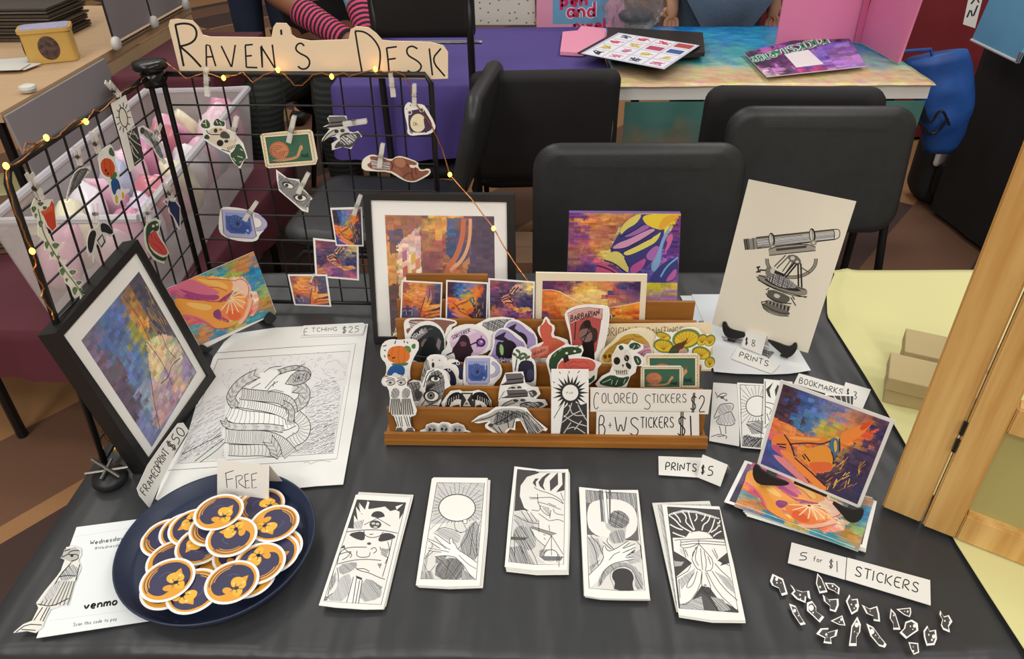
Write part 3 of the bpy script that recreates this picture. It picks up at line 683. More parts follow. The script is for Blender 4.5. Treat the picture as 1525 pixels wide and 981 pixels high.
# crumpled clear bag
bm = BM(); bmesh.ops.create_icosphere(bm, subdivisions=4, radius=1); c = pz(944, 46, ZT)
for v in bm.verts:
    n = noise2(v.co.x*2.2, v.co.y*2.2+v.co.z*1.7, 3)+.6*noise2(v.co.x*6+v.co.z*5, v.co.y*6, 5); k = 1+.22*n
    v.co = Vector((v.co.x*.11*k, v.co.y*.09*k, max(0, .10*v.co.z*k+.08)))
tag(obj('plastic_bag', bm, 'clear_film', loc=(c.x, c.y+.05, ZT+.001)), 'crumpled clear plastic bag on the seascape cover', 'bag')
bm = BM(); bmesh.ops.create_icosphere(bm, subdivisions=3, radius=.05)
for v in bm.verts: v.co = Vector((v.co.x*1.3, v.co.y, max(-.02, v.co.z*.6)))*(1+.2*noise2(v.co.x*60, v.co.y*60, 1))
tag(obj('dark_pouch', bm, mat('dark_stuff', '4a4346', .8, var=.4, scale=60), loc=(c.x+.01, c.y+.06, ZT+.045)), 'dark lump inside the crumpled clear bag', 'pouch')
# sign beyond the purple table
pl = ((0, 3.24, 0), (0, -1, 0)); a = Art()
a.poly([(823, -30), (905, -30), (905, 36), (823, 36)], '6fa3c8')
write(a, 'pen', (836, 9), (874, 8), (0, -18), 5, 'c8355f', lower=True); write(a, 'and', (845, 26), (886, 25), (0, -22), 6.5, 'f3e3ea', lower=True); write(a, 'and', (845, 26), (886, 25), (0, -22), 4, 'c8355f', lower=True); write(a, 'pixel', (855, 46), (902, 45), (0, -18), 4.5, 'c8355f', lower=True)
card('booth_sign', [(799, -60), (930, -60), (930, 42), (799, 42)], pl, a, paper='e39ab6', t=.012, label='pink and blue booth sign with the large pink word and', cat='sign')
P = pY(752, 37, 3.26); a = Art(); rr = random.Random(3)
for i in range(9):
    for j in range(6): a.ell(700+i*14+rr.uniform(-4, 4), -40+j*14+rr.uniform(-4, 4), 1.4, 1.2, '6d675f')
card('dotted_fabric', [(640, -60), (796, -60), (797, 37), (640, 37)], ((0, 3.27, 0), (0, -1, 0)), a, paper='d6d1c6', t=.01, label='white dotted fabric hanging beyond the purple table', cat='fabric')
# poster lying on the seascape table, seen upside down
a = Art(); q = [(1108, 78), (1256, 42), (1290, 98), (1142, 114)]; T = onquad(q)
a.paint(q, [(None, [(.05, .2, '2e2a50'), (.3, .05, 'b35aa8'), (.2, .5, '41285a'), (.1, .7, 'd07ac0'), (.3, .85, '2b2448'), (.5, .15, '3a2d62'), (.75, .15, '2a1f38'), (.85, .4, '8b74c8'), (.7, .6, '6f5fc0'), (.9, .75, 'b48ad8'), (.55, .8, '54439a'), (.15, .95, 'e8d0e8'), (.5, .95, 'b83a78'), (.95, .1, '6a4a9c')])], 50, 24, cj=.15, warp=.06)
a.T = T; a.up()
write(a, 'KICKSTARTER', (.84, .07), (.02, .20), (0, .19), .045, 'e8f4ea'); write(a, 'KICKSTARTER', (.84, .07), (.02, .20), (0, .19), .026, '2f9a72')
a.poly([(.42, .32), (.66, .32), (.70, .80), (.43, .80)], 'eeeeee')
P = [pz(x, y, ZT+.004) for x, y in q]
card('poster', q, flat(ZT+.012), a, paper='d9d2e4', t=.003, label='purple comic poster with green lettering on the seascape table', cat='poster', m='ink_gloss')
# pink trifold board
A, B, C2 = pz(1155, 66, ZT), pz(1278, 62, ZT), pz(1338, 95, ZT); tf = thing('trifold_board', 'tall pink trifold board standing on the seascape table', 'board', A)
for nm, p, r in (('panel', A, B), ('panel', B, C2)):
    e = (r-p).normalized(); n = Vector((-e.y, e.x, 0))
    ln = Vector((0, 0, .42))+e*(.06 if r is C2 else 0)
    obj('panel', prism(BM(), [p-A, r-A-e*.004, r-A-e*.004+ln, p-A+ln], n*.008), 'pink_board', tf)
obj('fold_strip', prism(BM(), [B-A+Vector((-.02, -.012, 0)), B-A+Vector((.0, -.014, 0)), B-A+Vector((.0, -.014, .42)), B-A+Vector((-.02, -.012, .42))], (0, -.003, 0)), mat('pink_deep', 'd0628f', .5), tf)
# blue board and white sheet on the black draped table
A, B = pz(1446, 61, .744), pz(1514, 94, .744); e = (B-A).normalized(); n = Vector((0, 0, 1)).cross(e); bb = thing('blue_board', 'light blue board leaning on the black draped table', 'board', A)
ln = Vector((0, 0, .40))+n*(.05 if n.y > 0 else -.05)
obj('panel', prism(BM(), [Vector(), (B-A), (B-A)+ln, ln], n*.01), 'blue_board', bb)
obj('rim', tube(BM(), [Vector((0, 0, .004)), (B-A)+Vector((0, 0, .004))], .005), 'white_plastic', bb); obj('corner_clip', tube(BM(), [(B-A)+Vector((0, 0, .004)), (B-A)+Vector((.004, 0, .035))], .006), 'chrome', bb)
pl = standing((1430, 38), (1456, 44), 12, .744); a = Art(); a.lines([[(1440, 26), (1446, 12), (1448, 28), (1456, 8)], [(1446, 6), (1454, -4), (1458, 4)]], 2, '333')
card('paper_sheet', [(1434, 36), (1452, 42), (1466, -14), (1446, -20)], pl, a, t=.001, label='white sheet with dark scribbles behind the blue board', cat='paper')
# blue nylon bag between the two tables
bm = BM(); lo = pY(1398, 226, 2.75); hi = pY(1392, 82, 2.75); H = hi.z-lo.z
rings = []
for k in range(15):
    f = k/14; cx = lo.x+(hi.x-lo.x)*f+.03*sin(f*3); w = (.055+.05*sin(min(1, f*1.1)*pi*.6)); d = .05*sin(min(1, f*1.15+.1)*pi*.8)+.012
    rings.append([bm.verts.new((cx+w*cos(t)*(1+.12*noise2(f*4, t, 3)), 2.75+d*sin(t)*(1+.3*noise2(f*5, t*2, 4)), lo.z+H*f+.02*cos(t)*f)) for t in [2*pi*i/20 for i in range(20)]])
for r1, r2 in zip(rings, rings[1:]):
    for i in range(20): bm.faces.new((r1[i], r1[(i+1) % 20], r2[(i+1) % 20], r2[i]))
bm.faces.new(rings[0][::-1]); bm.faces.new(rings[-1])
bm2 = tube(BM(), [(hi.x, 2.75, hi.z-.02), (hi.x-.02, 2.75, hi.z+.02), (xc+.004, 2.74, .745), (xc-.03, 2.74, .7425)], .006, 6)
bg = thing('nylon_bag', 'blue nylon bag hanging beside the seascape table', 'bag'); obj('bag_body', bm, 'blue_nylon', bg, True); obj('hanging_strap', bm2, 'blue_nylon', bg, True)
for pts in ([(1372, 150), (1384, 190), (1402, 158), (1414, 186)], [(1368, 182), (1390, 205), (1412, 176)]):
    obj('cord', tube(BM(), [pY(x, y, 2.67) for x, y in smooth_pts(pts, 2, False)], .005, 6), 'black_plastic', bg)
bm = BM(); c = pz(1392, 296, 0)
bp = thing('backpack', 'black and white backpack on the floor under the blue bag', 'backpack', (c.x, c.y, 0))
bk = pad_bm(.24, .385, .16, .07, 0); obj('pack_body', bk, 'black_cloth', bp, True); obj('pocket', pad_bm(.17, .17, .07, .04, 0), 'black_plastic', bp, True, loc=(0, -.09, .05)); obj('patch', pad_bm(.07, .14, .02, .015, 0), 'white_plastic', bp, loc=(-.07, -.085, .19))
# boxes under the purple table
for i, (x, y, w, d, h) in enumerate(((740, 345, .22, .2, .3), (785, 330, .16, .2, .36))):
    c = pz((722, 800)[i], 392, 0); bx_ = thing('cardboard_box', ('wide', 'narrow')[i]+' brown cardboard box on the floor behind the framed print', 'box', (c.x, 2.0+.02*i, 0), 0, 'floor boxes')
    obj('carton', box(BM(), (0, 0, h/2), (w, d, h)), mat('carton', '8a6a52', .8, var=.1), bx_); obj('flap', box(BM(), (0, -d*.25, h+.003), (w, d*.5-.003, .005)), 'carton', bx_); obj('flap', box(BM(), (0, d*.25, h+.003), (w, d*.5-.003, .005)), 'carton', bx_)

ORD = ['first', 'second', 'third', 'fourth', 'fifth', 'sixth', 'seventh', 'eighth', 'ninth', 'tenth']
# ================================================================== LEFT NEIGHBOUR
mat('tan_top', 'c2a27c', .7, var=.06); mat('grey_panel', '9b9698', .45, alpha=.93); mat('wire', '2a2a2c', .4)
lt = thing('neighbour_table', 'tan topped table behind the wire grid at far left', 'table', (-2.0, 2.9, 0))
obj('table_top', box(BM(), (0, 0, .725), (.9, 1.5, .03)), 'tan_top', lt)
obj('side_drop', prism(BM(), [(.45, -.1, .70), (.45, .74, .70), (.5, .74, .1), (.5, -.1, .1)], (-.01, 0, 0)), 'tan_top', lt)
obj('side_panel', prism(BM(), [(.462, -.75, .73), (.462, -.12, .73), (.50, -.12, .36), (.50, -.75, .36)], (-.008, 0, 0)), 'grey_panel', lt)
for sx in (-.4, .4):
    for sy in (-.7, .7): obj('leg', tube(BM(), [(sx, sy, 0), (sx, sy, .71)], .015), 'black_metal', lt)
gp = thing('panel_divider', 'grey plastic panel divider with white round connectors', 'divider', (-1.53, 2.86, .742))
for k in range(2):
    obj('panel', box(BM(), (0, .17+.34*k, .20), (.004, .32, .35)), 'grey_panel', gp)
for k in range(3): obj('wire_upright', tube(BM(), [(0, .34*k, 0), (0, .34*k, .4)], .004, 6), 'wire', gp)
obj('wire_rail', tube(BM(), [(0, 0, .012), (0, .68, .012)], .004, 6), 'wire', gp)
for k in range(3):
    M = Matrix.Translation((.006, .34*k, .02)) @ Matrix.Rotation(radians(90), 4, 'Y')
    obj('connector', lathe(BM(), [(.016, -.012), (.024, -.008), (.026, 0), (.024, .008), (.014, .014)], 20, M), 'white_plastic', gp, True)
cn = obj('connector_cap', lathe(BM(), [(.02, 0), (.026, .01), (.024, .018), (.012, .022)], 20), 'white_plastic', loc=pz(43, 136, .744)); tag(cn, 'loose white round connector at the near table edge', 'connector')
# tin with oval pictures
c = pz(82, 88, .742); tn = thing('tin_box', 'yellow tin with oval pictures on the neighbouring table', 'tin', c, radians(24))
mat('yellow_tin', 'cfa95a', .35, var=.06)
bm = BM(); ol = [(sx*(.085-.02)+.02*cos(radians(a)), sy*(.055-.02)+.02*sin(radians(a))) for sx, sy, a0 in ((1, 1, 0), (-1, 1, 90), (-1, -1, 180), (1, -1, 270)) for a in range(a0, a0+91, 30)]
prism(bm, [(x*.93, y*.93, 0) for x, y in ol], (0, 0, .10)); obj('tin_body', bm, 'yellow_tin', tn)
bm = BM(); prism(bm, [(x, y, .10) for x, y in ol], (0, 0, .012)); obj('rim', bm, 'yellow_tin', tn)
bm = BM(); prism(bm, [(x*.9, y*.88, .112) for x, y in ol], (0, 0, .002)); obj('contents', bm, mat('lilac_paper', 'a9a6c4', .6, var=.2, scale=30), tn)
for nm, M in (('oval_picture', Matrix.Translation((0, -.0515, .05)) @ Matrix.Rotation(radians(90), 4, 'X')), ('oval_picture', Matrix.Translation((-.0795, 0, .05)) @ Matrix.Rotation(radians(-90), 4, 'Y'))):
    bm = BM(); lathe(bm, [(.03, 0), (.033, .001), (.03, .002)], 24, M @ Matrix.Diagonal((1, 1.2, 1, 1))); obj(nm, bm, mat('dark_picture', '6a5048', .5, col2='2d2424', scale=70), tn)
# dark stack of boards
for k in range(10):
    p = pz(48, 70, .742); bd = obj('board', box(BM(), (0, 0, 0), (.36, .28, .0075)), mat('dark_board', '4d443c', .7, col2='39322c', scale=4) if k % 2 else mat('mid_board', '6d6258', .7, var=.1), loc=(p.x-.13+.008*sin(k*2.1), p.y+.22+.006*cos(k*3), .748+.0122*k)); bd.rotation_euler.z = .02*sin(k*1.7)
    tag(bd, ORD[k]+' dark board from the bottom of the stack behind the tin', 'board', 'boards stacked behind the tin')
for k in range(3):
    p = pz((14, 26, 10)[k], (92, 100, 104)[k], .744); pp = obj('paper_sheet', box(BM(), (0, 0, 0), (.13, .08, .002)), 'white_plastic', loc=(p.x, p.y, .745+.004*k)); pp.rotation_euler.z = (.3, -.2, .1)[k]
    tag(pp, ('top loose white paper left of the tin', 'long loose white paper below the tin', 'lowest loose white paper at the table edge')[k], 'paper')
# low table with bin, bags
draped('maroon_low_cloth', [(-2.1, 1.66), (-1.3, 1.50), (-.90, 1.50), (-.86, 2.58), (-1.5, 2.58), (-1.5, 2.1), (-2.1, 2.1)], .42, 'dark maroon cloth on the low table under the clear bin', 'maroon_cloth', sag=.01, hem=.27)
lw = thing('low_table', 'low table under the dark maroon cloth', 'table', (-1.2, 2.03, 0))
obj('table_top', box(BM(), (0, 0, .40), (.56, 1.0, .025)), 'grey_laminate', lw)
for sx in (-.24, .24):
    for sy in (-.46, .46): obj('leg', tube(BM(), [(sx, sy, 0), (sx, sy, .388)], .014), 'black_metal', lw)
bn = thing('storage_bin', 'clear plastic storage bin full of pink bags', 'bin', (-1.09, 2.03, .4225), radians(3))
W2, D2, H2 = .14, .46, .27
for nm, pts in (('front_wall', [(-W2, -D2, 0), (W2, -D2, 0), (W2+.03, -D2-.03, H2), (-W2-.03, -D2-.03, H2)]), ('back_wall', [(-W2, D2, 0), (W2, D2, 0), (W2+.03, D2+.03, H2), (-W2-.03, D2+.03, H2)])):
    obj(nm, prism(BM(), pts, (0, .003, 0)), 'clear_plastic', bn)
for s in (-1, 1): obj('end_wall', prism(BM(), [(s*W2, -D2, 0), (s*W2, D2, 0), (s*(W2+.03), D2+.03, H2), (s*(W2+.03), -D2-.03, H2)], (s*.003, 0, 0)), 'clear_plastic', bn)
obj('bin_floor', box(BM(), (0, 0, .002), (2*W2, 2*D2, .004)), 'clear_plastic', bn)
rim = [(W2+.03, -D2-.03, H2), (W2+.03, D2+.03, H2), (-W2-.03, D2+.03, H2), (-W2-.03, -D2-.03, H2), (W2+.03, -D2-.03, H2)]
obj('rim', tube(BM(), rim, .011, 8), mat('cloudy_plastic', 'd6d3d8', .3, alpha=.75), bn)
PK = ['e3a9c0', 'ecc8d6', 'e6e0c0', 'd58fae', 'e9e3ec', 'd3c6dc', 'e3b3c8', 'cb7a86', 'b4c2da']
for k in range(22):
    rr = random.Random(k+40); bm = BM(); bmesh.ops.create_icosphere(bm, subdivisions=3, radius=1); sx = rr.uniform(.05, .062)
    for v in bm.verts:
        n = noise2(v.co.x*1.5+k, v.co.y*1.5+v.co.z, k); v.co = Vector((v.co.x*sx, v.co.y*.038, v.co.z*.085))*(1+.35*n)
    c = PK[k % len(PK)]; nm = ['pink', 'pale pink', 'pale yellow', 'deep pink', 'white', 'lilac', 'rosy pink', 'red', 'light blue'][k % 9]
    o = obj('wrapped_bundle', bm, mat('bundle_'+c, c, .3, coat=.4, bump=.5, bscale=25), smooth=True, loc=(-1.16+.14*(k % 2)+.01*rr.random(), 1.62+.082*(k//2), .55+.06*rr.random()))
    o.rotation_euler = (rr.uniform(-.4, .4), rr.uniform(-.3, .3), rr.uniform(-.4, .4)); tag(o, nm+' plastic wrapped bundle in the clear bin'+(', far half' if k > 11 else ', near half')+(', right side' if k % 2 else ', left side'), 'bundle', 'bundles in the clear bin')
for k in range(6):
    p = pz(22, 232, .50); pb = obj('paper_bag', box(BM(), (0, 0, 0), (.20, .26, .008)), 'kraft_dark', loc=(-1.62+.006*k, 1.98+.01*sin(k), .427+.014*k)); pb.rotation_euler.z = .25+.05*sin(k*2)
    tag(pb, ORD[k]+' flat brown paper bag from the bottom of the left stack', 'bag', 'brown paper bags')
c = pz(268, 130, .72); c = Vector((max(-1.36, min(c.x, -1.1)), 2.75, 0)); o = obj('grey_tray', pad_bm(.16, .1, .03, .03, 0), mat('tray_grey', '4a4f50', .4), loc=(c.x, c.y, .701)); tag(o, 'dark grey rounded tray behind the black corner cap', 'tray')

for k, (q, c, nm) in enumerate((([(-20, 262), (62, 250), (84, 285), (-20, 305)], 'e8e2a8', 'pale yellow'), ([(-20, 292), (86, 286), (76, 322), (-20, 330)], 'e3a3bf', 'pink'), ([(-20, 318), (70, 322), (60, 350), (-20, 352)], 'e6dfa2', 'lower pale yellow'))):
    P = [pz(x, y, .424+.004*(2-k)) for x, y in q]; tag(obj('paper_sheet', prism(BM(), P, (0, 0, .003)), mat('sheet_'+c, c, .8)), nm+' sheet on the low maroon table behind the left grid', 'paper')
# ================================================================== WIRE GRID, SIGN, LIGHTS
BF, BC, BR = pz(158, 695, .742), pz(326, 456, .742), pz(662, 462, .742)
eG = (BR-BC).normalized(); nG = Vector((eG.y, -eG.x, 0))
TC = hit(240, 108, BC, nG); TR = hit(641, 113, BC, nG); HG = (TC.z+TR.z)/2
TC.z = TR.z = HG; TF = pz(6, 256, HG)
def wire_panel(name, label, b0, b1, t0, t1, nu, nv, skip0=False):
    t = thing(name, label, 'wire grid', b0)
    q = lambda u, v: (b0.lerp(b1, u)).lerp(t0.lerp(t1, u), v)-b0
    n = (b1-b0).cross(t0-b0).normalized()*.0028
    fr = [q(0, 0), q(0, .97), q(.02, 1), q(.98, 1), q(1, .97), q(1, 0)]
    obj('frame_rod', tube(BM(), fr, .0042, 8), 'black_metal', t, True)
    obj('bottom_rod', tube(BM(), [q(0, .03), q(1, .03)], .0035, 6), 'black_metal', t, True)
    for i in range(1, nu): obj('upright_wire', tube(BM(), [q(i/nu, .03), q(i/nu, .995)], .0015, 6), 'black_metal', t)
    for j in range(1, nv): obj('cross_wire', tube(BM(), [q(0, j/nv)+n, q(1, j/nv)+n], .0015, 6), 'black_metal', t)
    return t
wire_panel('wire_grid_panel', 'upright black wire grid panel carrying the lettered sign', BC, BR, TC, TR, 9, 9)
BCl = BC+Vector((-.014, -.01, 0)); TCl = TC+Vector((-.014, -.012, 0))
wire_panel('wire_grid_panel', 'black wire grid panel along the left side of the table', BF, BCl, TF, TCl, 9, 9)
c = pz(224, 92, HG+.018)
cp = thing('corner_cap', 'round black plastic cap joining the two wire grids', 'cap', (TC+TCl)/2+Vector((-.002, -.004, .008)))
obj('cap_disc', lathe(BM(), [(.019, 0), (.0235, .003), (.0245, .008), (.0235, .012), (.015, .0135), (.002, .0135)], 36), mat('gloss_plastic', '161616', .22), cp, True)
obj('cap_socket', lathe(BM(), [(.016, -.022), (.0165, 0)], 24), 'gloss_plastic', cp, True)
ft = thing('grid_foot', 'black plastic foot with metal ties under the left wire grid', 'foot', pz(166, 716, .7405))
obj('foot_base', lathe(BM(), [(.02, 0), (.022, .004), (.02, .012), (.006, .016)], 28), 'black_plastic', ft, True)
for a in (.3, 1.5, 2.4): obj('tie', tube(BM(), [(-.028*cos(a), -.028*sin(a)*.5, .017), (.028*cos(a), .028*sin(a)*.5, .020+.004*a)], .0022, 6), mat('steel', '77746c', .35, .9), ft)
GPL = (BC-nG*0+nG*.0, nG)                          # plane of the back grid
def gplane(d): return (BC+nG*(d if nG.y < 0 else -d), nG)
nLf = (BCl-BF).cross(TF-BF).normalized(); nLf = nLf if nLf.x > 0 else -nLf
def lplane(d): return (BF+nLf*d, nLf)
k4 = 400/1509.0
za = lambda x, y: (x*k4, y*k4)
zb = lambda x, y: (380+x*k4, y*k4)
# ---- lettered sign
ol = [(268, 107), (251, 38), (253, 30), (262, 28.5), (286, 31), (295, 40), (301, 52), (312, 55), (404, 56), (407, 40), (411, 34.5), (426, 35), (432, 42), (434, 52), (441, 57), (462, 61), (519, 59), (522, 44), (530, 39.5), (548, 41), (560, 50), (569, 60), (585, 61.5), (640, 63), (660, 68), (667, 78), (667, 117), (640, 118), (420, 113), (276, 108)]
a = Art(za)
for p in ([(985, 140), (1008, 250), (1032, 372)], [(982, 140), (1030, 130), (1080, 138), (1106, 172), (1102, 218), (1065, 248), (1005, 262)], [(1008, 258), (1070, 310), (1130, 376)]): a.line([(x, y) for x, y in p], 12, sm=2)
for p in ([(1158, 252), (1160, 372)], [(1158, 252), (1178, 256), (1212, 372)], [(1160, 320), (1196, 318)], [(1243, 258), (1300, 376)], [(1322, 252), (1302, 376)], [(1378, 256), (1384, 378)], [(1376, 254), (1420, 250)], [(1380, 316), (1415, 312)], [(1384, 378), (1446, 380)], [(1474, 380), (1470, 256)]): a.line(p, 9.5)
a.T = zb
for p in ([(32, 262), (40, 372)], [(34, 262), (110, 382)], [(96, 250), (112, 380)], [(145, 166), (148, 196)]): a.line(p, 12 if p[0][0] == 145 else 9.5)
for p in ([(276, 258), (258, 240), (234, 250), (226, 278), (250, 300), (295, 320), (310, 352), (294, 384), (262, 390), (240, 372)], [(562, 176), (580, 290), (600, 404)], [(560, 174), (610, 176), (660, 210), (700, 270), (704, 330), (694, 400)],
          [(738, 268), (746, 330), (752, 402)], [(738, 270), (796, 262)], [(746, 334), (790, 328)], [(752, 404), (820, 404)], [(912, 274), (880, 256), (850, 272), (856, 312), (910, 340), (938, 370), (920, 402), (880, 410), (856, 396)],
          [(978, 272), (996, 424)], [(1044, 272), (988, 338), (1066, 428)]): a.line(p, 10, sm=2 if len(p) > 2 else 0)
card('lettered_sign', ol, gplane(-.0065), a, paper='e9d3b4', t=.003, label="cream cut-out sign reading Raven's Desk on top of the wire grid", cat='sign')
# ---- clear clips
mat('clear_clip', 'fbf9f0', .08, trans=.2, alpha=.42, ior=1.45)
def clip_mesh():
    L = .030
    t = thing('clip', 'x', 'clip')
    for s in (-1, 1):
        bm = BM(); prism(bm, [(-.0032, s*.0008, 0), (.0032, s*.0008, 0), (.0027, s*.0022, L), (-.0027, s*.0022, L)], (0, s*.0016, 0)); obj('jaw', bm, 'clear_clip', t)
    obj('spring', tube(BM(), [(-.0036, 0, .014), (.0036, 0, .014)], .0030, 8), 'steel', t)
    return t
CLIP0 = clip_mesh(); CLIPN = [0]
def clip(top, bot, plane, label):
    """top, bot: pixels of the handle end and the jaw tip"""
    P, N = Vector(plane[0]), Vector(plane[1]).normalized()
    if N.dot(CAM-P) < 0: N = -N
    P = P+N*.0048
    a, b = hit(*top, P, N), hit(*bot, P, N)
    c = CLIP0 if CLIPN[0] == 0 else copy_tree(CLIP0); CLIPN[0] += 1
    z = (a-b).normalized(); x = N.cross(z).normalized(); y = z.cross(x); L = (a-b).length/.030
    c.matrix_world = Matrix(((x.x, y.x, z.x, b.x), (x.y, y.y, z.y, b.y), (x.z, y.z, z.z, b.z), (0, 0, 0, 1))) @ Matrix.Diagonal((min(1.15, L), 1, L, 1))
    return tag(c, label, 'clip', 'clear clips on the wire grids')
clip((307, 102), (309, 143), gplane(0), 'clear clip under the letter A of the sign')
clip((582, 108), (586, 144), gplane(0), 'clear clip under the letter E of the sign')
# ---- fairy lights
mat('copper', 'b0713c', .35, .8); mat('led', 'ffd35a', .4, emit='ffb52e', estr=14)
def on_top(px, py, pl=None):
    return hit(px, py, *(gplane(.008) if pl is None else pl))
fl = thing('fairy_lights', 'copper wire of warm fairy lights wound along the wire grids', 'fairy lights')
def wob(pts, amp, n=6, seed=0):
    rr = random.Random(seed); out = []
    for a_, b_ in zip(pts, pts[1:]):
        for k in range(n): out.append(a_.lerp(b_, k/n)+Vector((rr.uniform(-amp, amp), rr.uniform(-amp, amp), rr.uniform(-amp, amp))))
    return out+[pts[-1]]
top = [on_top(x, y) for x, y in ((246, 92), (262, 104), (278, 117), (305, 108), (333, 117), (350, 112), (362, 108), (376, 123), (392, 112), (414, 104), (425, 112), (438, 127), (450, 127), (466, 112), (480, 108), (494, 114), (512, 108), (520, 114), (540, 108), (559, 103), (572, 108), (586, 106), (602, 112), (611, 128), (614, 148), (628, 166), (644, 190), (658, 222))]
FRY = pz(557, 511).y
end = [hit(x, y, (0, BR.y-.02-(BR.y-.94)*f, 0), (0, 1, 0)) for x, y, f in ((670, 260, .3), (702, 296, .5), (735, 340, .75), (756, 376, .85), (776, 405, .95), (786, 418, 1.0))]
WA = obj('wire', tube(BM(), wob(top+end, .0005, 4, 2), .0009, 5), 'copper', fl)
lt1 = [hit(x, y, *lplane(.008)) for x, y in ((222, 112), (214, 116), (206, 128), (190, 132), (176, 142), (150, 166), (140, 164), (128, 181), (112, 178), (92, 198), (80, 206), (69, 205), (50, 218), (34, 226), (40, 214), (60, 214), (24, 244), (9, 247), (10, 268), (24, 320), (36, 345), (48, 374), (54, 392), (50, 402), (64, 430), (62, 440), (76, 462), (80, 476))]
WB = obj('wire', tube(BM(), wob(lt1, .0008, 4, 3), .0009, 5), 'copper', fl)
lt2 = [hit(x, y, *lplane(-.012)) for x, y in ((80, 476), (110, 540), (134, 600), (136, 612), (150, 632), (152, 645), (160, 656), (170, 664))]
WC = obj('wire', tube(BM(), wob(lt2, .0008, 4, 4), .0009, 5), 'copper', fl)
def led(p, w_=None):
    w_ = w_ or WA
    bm = BM(); bmesh.ops.create_icosphere(bm, subdivisions=2, radius=.003)
    for v in bm.verts: v.co.z *= 1.3
    b = obj('bulb', bm, 'led', w_, True, loc=p)
for x, y in ((333, 116), (414, 104), (494, 114), (559, 103)): led(on_top(x, y))
led(end[0]); led(end[2])
for x, y in ((9, 247), (69, 205), (128, 181), (48, 374)): led(hit(x, y, *lplane(.009)), WB)
led(hit(170, 666, *lplane(-.012)), WC)

# ================================================================== FRAMED PRINTS
mat('frame_black', '1d1c1c', .45, var=.15, scale=30, stretch=(1, 8, 8)); mat('pane', 'ffffff', .03, alpha=.03, coat=.3)
def framed(name, label, P, N, outer, mat_, art_q, art, depth=.018, back=None):
    """outer, mat_, art_q: pixel quads (TL, TR, BR, BL) of frame, mat opening and picture, all in the frame's front plane"""
    P, N = Vector(P), Vector(N).normalized()
    if N.dot(CAM-P) < 0: N = -N
    O = [hit(*p, P, N) for p in outer]; I = [hit(*p, P, N) for p in mat_]
    t = thing(name, label, 'framed print', (O[3]+O[2])/2); o0 = (O[3]+O[2])/2
    for k in range(4):
        a_, b_, c_, d_ = O[k], O[(k+1) % 4], I[(k+1) % 4], I[k]
        obj('frame_bar', prism(BM(), [a_-o0, b_-o0, c_-o0, d_-o0], -N*depth), 'frame_black', t)
    card('mat_with_print', mat_, (P-N*.004, N), art, paper='f0eee9', t=.0015, parent=t, T=lambda x, y: project(hit(x, y, P, N)-N*.004))
    obj('backing', prism(BM(), [p-o0-N*(depth-.003) for p in I], -N*.003), 'frame_black', t)
    obj('glass_pane', prism(BM(), [p-o0-N*.0025 for p in I], -N*.0008), 'pane', t)
    return t
# left one: a figure in blue and gold
q = [(121, 507), (207, 404), (293, 554), (226, 666)]    # left(top-left), top(top-right), right(bottom-right), bottom(bottom-left)
a = Art()
a.paint(q, [(None, [(.1, .1, '7a6a88'), (.1, .35, '6a5468'), (.1, .6, '54425c'), (.3, .15, '4a6aa8'), (.35, .4, '5b7fb8'), (.5, .15, '5872b0'), (.55, .3, 'a8a23c'), (.6, .5, '8c9a58'), (.75, .15, '4b4a78'), (.9, .1, '3a3458'), (.85, .35, '3f3a5c'), (.2, .85, '7a86b8'), (.3, .8, '9fb0c8')]),
    ([(.62, .02), (.80, .0), (.80, .32), (.62, .45)], [(.7, .05, '8c6a48'), (.72, .2, 'c88a3a'), (.7, .4, 'e0a83c'), (.8, .2, 'a8742e')]),
    ([(.45, .62), (.62, .42), (.85, .50), (.98, .62), (.98, .98), (.2, .98), (.15, .90)], [(.55, .6, 'e8cf9a'), (.7, .6, 'f0d7a4'), (.85, .75, 'd8c2a8'), (.6, .85, 'b59ab0'), (.35, .92, 'c8a0a8'), (.9, .9, '9c8fb8'), (.75, .9, 'e3b58c')]),
    ([(.80, .04), (1, 0), (1, .5), (.88, .45)], [(.9, .2, '3b3350'), (.95, .35, '4a3f58'), (.86, .3, '7a6a3c')])], 60, 60, cj=.12, seed=5)
a.T = onquad(q); a.up()
for k in range(26):
    rr = random.Random(k); x = rr.uniform(.74, .98); y = rr.uniform(.12, .45); a.line([(x, y), (x+rr.uniform(-.02, .03), y+rr.uniform(.05, .12))], .006, rr.choice(['d6a93c', 'b98a35', '8a7a48']))
for p in ([(.62, .42), (.66, .62), (.62, .85)], [(.66, .03), (.70, .22), (.66, .46)], [(.45, .62), (.30, .8), (.2, .97)], [(.5, .75), (.62, .78), (.75, .74), (.9, .78)], [(.84, .5), (.8, .62), (.84, .74)]): a.line(p, .008, '4a3326', sm=2)
for k in range(5): a.line([(.3, .78+k*.03), (.6, .70+k*.04), (.97, .66+k*.05)], .004, '8d93b0')
P, N = leaning((222, 704), (322, 561), (82, 496))
framed('framed_print', 'black framed print of a blue and gold figure leaning at the left', P, N, [(82, 496), (205, 356), (322, 561), (222, 704)], [(95, 499), (205, 374), (310, 559), (223, 683)], q, a, depth=.024)
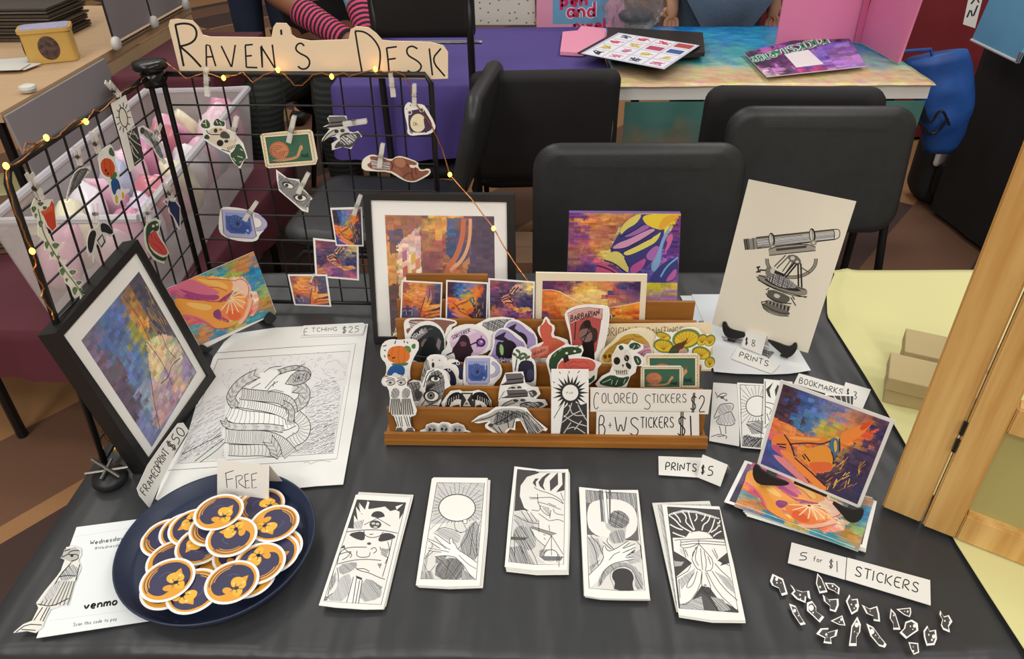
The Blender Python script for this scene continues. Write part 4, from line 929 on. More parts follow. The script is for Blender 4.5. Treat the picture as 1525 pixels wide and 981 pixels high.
# back one: violin player
P, N = standing((557, 511), (764, 514), 11)
q = [(573, 320), (736, 322), (738, 510), (583, 510)]; a = Art()
a.paint(q, [(None, [(.05, .1, 'b06a3c'), (.1, .3, 'd99a48'), (.06, .55, 'c98a3c'), (.3, .05, '9a5a4a'), (.45, .08, 'd8a045'), (.5, .25, 'a8524a'), (.4, .4, '8a4048'), (.38, .6, '6b6a72'), (.2, .72, 'e8d3a8'), (.1, .9, 'eee0c8'), (.35, .85, 'ead9b5'), (.6, .5, 'd98a45'), (.6, .9, '8a6a4a'), (.55, .75, 'caa86a')]),
    ([(.0, .55), (.12, .5), (.1, .8), (0, .95)], [(.05, .6, '6a3a30'), (.04, .8, '4a2c38')]),
    ([(.02, .12), (.16, .1), (.16, .26), (.03, .3)], [(.1, .2, '5d4a6e'), (.05, .25, '7a4a3a')]),
    ([(.10, .22), (.31, .08), (.32, .58), (.10, .70)], [(.2, .3, 'f0c8b0'), (.25, .45, 'f2d8c0'), (.14, .5, 'efc898'), (.28, .2, 'e8b8b8')]),
    ([(.56, .02), (.80, 0), (.78, .3), (.66, .38), (.55, .3)], [(.6, .1, '3a5a8a'), (.65, .25, '4a3a6a'), (.72, .1, '7a4a4a'), (.6, .28, '2d4a78')]),
    ([(.80, .0), (1, 0), (1, .95), (.78, .85), (.70, .55), (.78, .3)], [(.9, .2, '4a3250'), (.88, .5, '5a3a58'), (.95, .7, '3a2c48'), (.8, .65, '3f6a88'), (.75, .8, '8a5a3c')]),
    ([(.52, .42), (.68, .34), (.74, .50), (.70, .8), (.5, .95), (.4, .95)], [(.6, .5, 'd97a3c'), (.66, .6, 'e08a48'), (.55, .8, '9a5a3a'), (.7, .45, 'b0583c')]),
    ([(.6, .97), (.85, .86), (1, .74), (1, 1), (.6, 1)], [(.8, .92, 'd89a3c'), (.95, .85, 'b0782e')])], 64, 70, cj=.12, seed=9)
a.T = onquad(q); a.up()
for k in range(9): a.line([(.0, .78+.03*k), (.12, .70+.035*k), (.28, .62+.045*k), (.40, .60+.05*k)], .006, '5a5048', sm=2)
a.line([(.72, .02), (.70, .18), (.64, .32), (.55, .40), (.54, .5)], .045, 'c86a3c', sm=2, up=True); a.line([(.78, .02), (.77, .2), (.70, .34), (.58, .42)], .03, 'e8a878', sm=2, up=True)
a.line([(.60, .98), (.56, .62), (.63, .5)], .03, '8a4a2c', sm=2, up=True)
for k in range(6): a.line([(.54, .62+.02*k), (.61, .61+.02*k)], .006, 'f0d8a0')
for x, y in ((.14, .28), (.22, .3), (.14, .4), (.22, .42), (.26, .34)): a.poly([(x, y), (x+.045, y-.02), (x+.045, y+.06), (x, y+.08)], random.Random(int(x*99+y*50)).choice(['d98a5a', 'c85a4a', 'e0b048', 'b86a8a']))
for k in range(7): a.line([(.27+k*.017, .60), (.272+k*.017, .655)], .007, '3f7a9a')
framed('framed_print', 'black framed print of a musician standing against the wire grid', P, N, [(540, 289), (766, 290), (770, 513), (557, 511)], [(551.5, 298), (754.5, 301), (757, 504), (562, 502)], q, a, depth=.016)

# ================================================================== STEPPED WOODEN RACK
RA, RB = pz(574, 658.5, .741), pz(1052, 665, .741); eR = (RB-RA).normalized(); nR = Vector((-eR.y, eR.x, 0))
if nR.y < 0: nR = -nR
def rplane(d): return (RA+nR*d, nR)           # upright plane d metres behind the rack's front
STEP = [(0, 646.5), (.016, 608.5), (.046, 576.5), (.074, 542), (.104, 476), (.128, 447), (.150, 409)]
ZS = [hit(640, y, *rplane(d)).z-.741 for d, y in STEP]
print('rack tops', [round(z, 3) for z in ZS], 'width', (RB-RA).length)
rk = thing('sticker_rack', 'stepped brown wooden rack holding stickers and small prints', 'rack', RA); rk.rotation_euler = (0, 0, atan2(eR.y, eR.x)); WR = (RB-RA).length
obj('base_board', box(BM(), (WR/2, .075, .004), (WR, .16, .008)), 'bamboo', rk)
for i, ((d, y), z) in enumerate(zip(STEP, ZS)):
    x0 = .004 if i else 0; x1 = WR-x0
    if i >= 4: x0, x1 = .010, WR-.012
    if i == 6: x0, x1 = .022, WR-.30
    obj('front_lip' if i == 0 else 'step_board', box(BM(), ((x0+x1)/2, d+.002, .008+(z-.008)/2), (x1-x0, .005, z-.008)), 'bamboo', rk)
# ================================================================== FLAT ON THE TABLE
INK = '2b2b2b'; GR = '8d8d8a'; MID = '5e5e5c'; PAP = 'efeee8'
Z = zoomed
zTR = Z(180, 690, 4.46); zE = Z(250, 475, 3.774); zB1 = Z(465, 725, 5.1625); zB2 = Z(610, 700, 5.446); zB3 = Z(745, 690, 5.774); zB4 = Z(850, 715, 5.446); zB5 = Z(965, 735, 5.032)
zK1 = Z(540, 390, 5.769); zK2 = Z(560, 500, 5.769); zK3 = Z(780, 440, 5.162); zK4 = Z(1010, 400, 5.162); zK5 = Z(1050, 550, 4.907); zK6 = Z(1060, 680, 5.446); zK7 = Z(1120, 790, 4.919)
zD = Z(0, 721, 3.7725); zC3 = Z(760, 470, 3.7725); zH1 = Z(240, 365, 6.133); zP1 = Z(840, 310, 5.772); zT1 = Z(1060, 260, 4.087); zL1 = Z(90, 120, 5.165); zL2 = Z(30, 260, 4.904); zG1 = Z(290, 150, 7.545); zG2 = Z(470, 120, 6.13); zG3 = Z(310, 240, 4.458); zA3 = Z(0, 470, 3.7725)
def mapped(T, pts): return [T(x, y) for x, y in pts]
def bookmark(T, outline, frame, draw, desc, under):
    """a stack of bookmarks: the drawn one on top, copies peeping out below"""
    n = len(under)
    for i, (dx, dy, rot) in enumerate(under):
        c = (sum(p[0] for p in outline)/len(outline), sum(p[1] for p in outline)/len(outline)); r = radians(rot)
        ol = [(c[0]+(x-c[0])*cos(r)-(y-c[1])*sin(r)+dx, c[1]+(x-c[0])*sin(r)+(y-c[1])*cos(r)+dy) for x, y in outline]
        fr = [(c[0]+(x-c[0])*cos(r)-(y-c[1])*sin(r)+dx, c[1]+(x-c[0])*sin(r)+(y-c[1])*cos(r)+dy) for x, y in frame]
        a = Art(T); a.line(fr, 3, MID, closed=True); a.hatch(fr, 60, 16, 3, MID)
        card('bookmark', ol, flat(TBL+.0008*(i+1)), a, paper=('dedcd4', 'e6e5de')[i % 2], t=.0005, T=T, label=('lowest' if i == 0 else 'second lowest' if i == 1 else 'third lowest')+' bookmark in the stack topped by '+desc, cat='bookmark', group='bookmark stacks')
    a = Art(T, seed=len(desc)); a.poly(frame, 'e9e8e2'); draw(a); a.up(); a.line(frame, 3.5, INK, closed=True)
    card('bookmark', outline, flat(TBL+.0008*(n+1)), a, paper=PAP, t=.0005, T=T, label='top bookmark showing '+desc, cat='bookmark', group='bookmark stacks')
def d1(a):
    K = '454443'
    a.poly([(345, 98), (720, 120), (700, 200), (668, 250), (672, 190), (640, 175), (600, 185), (560, 150), (470, 165), (432, 170), (425, 110), (405, 175), (360, 120), (385, 215), (335, 150), (350, 260), (322, 215), (318, 320), (275, 315)], K)
    for p in ([(355, 130), (392, 205), (372, 200)], [(640, 150), (700, 130), (650, 175)], [(424, 108), (440, 118), (428, 170), (416, 168)]): a.poly(p, 'f0efe9')
    a.ell(505, 225, 52, 40, K); a.poly([(450, 225), (505, 240), (556, 228), (560, 285), (450, 285)], 'f0efe9'); a.line([(400, 290), (500, 240), (600, 300)], 5, INK); a.ell(486, 288, 46, 32, '555452'); a.ell(470, 280, 14, 9, 'cfcec8'); a.ell(502, 284, 14, 9, 'cfcec8'); a.ell(486, 308, 16, 7, 'cfcec8')
    a.poly([(270, 360), (395, 335), (408, 380), (395, 415), (330, 398)], K, 1); a.poly([(505, 400), (540, 352), (610, 355), (650, 388), (580, 412), (515, 422)], K, 1)
    a.lines([[(262, 345), (400, 328), (540, 330), (655, 355)], [(398, 335), (400, 370), (450, 392), (520, 380), (548, 345)], [(440, 362), (455, 366), (470, 360)]], 4, INK, 2)
    a.ell(437, 435, 16, 10, '555'); a.poly([(215, 470), (245, 445), (255, 468)], K)
    a.lines([[(190, 600), (205, 520), (240, 475), (300, 462), (420, 462)], [(245, 470), (275, 500), (310, 520), (290, 545)], [(205, 520), (260, 500), (300, 498)], [(300, 498), (270, 540), (230, 560)], [(345, 490), (340, 540), (440, 540), (445, 500)], [(450, 480), (480, 460), (500, 490), (470, 510)], [(200, 590), (320, 560), (430, 555), (530, 565)], [(330, 610), (350, 640), (440, 660), (500, 690), (560, 710)], [(340, 630), (400, 625), (440, 650)], [(580, 420), (600, 500), (560, 590)], [(615, 400), (590, 520), (540, 690)], [(520, 460), (540, 520), (580, 540)], [(190, 620), (205, 690), (190, 790)], [(165, 640), (120, 830)], [(185, 800), (105, 850)]], 4, INK, 2)
    a.hatch([(195, 600), (340, 570), (345, 610), (300, 650), (215, 680)], 40, 7, 3, MID); a.hatch([(210, 690), (310, 660), (270, 880), (95, 870), (180, 800)], 70, 9, 3, GR); a.hatch([(390, 700), (480, 720), (540, 790), (520, 860), (360, 890)], 55, 8, 3, MID); a.poly([(335, 680), (385, 700), (380, 716), (340, 700)], K)
    a.poly([(318, 690), (340, 700), (296, 890), (265, 888)], 'f4f3ee'); a.poly([(348, 715), (364, 720), (330, 895), (312, 893)], 'f4f3ee'); a.lines([[(318, 690), (265, 888)], [(340, 700), (312, 893)], [(364, 720), (332, 895)], [(385, 716), (355, 896)]], 4, INK, 0)
    a.hatch([(130, 740), (180, 650), (185, 720), (140, 800)], 80, 6, 3, MID); a.hatch([(525, 470), (590, 480), (570, 540), (530, 520)], 20, 7, 3, INK); a.hatch([(500, 590), (535, 590), (520, 630)], 10, 5, 3, INK); a.hatch([(320, 270), (400, 250), (380, 320), (320, 320)], 65, 9, 3, GR); a.hatch([(100, 840), (130, 840), (110, 875), (90, 872)], 0, 5, 3, INK); a.hatch([(440, 710), (540, 770), (530, 790)], 30, 5, 3, INK)
bookmark(zB1, [(335, 58), (757, 80), (650, 500), (545, 938), (400, 940), (180, 925), (50, 908)], [(345, 98), (720, 120), (530, 905), (88, 878)], d1, 'a horned masked figure', [(22, -20, 0), (14, -4, .5), (6, 2, 0)])
def sunrays(a, cx, cy, rx, ry, fr, n, w=3):
    from mathutils import geometry
    for k in range(n):
        t = 2*pi*k/n; x0, y0 = cx+rx*cos(t), cy+ry*sin(t); L = 600
        for i in range(4):
            p, q = fr[i], fr[(i+1) % 4]; h = geometry.intersect_line_line_2d((x0, y0), (x0+L*cos(t), y0+L*sin(t)), p, q)
            if h: f = 1 if k % 3 else .7; a.line([(x0, y0), (x0+(h[0]-x0)*f, y0+(h[1]-y0)*f)], w, INK)
def d2(a):
    fr = [(222, 102), (608, 105), (540, 888), (90, 882)]
    a.hatch([(222, 102), (608, 105), (585, 400), (170, 440)], 20, 9, 2.5, 'a8a8a4'); a.up(); sunrays(a, 385, 305, 150, 112, [(222, 102), (608, 105), (570, 560), (150, 560)], 34)
    a.poly([(210, 500), (300, 440), (480, 420), (575, 400), (540, 888), (90, 882), (130, 700)], 'dddcd6'); a.ell(385, 305, 152, 113, INK); a.ell(385, 305, 145, 106, 'eeede6')
    a.hatch([(480, 440), (560, 400), (570, 560), (545, 740), (470, 700), (390, 640)], 75, 6, 3.5, MID); a.hatch([(220, 740), (360, 700), (440, 760), (450, 888), (200, 884)], 50, 6, 3.5, MID, cross=True); a.hatch([(430, 800), (540, 880), (420, 888)], 70, 6, 3, MID); a.hatch([(210, 500), (250, 465), (420, 510), (400, 600), (300, 560)], 30, 8, 3, GR); a.hatch([(95, 820), (180, 820), (200, 884), (92, 882)], 70, 6, 3, MID); a.hatch([(210, 690), (300, 690), (290, 730), (210, 760)], 30, 5, 3, INK); a.hatch([(130, 700), (160, 650), (120, 870), (95, 870)], 80, 6, 3, GR)
    a.poly([(195, 508), (225, 525), (330, 600), (325, 560), (345, 545), (352, 590), (372, 600), (385, 640), (480, 700), (545, 750), (535, 888), (480, 840), (440, 770), (370, 705), (300, 690), (205, 700), (200, 690), (260, 665), (150, 650), (150, 632), (250, 636), (150, 570), (148, 556), (270, 612), (205, 540)], 'f3f2ec')
    a.lines([[(195, 508), (225, 525), (330, 600)], [(330, 600), (320, 560), (345, 545), (352, 590), (372, 600), (385, 640), (480, 700), (545, 750)], [(370, 705), (440, 770), (480, 840), (535, 888)], [(205, 540), (270, 612), (330, 645)], [(148, 556), (250, 600), (300, 640)], [(150, 570), (250, 636)], [(150, 632), (260, 650), (320, 665)], [(150, 650), (260, 665)], [(205, 700), (300, 690), (370, 705)], [(400, 690), (470, 760), (540, 800)]], 3.5, INK, 1)
    a.lines([[(360, 420), (370, 480), (410, 510), (470, 490), (440, 440)], [(300, 470), (350, 480), (420, 510)], [(210, 500), (240, 470), (300, 465)], [(540, 410), (490, 470), (460, 560), (390, 640)], [(575, 410), (540, 520), (545, 700)], [(520, 430), (505, 560), (490, 690)], [(120, 720), (190, 660)], [(130, 700), (190, 620), (180, 590)], [(120, 760), (150, 840), (210, 770)], [(300, 730), (330, 740), (290, 850)]], 3, INK, 2); a.ell(450, 416, 20, 20, INK); a.ell(450, 416, 16, 16, 'eeede6')
bookmark(zB2, [(195, 58), (630, 62), (610, 480), (568, 936), (300, 945), (50, 932), (110, 520), (180, 70)], [(222, 102), (608, 105), (540, 888), (90, 882)], d2, 'a blank round sun and a spread hand', [(26, 18, 0), (16, 14, .6), (6, 2, 0)])
def d3(a):
    K = '4c4b4a'; a.poly([(148, 50), (300, 62), (340, 80), (230, 115), (175, 190), (168, 280), (205, 380), (250, 410), (200, 400), (120, 410)], K, 0); a.poly([(300, 130), (332, 128), (305, 160), (310, 205), (278, 165)], K); a.poly([(405, 86), (435, 82), (385, 130), (368, 190), (388, 235), (340, 195), (328, 160), (360, 120)], K, 0); a.poly([(495, 76), (498, 180), (430, 240), (425, 150)], K); a.poly([(530, 80), (556, 80), (552, 230), (480, 248), (535, 180)], K)
    a.poly([(120, 420), (180, 400), (250, 430), (330, 480), (335, 560), (280, 560), (300, 640), (390, 720), (320, 800), (390, 860), (75, 845)], 'd6d5cf')
    a.hatch([(100, 600), (160, 520), (270, 560), (320, 700), (250, 760), (140, 700)], 62, 7, 4, MID); a.hatch([(80, 720), (200, 700), (300, 870), (78, 845)], 70, 7, 4, MID); a.hatch([(110, 440), (320, 500), (260, 560), (150, 520)], 65, 9, 3, GR); a.hatch([(345, 360), (430, 460), (420, 380)], 40, 7, 3, GR); a.poly([(92, 628), (238, 636), (210, 660), (90, 656)], MID)
    a.hatch([(330, 740), (410, 735), (500, 770), (530, 830), (400, 830), (340, 800)], 20, 6, 3, MID); a.ell(435, 790, 62, 52, INK); a.ell(435, 792, 57, 48, 'e9e8e2'); a.poly([(330, 795), (545, 800), (520, 835), (380, 835)], '77767a'); a.poly([(270, 540), (485, 604), (440, 620), (262, 552)], '9a9992')
    a.lines([[(290, 205), (340, 235), (420, 255), (510, 300), (545, 345)], [(250, 290), (330, 295), (420, 290)], [(255, 305), (330, 300)], [(325, 330), (400, 350), (520, 395)], [(330, 340), (350, 400), (420, 460), (435, 410)], [(345, 360), (340, 410), (270, 400)], [(320, 260), (325, 345)], [(420, 290), (470, 300), (540, 345)], [(410, 340), (480, 370)], [(455, 390), (470, 430), (545, 445)], [(435, 400), (425, 470)], [(330, 430), (420, 495), (440, 490)], [(440, 490), (500, 480), (545, 500)], [(520, 250), (545, 320)], [(270, 540), (485, 604)], [(262, 552), (440, 620)], [(440, 620), (335, 800)], [(440, 620), (440, 790)], [(440, 620), (540, 780)], [(120, 480), (200, 580), (240, 640)], [(120, 440), (220, 500), (330, 520)], [(330, 490), (332, 590)], [(180, 410), (240, 500)], [(220, 400), (280, 500)], [(260, 420), (320, 500)], [(250, 540), (300, 640), (390, 715)], [(200, 640), (290, 780), (320, 870)], [(160, 700), (230, 830)], [(120, 600), (125, 800)], [(490, 800), (488, 850)], [(505, 800), (505, 890)], [(418, 530), (425, 580)], [(370, 610), (390, 615)], [(375, 640), (390, 655)]], 3.5, INK, 1)
bookmark(zB3, [(122, 24), (350, 52), (585, 48), (588, 500), (575, 915), (300, 918), (38, 888), (75, 450)], [(148, 50), (350, 74), (558, 74), (546, 868), (300, 868), (72, 846)], d3, 'hands, a halo and hanging scales', [(14, 40, 0), (10, 22, 0), (6, 12, -.4)])
def d4(a):
    K = '6c6b69'; a.poly([(122, 80), (530, 105), (552, 490), (440, 480), (250, 460), (135, 440)], K); a.hatch([(122, 80), (530, 105), (530, 230), (128, 180)], 80, 6, 3, '3c3c3b'); a.poly([(135, 240), (160, 180), (240, 155), (330, 150), (430, 165), (510, 215), (540, 290), (540, 390), (500, 445), (440, 480), (300, 465), (220, 455), (150, 400), (132, 330)], 'ecebe5', 1)
    a.poly([(330, 250), (400, 240), (460, 280), (480, 330), (450, 380), (440, 470), (470, 490), (400, 530), (340, 520), (300, 470), (330, 410), (300, 400), (275, 360), (310, 320)], 'c4c3be', 1); a.hatch([(330, 250), (400, 240), (460, 280), (480, 330), (440, 390), (340, 385), (300, 340)], 30, 6, 3.5, MID, cross=True); a.hatch([(310, 420), (440, 390), (440, 490), (380, 530), (320, 480)], 70, 7, 3.5, MID)
    for p in ([(232, 80), (250, 80), (272, 340), (250, 330)], [(308, 78), (322, 80), (322, 300), (312, 300)]): a.poly(p, '77767a')
    a.poly([(258, 76), (285, 76), (305, 345), (280, 348)], 'f5f4ee'); a.lines([[(258, 76), (280, 348)], [(285, 76), (305, 345)], [(232, 80), (250, 340)], [(322, 80), (320, 310)]], 3.5, INK, 0)
    a.poly([(140, 470), (180, 440), (250, 470), (300, 520), (560, 490), (590, 890), (150, 880)], 'dedcd6'); a.hatch([(140, 460), (220, 470), (260, 560), (160, 740)], 72, 9, 3, GR); a.hatch([(150, 700), (240, 640), (160, 750)], 60, 6, 3, MID); a.hatch([(250, 720), (420, 650), (560, 720), (600, 880), (520, 890), (520, 740), (420, 690), (300, 760), (240, 860), (215, 860)], 60, 7, 3.5, MID); a.hatch([(440, 640), (560, 560), (570, 660), (480, 680)], 30, 8, 3, GR); a.hatch([(390, 570), (520, 560), (520, 590), (440, 620), (400, 600)], 10, 6, 3.5, INK)
    a.poly([(145, 770), (270, 650), (255, 560), (270, 520), (300, 580), (360, 560), (470, 490), (480, 505), (400, 565), (525, 515), (525, 530), (420, 590), (525, 545), (520, 562), (430, 630), (510, 625), (510, 640), (400, 660), (330, 680), (260, 740), (215, 820), (160, 870)], 'f2f1eb', 0)
    a.lines([[(145, 770), (270, 650), (255, 560), (270, 520), (300, 580), (360, 560), (470, 490)], [(480, 505), (400, 565), (525, 515)], [(420, 590), (525, 545)], [(520, 562), (430, 630), (510, 625)], [(510, 640), (400, 660), (330, 680), (260, 740), (240, 850)], [(310, 650), (350, 600), (400, 580)], [(260, 500), (330, 560)], [(140, 460), (200, 560), (220, 690)], [(160, 450), (230, 520), (255, 600)], [(300, 470), (290, 500), (350, 560)], [(440, 480), (560, 492), (575, 640)]], 4, INK, 1)
    a.poly([(355, 890), (352, 860), (360, 830), (332, 790), (340, 740), (385, 715), (440, 712), (490, 735), (515, 790), (500, 830), (505, 870), (515, 900)], '403f3f', 1); a.line([(350, 885), (345, 840), (315, 790), (330, 730), (390, 695), (470, 700), (520, 750), (545, 830), (590, 885)], 3, INK, sm=2)
bookmark(zB4, [(68, 54), (300, 78), (545, 78), (590, 500), (642, 962), (400, 960), (240, 955), (112, 935), (90, 480)], [(122, 80), (330, 102), (530, 105), (602, 895), (400, 895), (148, 875)], d4, 'a bowed head pierced by a blade', [(4, 12, 0), (2, 6, 0), (-4, 2, .3)])
def d5(a):
    K = '4a4948'; fr = [(145, 98), (535, 120), (678, 892), (232, 858)]; a.poly(fr, K); a.hatch([(150, 150), (300, 110), (540, 180), (530, 195), (300, 128), (155, 165)], 90, 9, 4, 'b9b8b4')
    a.poly([(185, 330), (280, 330), (310, 290), (380, 280), (450, 292), (490, 335), (570, 340), (600, 460), (540, 540), (610, 520), (660, 700), (670, 870), (520, 780), (460, 700), (400, 690), (300, 840), (240, 830), (215, 620), (330, 520), (280, 480), (195, 430)], 'efeee8')
    for p in ([(155, 160), (210, 200), (240, 240), (290, 270), (330, 290)], [(190, 140), (230, 180), (245, 215)], [(250, 130), (290, 170), (280, 210), (310, 240), (345, 275)], [(300, 125), (320, 200), (350, 270)], [(470, 160), (450, 210), (415, 230), (405, 275)], [(500, 190), (480, 260), (450, 300)], [(540, 200), (520, 260), (470, 290)], [(360, 150), (370, 180), (350, 205)], [(430, 150), (425, 180), (400, 205)], [(165, 230), (220, 260), (260, 270)], [(550, 280), (510, 300), (490, 320)], [(185, 290), (230, 310), (280, 325)], [(520, 215), (540, 245)]): a.line(p, 9, 'efeee8', sm=1)
    a.hatch([(195, 500), (270, 510), (250, 540), (200, 545)], 10, 6, 3, MID); a.hatch([(230, 640), (350, 560), (350, 600), (250, 720)], 55, 8, 3, GR); a.hatch([(500, 580), (630, 650), (650, 750), (590, 700)], 50, 7, 3, GR); a.poly([(300, 840), (395, 740), (440, 770), (520, 880), (240, 858)], '5a5958'); a.hatch([(470, 770), (560, 790), (620, 870), (540, 885)], 45, 7, 4, MID); a.hatch([(240, 830), (400, 770), (420, 870), (240, 858)], 20, 8, 3, '777'); a.poly([(240, 410), (290, 420), (270, 450), (290, 480), (240, 440)], 'd8d7d1'); a.poly([(190, 440), (290, 490), (250, 510), (200, 505)], K); a.poly([(520, 500), (595, 440), (600, 520), (560, 522)], K)
    a.lines([[(245, 345), (380, 340), (480, 335), (570, 345)], [(245, 365), (380, 350), (575, 365)], [(245, 385), (370, 370), (580, 385)], [(200, 350), (250, 340), (240, 410), (330, 400), (380, 370)], [(380, 345), (382, 375)], [(382, 378), (320, 470), (360, 560), (400, 575)], [(382, 378), (440, 440), (490, 500), (480, 575), (430, 580)], [(370, 400), (350, 490), (380, 540)], [(395, 410), (400, 500), (410, 570)], [(420, 430), (440, 520), (430, 575)], [(360, 400), (335, 470)], [(450, 470), (470, 530)], [(370, 580), (340, 680), (300, 710), (285, 690), (340, 600)], [(405, 580), (390, 700), (300, 830), (240, 830)], [(440, 585), (520, 740), (660, 870)], [(480, 580), (560, 700), (670, 800)], [(430, 590), (480, 720), (450, 760), (400, 700), (405, 600)], [(215, 630), (330, 560), (290, 490)], [(500, 520), (540, 570), (620, 640)], [(540, 500), (610, 540)], [(280, 420), (300, 470)], [(480, 420), (520, 490)], [(265, 410), (285, 480)], [(495, 410), (525, 480)], [(230, 640), (240, 780)]], 3.5, INK, 1); a.ell(428, 685, 12, 8, '999')
bookmark(zB5, [(105, 80), (535, 95), (640, 520), (730, 948), (480, 946), (230, 908), (165, 480)], [(145, 98), (535, 120), (678, 892), (232, 858)], d5, 'hands covering a face under a cracked halo', [(-40, -34, -4), (4, 18, .3), (2, 8, 0)])

# ---- round tray with moth stickers
tc = pz(326, 812, .752); mat('navy_enamel', '232d46', .38, var=.05, scale=5)
ty = thing('round_tray', 'dark blue round metal tray full of round stickers', 'tray', (tc.x, tc.y, .7405))
obj('tray_body', lathe(BM(), [(.001, 0), (.096, 0), (.103, .004), (.110, .019), (.1115, .0205), (.1128, .0195), (.1125, .018), (.105, .0025), (.098, -.0)][0:1]+[(.094, 0), (.102, .003), (.1115, .0205), (.1105, .0215), (.1090, .0205), (.0995, .0052), (.093, .0035), (.001, .0033)], 72), 'navy_enamel', ty, True)
def moth():
    a = Art(lambda u, v: project(tc0+Vector((u*.0288, -v*.0288, 0)))); O, N_ = 'e3a136', '3b3856'
    a.ell(0, 0, .90, .90, O, n=36); a.poly([(-.72, -.3), (-.45, -.68), (0, -.82), (.45, -.7), (.62, -.45), (.3, -.3), (.1, .05), (.25, .3), (.1, .55), (-.2, .72), (-.55, .55), (-.78, .15)], N_, 2)
    a.poly([(.45, -.7), (.8, -.3), (.84, .2), (.6, .6), (.45, .4), (.6, .1), (.5, -.2)], N_, 2)
    for r, s in ((.82, 0), (.74, 8), (.66, 14)): a.arc(0, 0, r, r, 150+s, 250-s, .035, O if r < .8 else N_)
    for r in (.84, .77): a.arc(0, 0, r, r, 20, 80, .03, O)
    a.ell(.28, .02, .34, .25, 'efb63c', .5); a.ell(.42, .36, .24, .18, 'efb63c', 1.1); a.ell(.05, .42, .22, .14, 'e3a136', .3); a.ell(.3, .24, .1, .08, N_)
    for t in range(6): a.line([(.3, .24), (.3+.26*cos(t*1.05), .24+.22*sin(t*1.05))], .025, '4a2f3a')
    for x, y in ((.45, -.05), (.12, .08)): a.ell(x, y, .035, .035, 'f6e2d0')
    a.up(); a.line([(-.3, -.2), (-.1, -.35), (.12, -.32)], .03, '5c5a7c', sm=2)
    return a
tc0 = Vector((tc.x, tc.y, .7448))
circ = [project(tc0+Vector((.0288*cos(t), .0288*sin(t), 0))) for t in [2*pi*k/40 for k in range(40)]]
ST0 = card('round_sticker', circ, (tc0, (0, 0, 1)), moth(), paper='f4f3f1', t=.0004, m='ink_gloss')
SEEN = {}
CLK = dict(zip((12, 1, 2, 3, 4, 5, 6, 7, 8, 9, 10, 11), ('under the price card', 'right of the price card', 'at the back right', 'at the right rim', 'at the lower right', 'at the front right', 'at the front rim', 'at the front left', 'at the lower left', 'at the left rim', 'at the back left', 'left of the price card')))
spots = [(395, 470, 0), (300, 490, 70), (420, 440, 200), (560, 620, 30), (340, 640, 310), (470, 700, 90), (860, 300, 210), (930, 280, 40), (560, 420, 120), (480, 420, 160), (530, 540, 180), (780, 600, 330), (1060, 560, 300), (1040, 600, 330), (900, 800, 60), (620, 420, 60), (300, 830, 20), (1020, 395, 240), (920, 660, 150), (480, 850, 250), (740, 790, 350), (310, 770, 20), (735, 485, 120), (650, 320, 0)]
for i, (x, y, r) in enumerate(spots):
    z = .7452+.0011*i; p = pz(*zTR(x, y), z); dx, dy = p.x-tc.x, p.y-tc.y; R_ = hypot(dx, dy)
    if R_ > .072: p = Vector((tc.x+dx*.072/R_, tc.y+dy*.072/R_, z))
    o = ST0 if i == 0 else ST0.copy()
    if i: COL.objects.link(o)
    o.matrix_world = Matrix.Translation(p) @ Matrix.Rotation(radians(1.2*sin(i*2.1)), 4, 'X') @ Matrix.Rotation(radians(r), 4, 'Z')
    ang = (90-math.degrees(atan2(p.y-tc.y, p.x-tc.x))) % 360; clk = int(round(ang/30)) % 12 or 12
    LB = f"round moon sticker in the tray, {'upper' if i > 14 else 'middle' if i > 7 else 'lower'} layer, {CLK[clk]}"; SEEN[LB] = SEEN.get(LB, 0)+1
    tag(o, LB+('', ', atop its twin', ', third up')[SEEN[LB]-1], 'sticker', 'round stickers in the blue tray')
# ---- folded price cards
def tent(name, front, plane, art, label, back=None, T=ident, paper='eceae4', twoleaf=True):
    """folded card: front leaf traced in pixels, back leaf going down behind it"""
    P, N = Vector(plane[0]), Vector(plane[1]).normalized()
    if N.dot(CAM-P) < 0: N = -N
    pts = [hit(*T(x, y), P, N) for x, y in front]
    t = thing(name, label, 'price card', (pts[2]+pts[3])/2)
    bpy.context.view_layer.update()
    card('front_leaf', front, plane, art, paper=paper, t=.0005, parent=t, T=T)
    h = Vector((-N.x, -N.y, 0)).normalized(); o = t.location
    q = [pts[0]-N*.0007, pts[1]-N*.0007, Vector((*(pts[1]+h*.022).to_2d(), pts[2].z)), Vector((*(pts[0]+h*.022).to_2d(), pts[3].z))]
    obj('back_leaf', prism(BM(), [p-o for p in q], -N*.0004), mat('card_white', 'e8e6df', .8), t)
    return t
a = Art(zTR); 
for p in ([(696, 62), (706, 162)], [(692, 66), (750, 46)], [(700, 108), (745, 100)], [(764, 84), (770, 166)], [(762, 86), (800, 76), (812, 95), (772, 124), (830, 164)], [(822, 72), (830, 164), (856, 160)], [(822, 74), (848, 68)], [(824, 118), (850, 112)], [(868, 70), (872, 164), (902, 158)], [(868, 72), (905, 62)], [(870, 112), (898, 106)]): a.line(p, 5, sm=1 if len(p) > 3 else 0)
tent('price_card', [(640, -25), (985, 15), (982, 262), (640, 212)], standing(zTR(640, 212), zTR(982, 262), 10, .7475), a, 'folded white card reading FREE at the back of the tray', T=zTR)
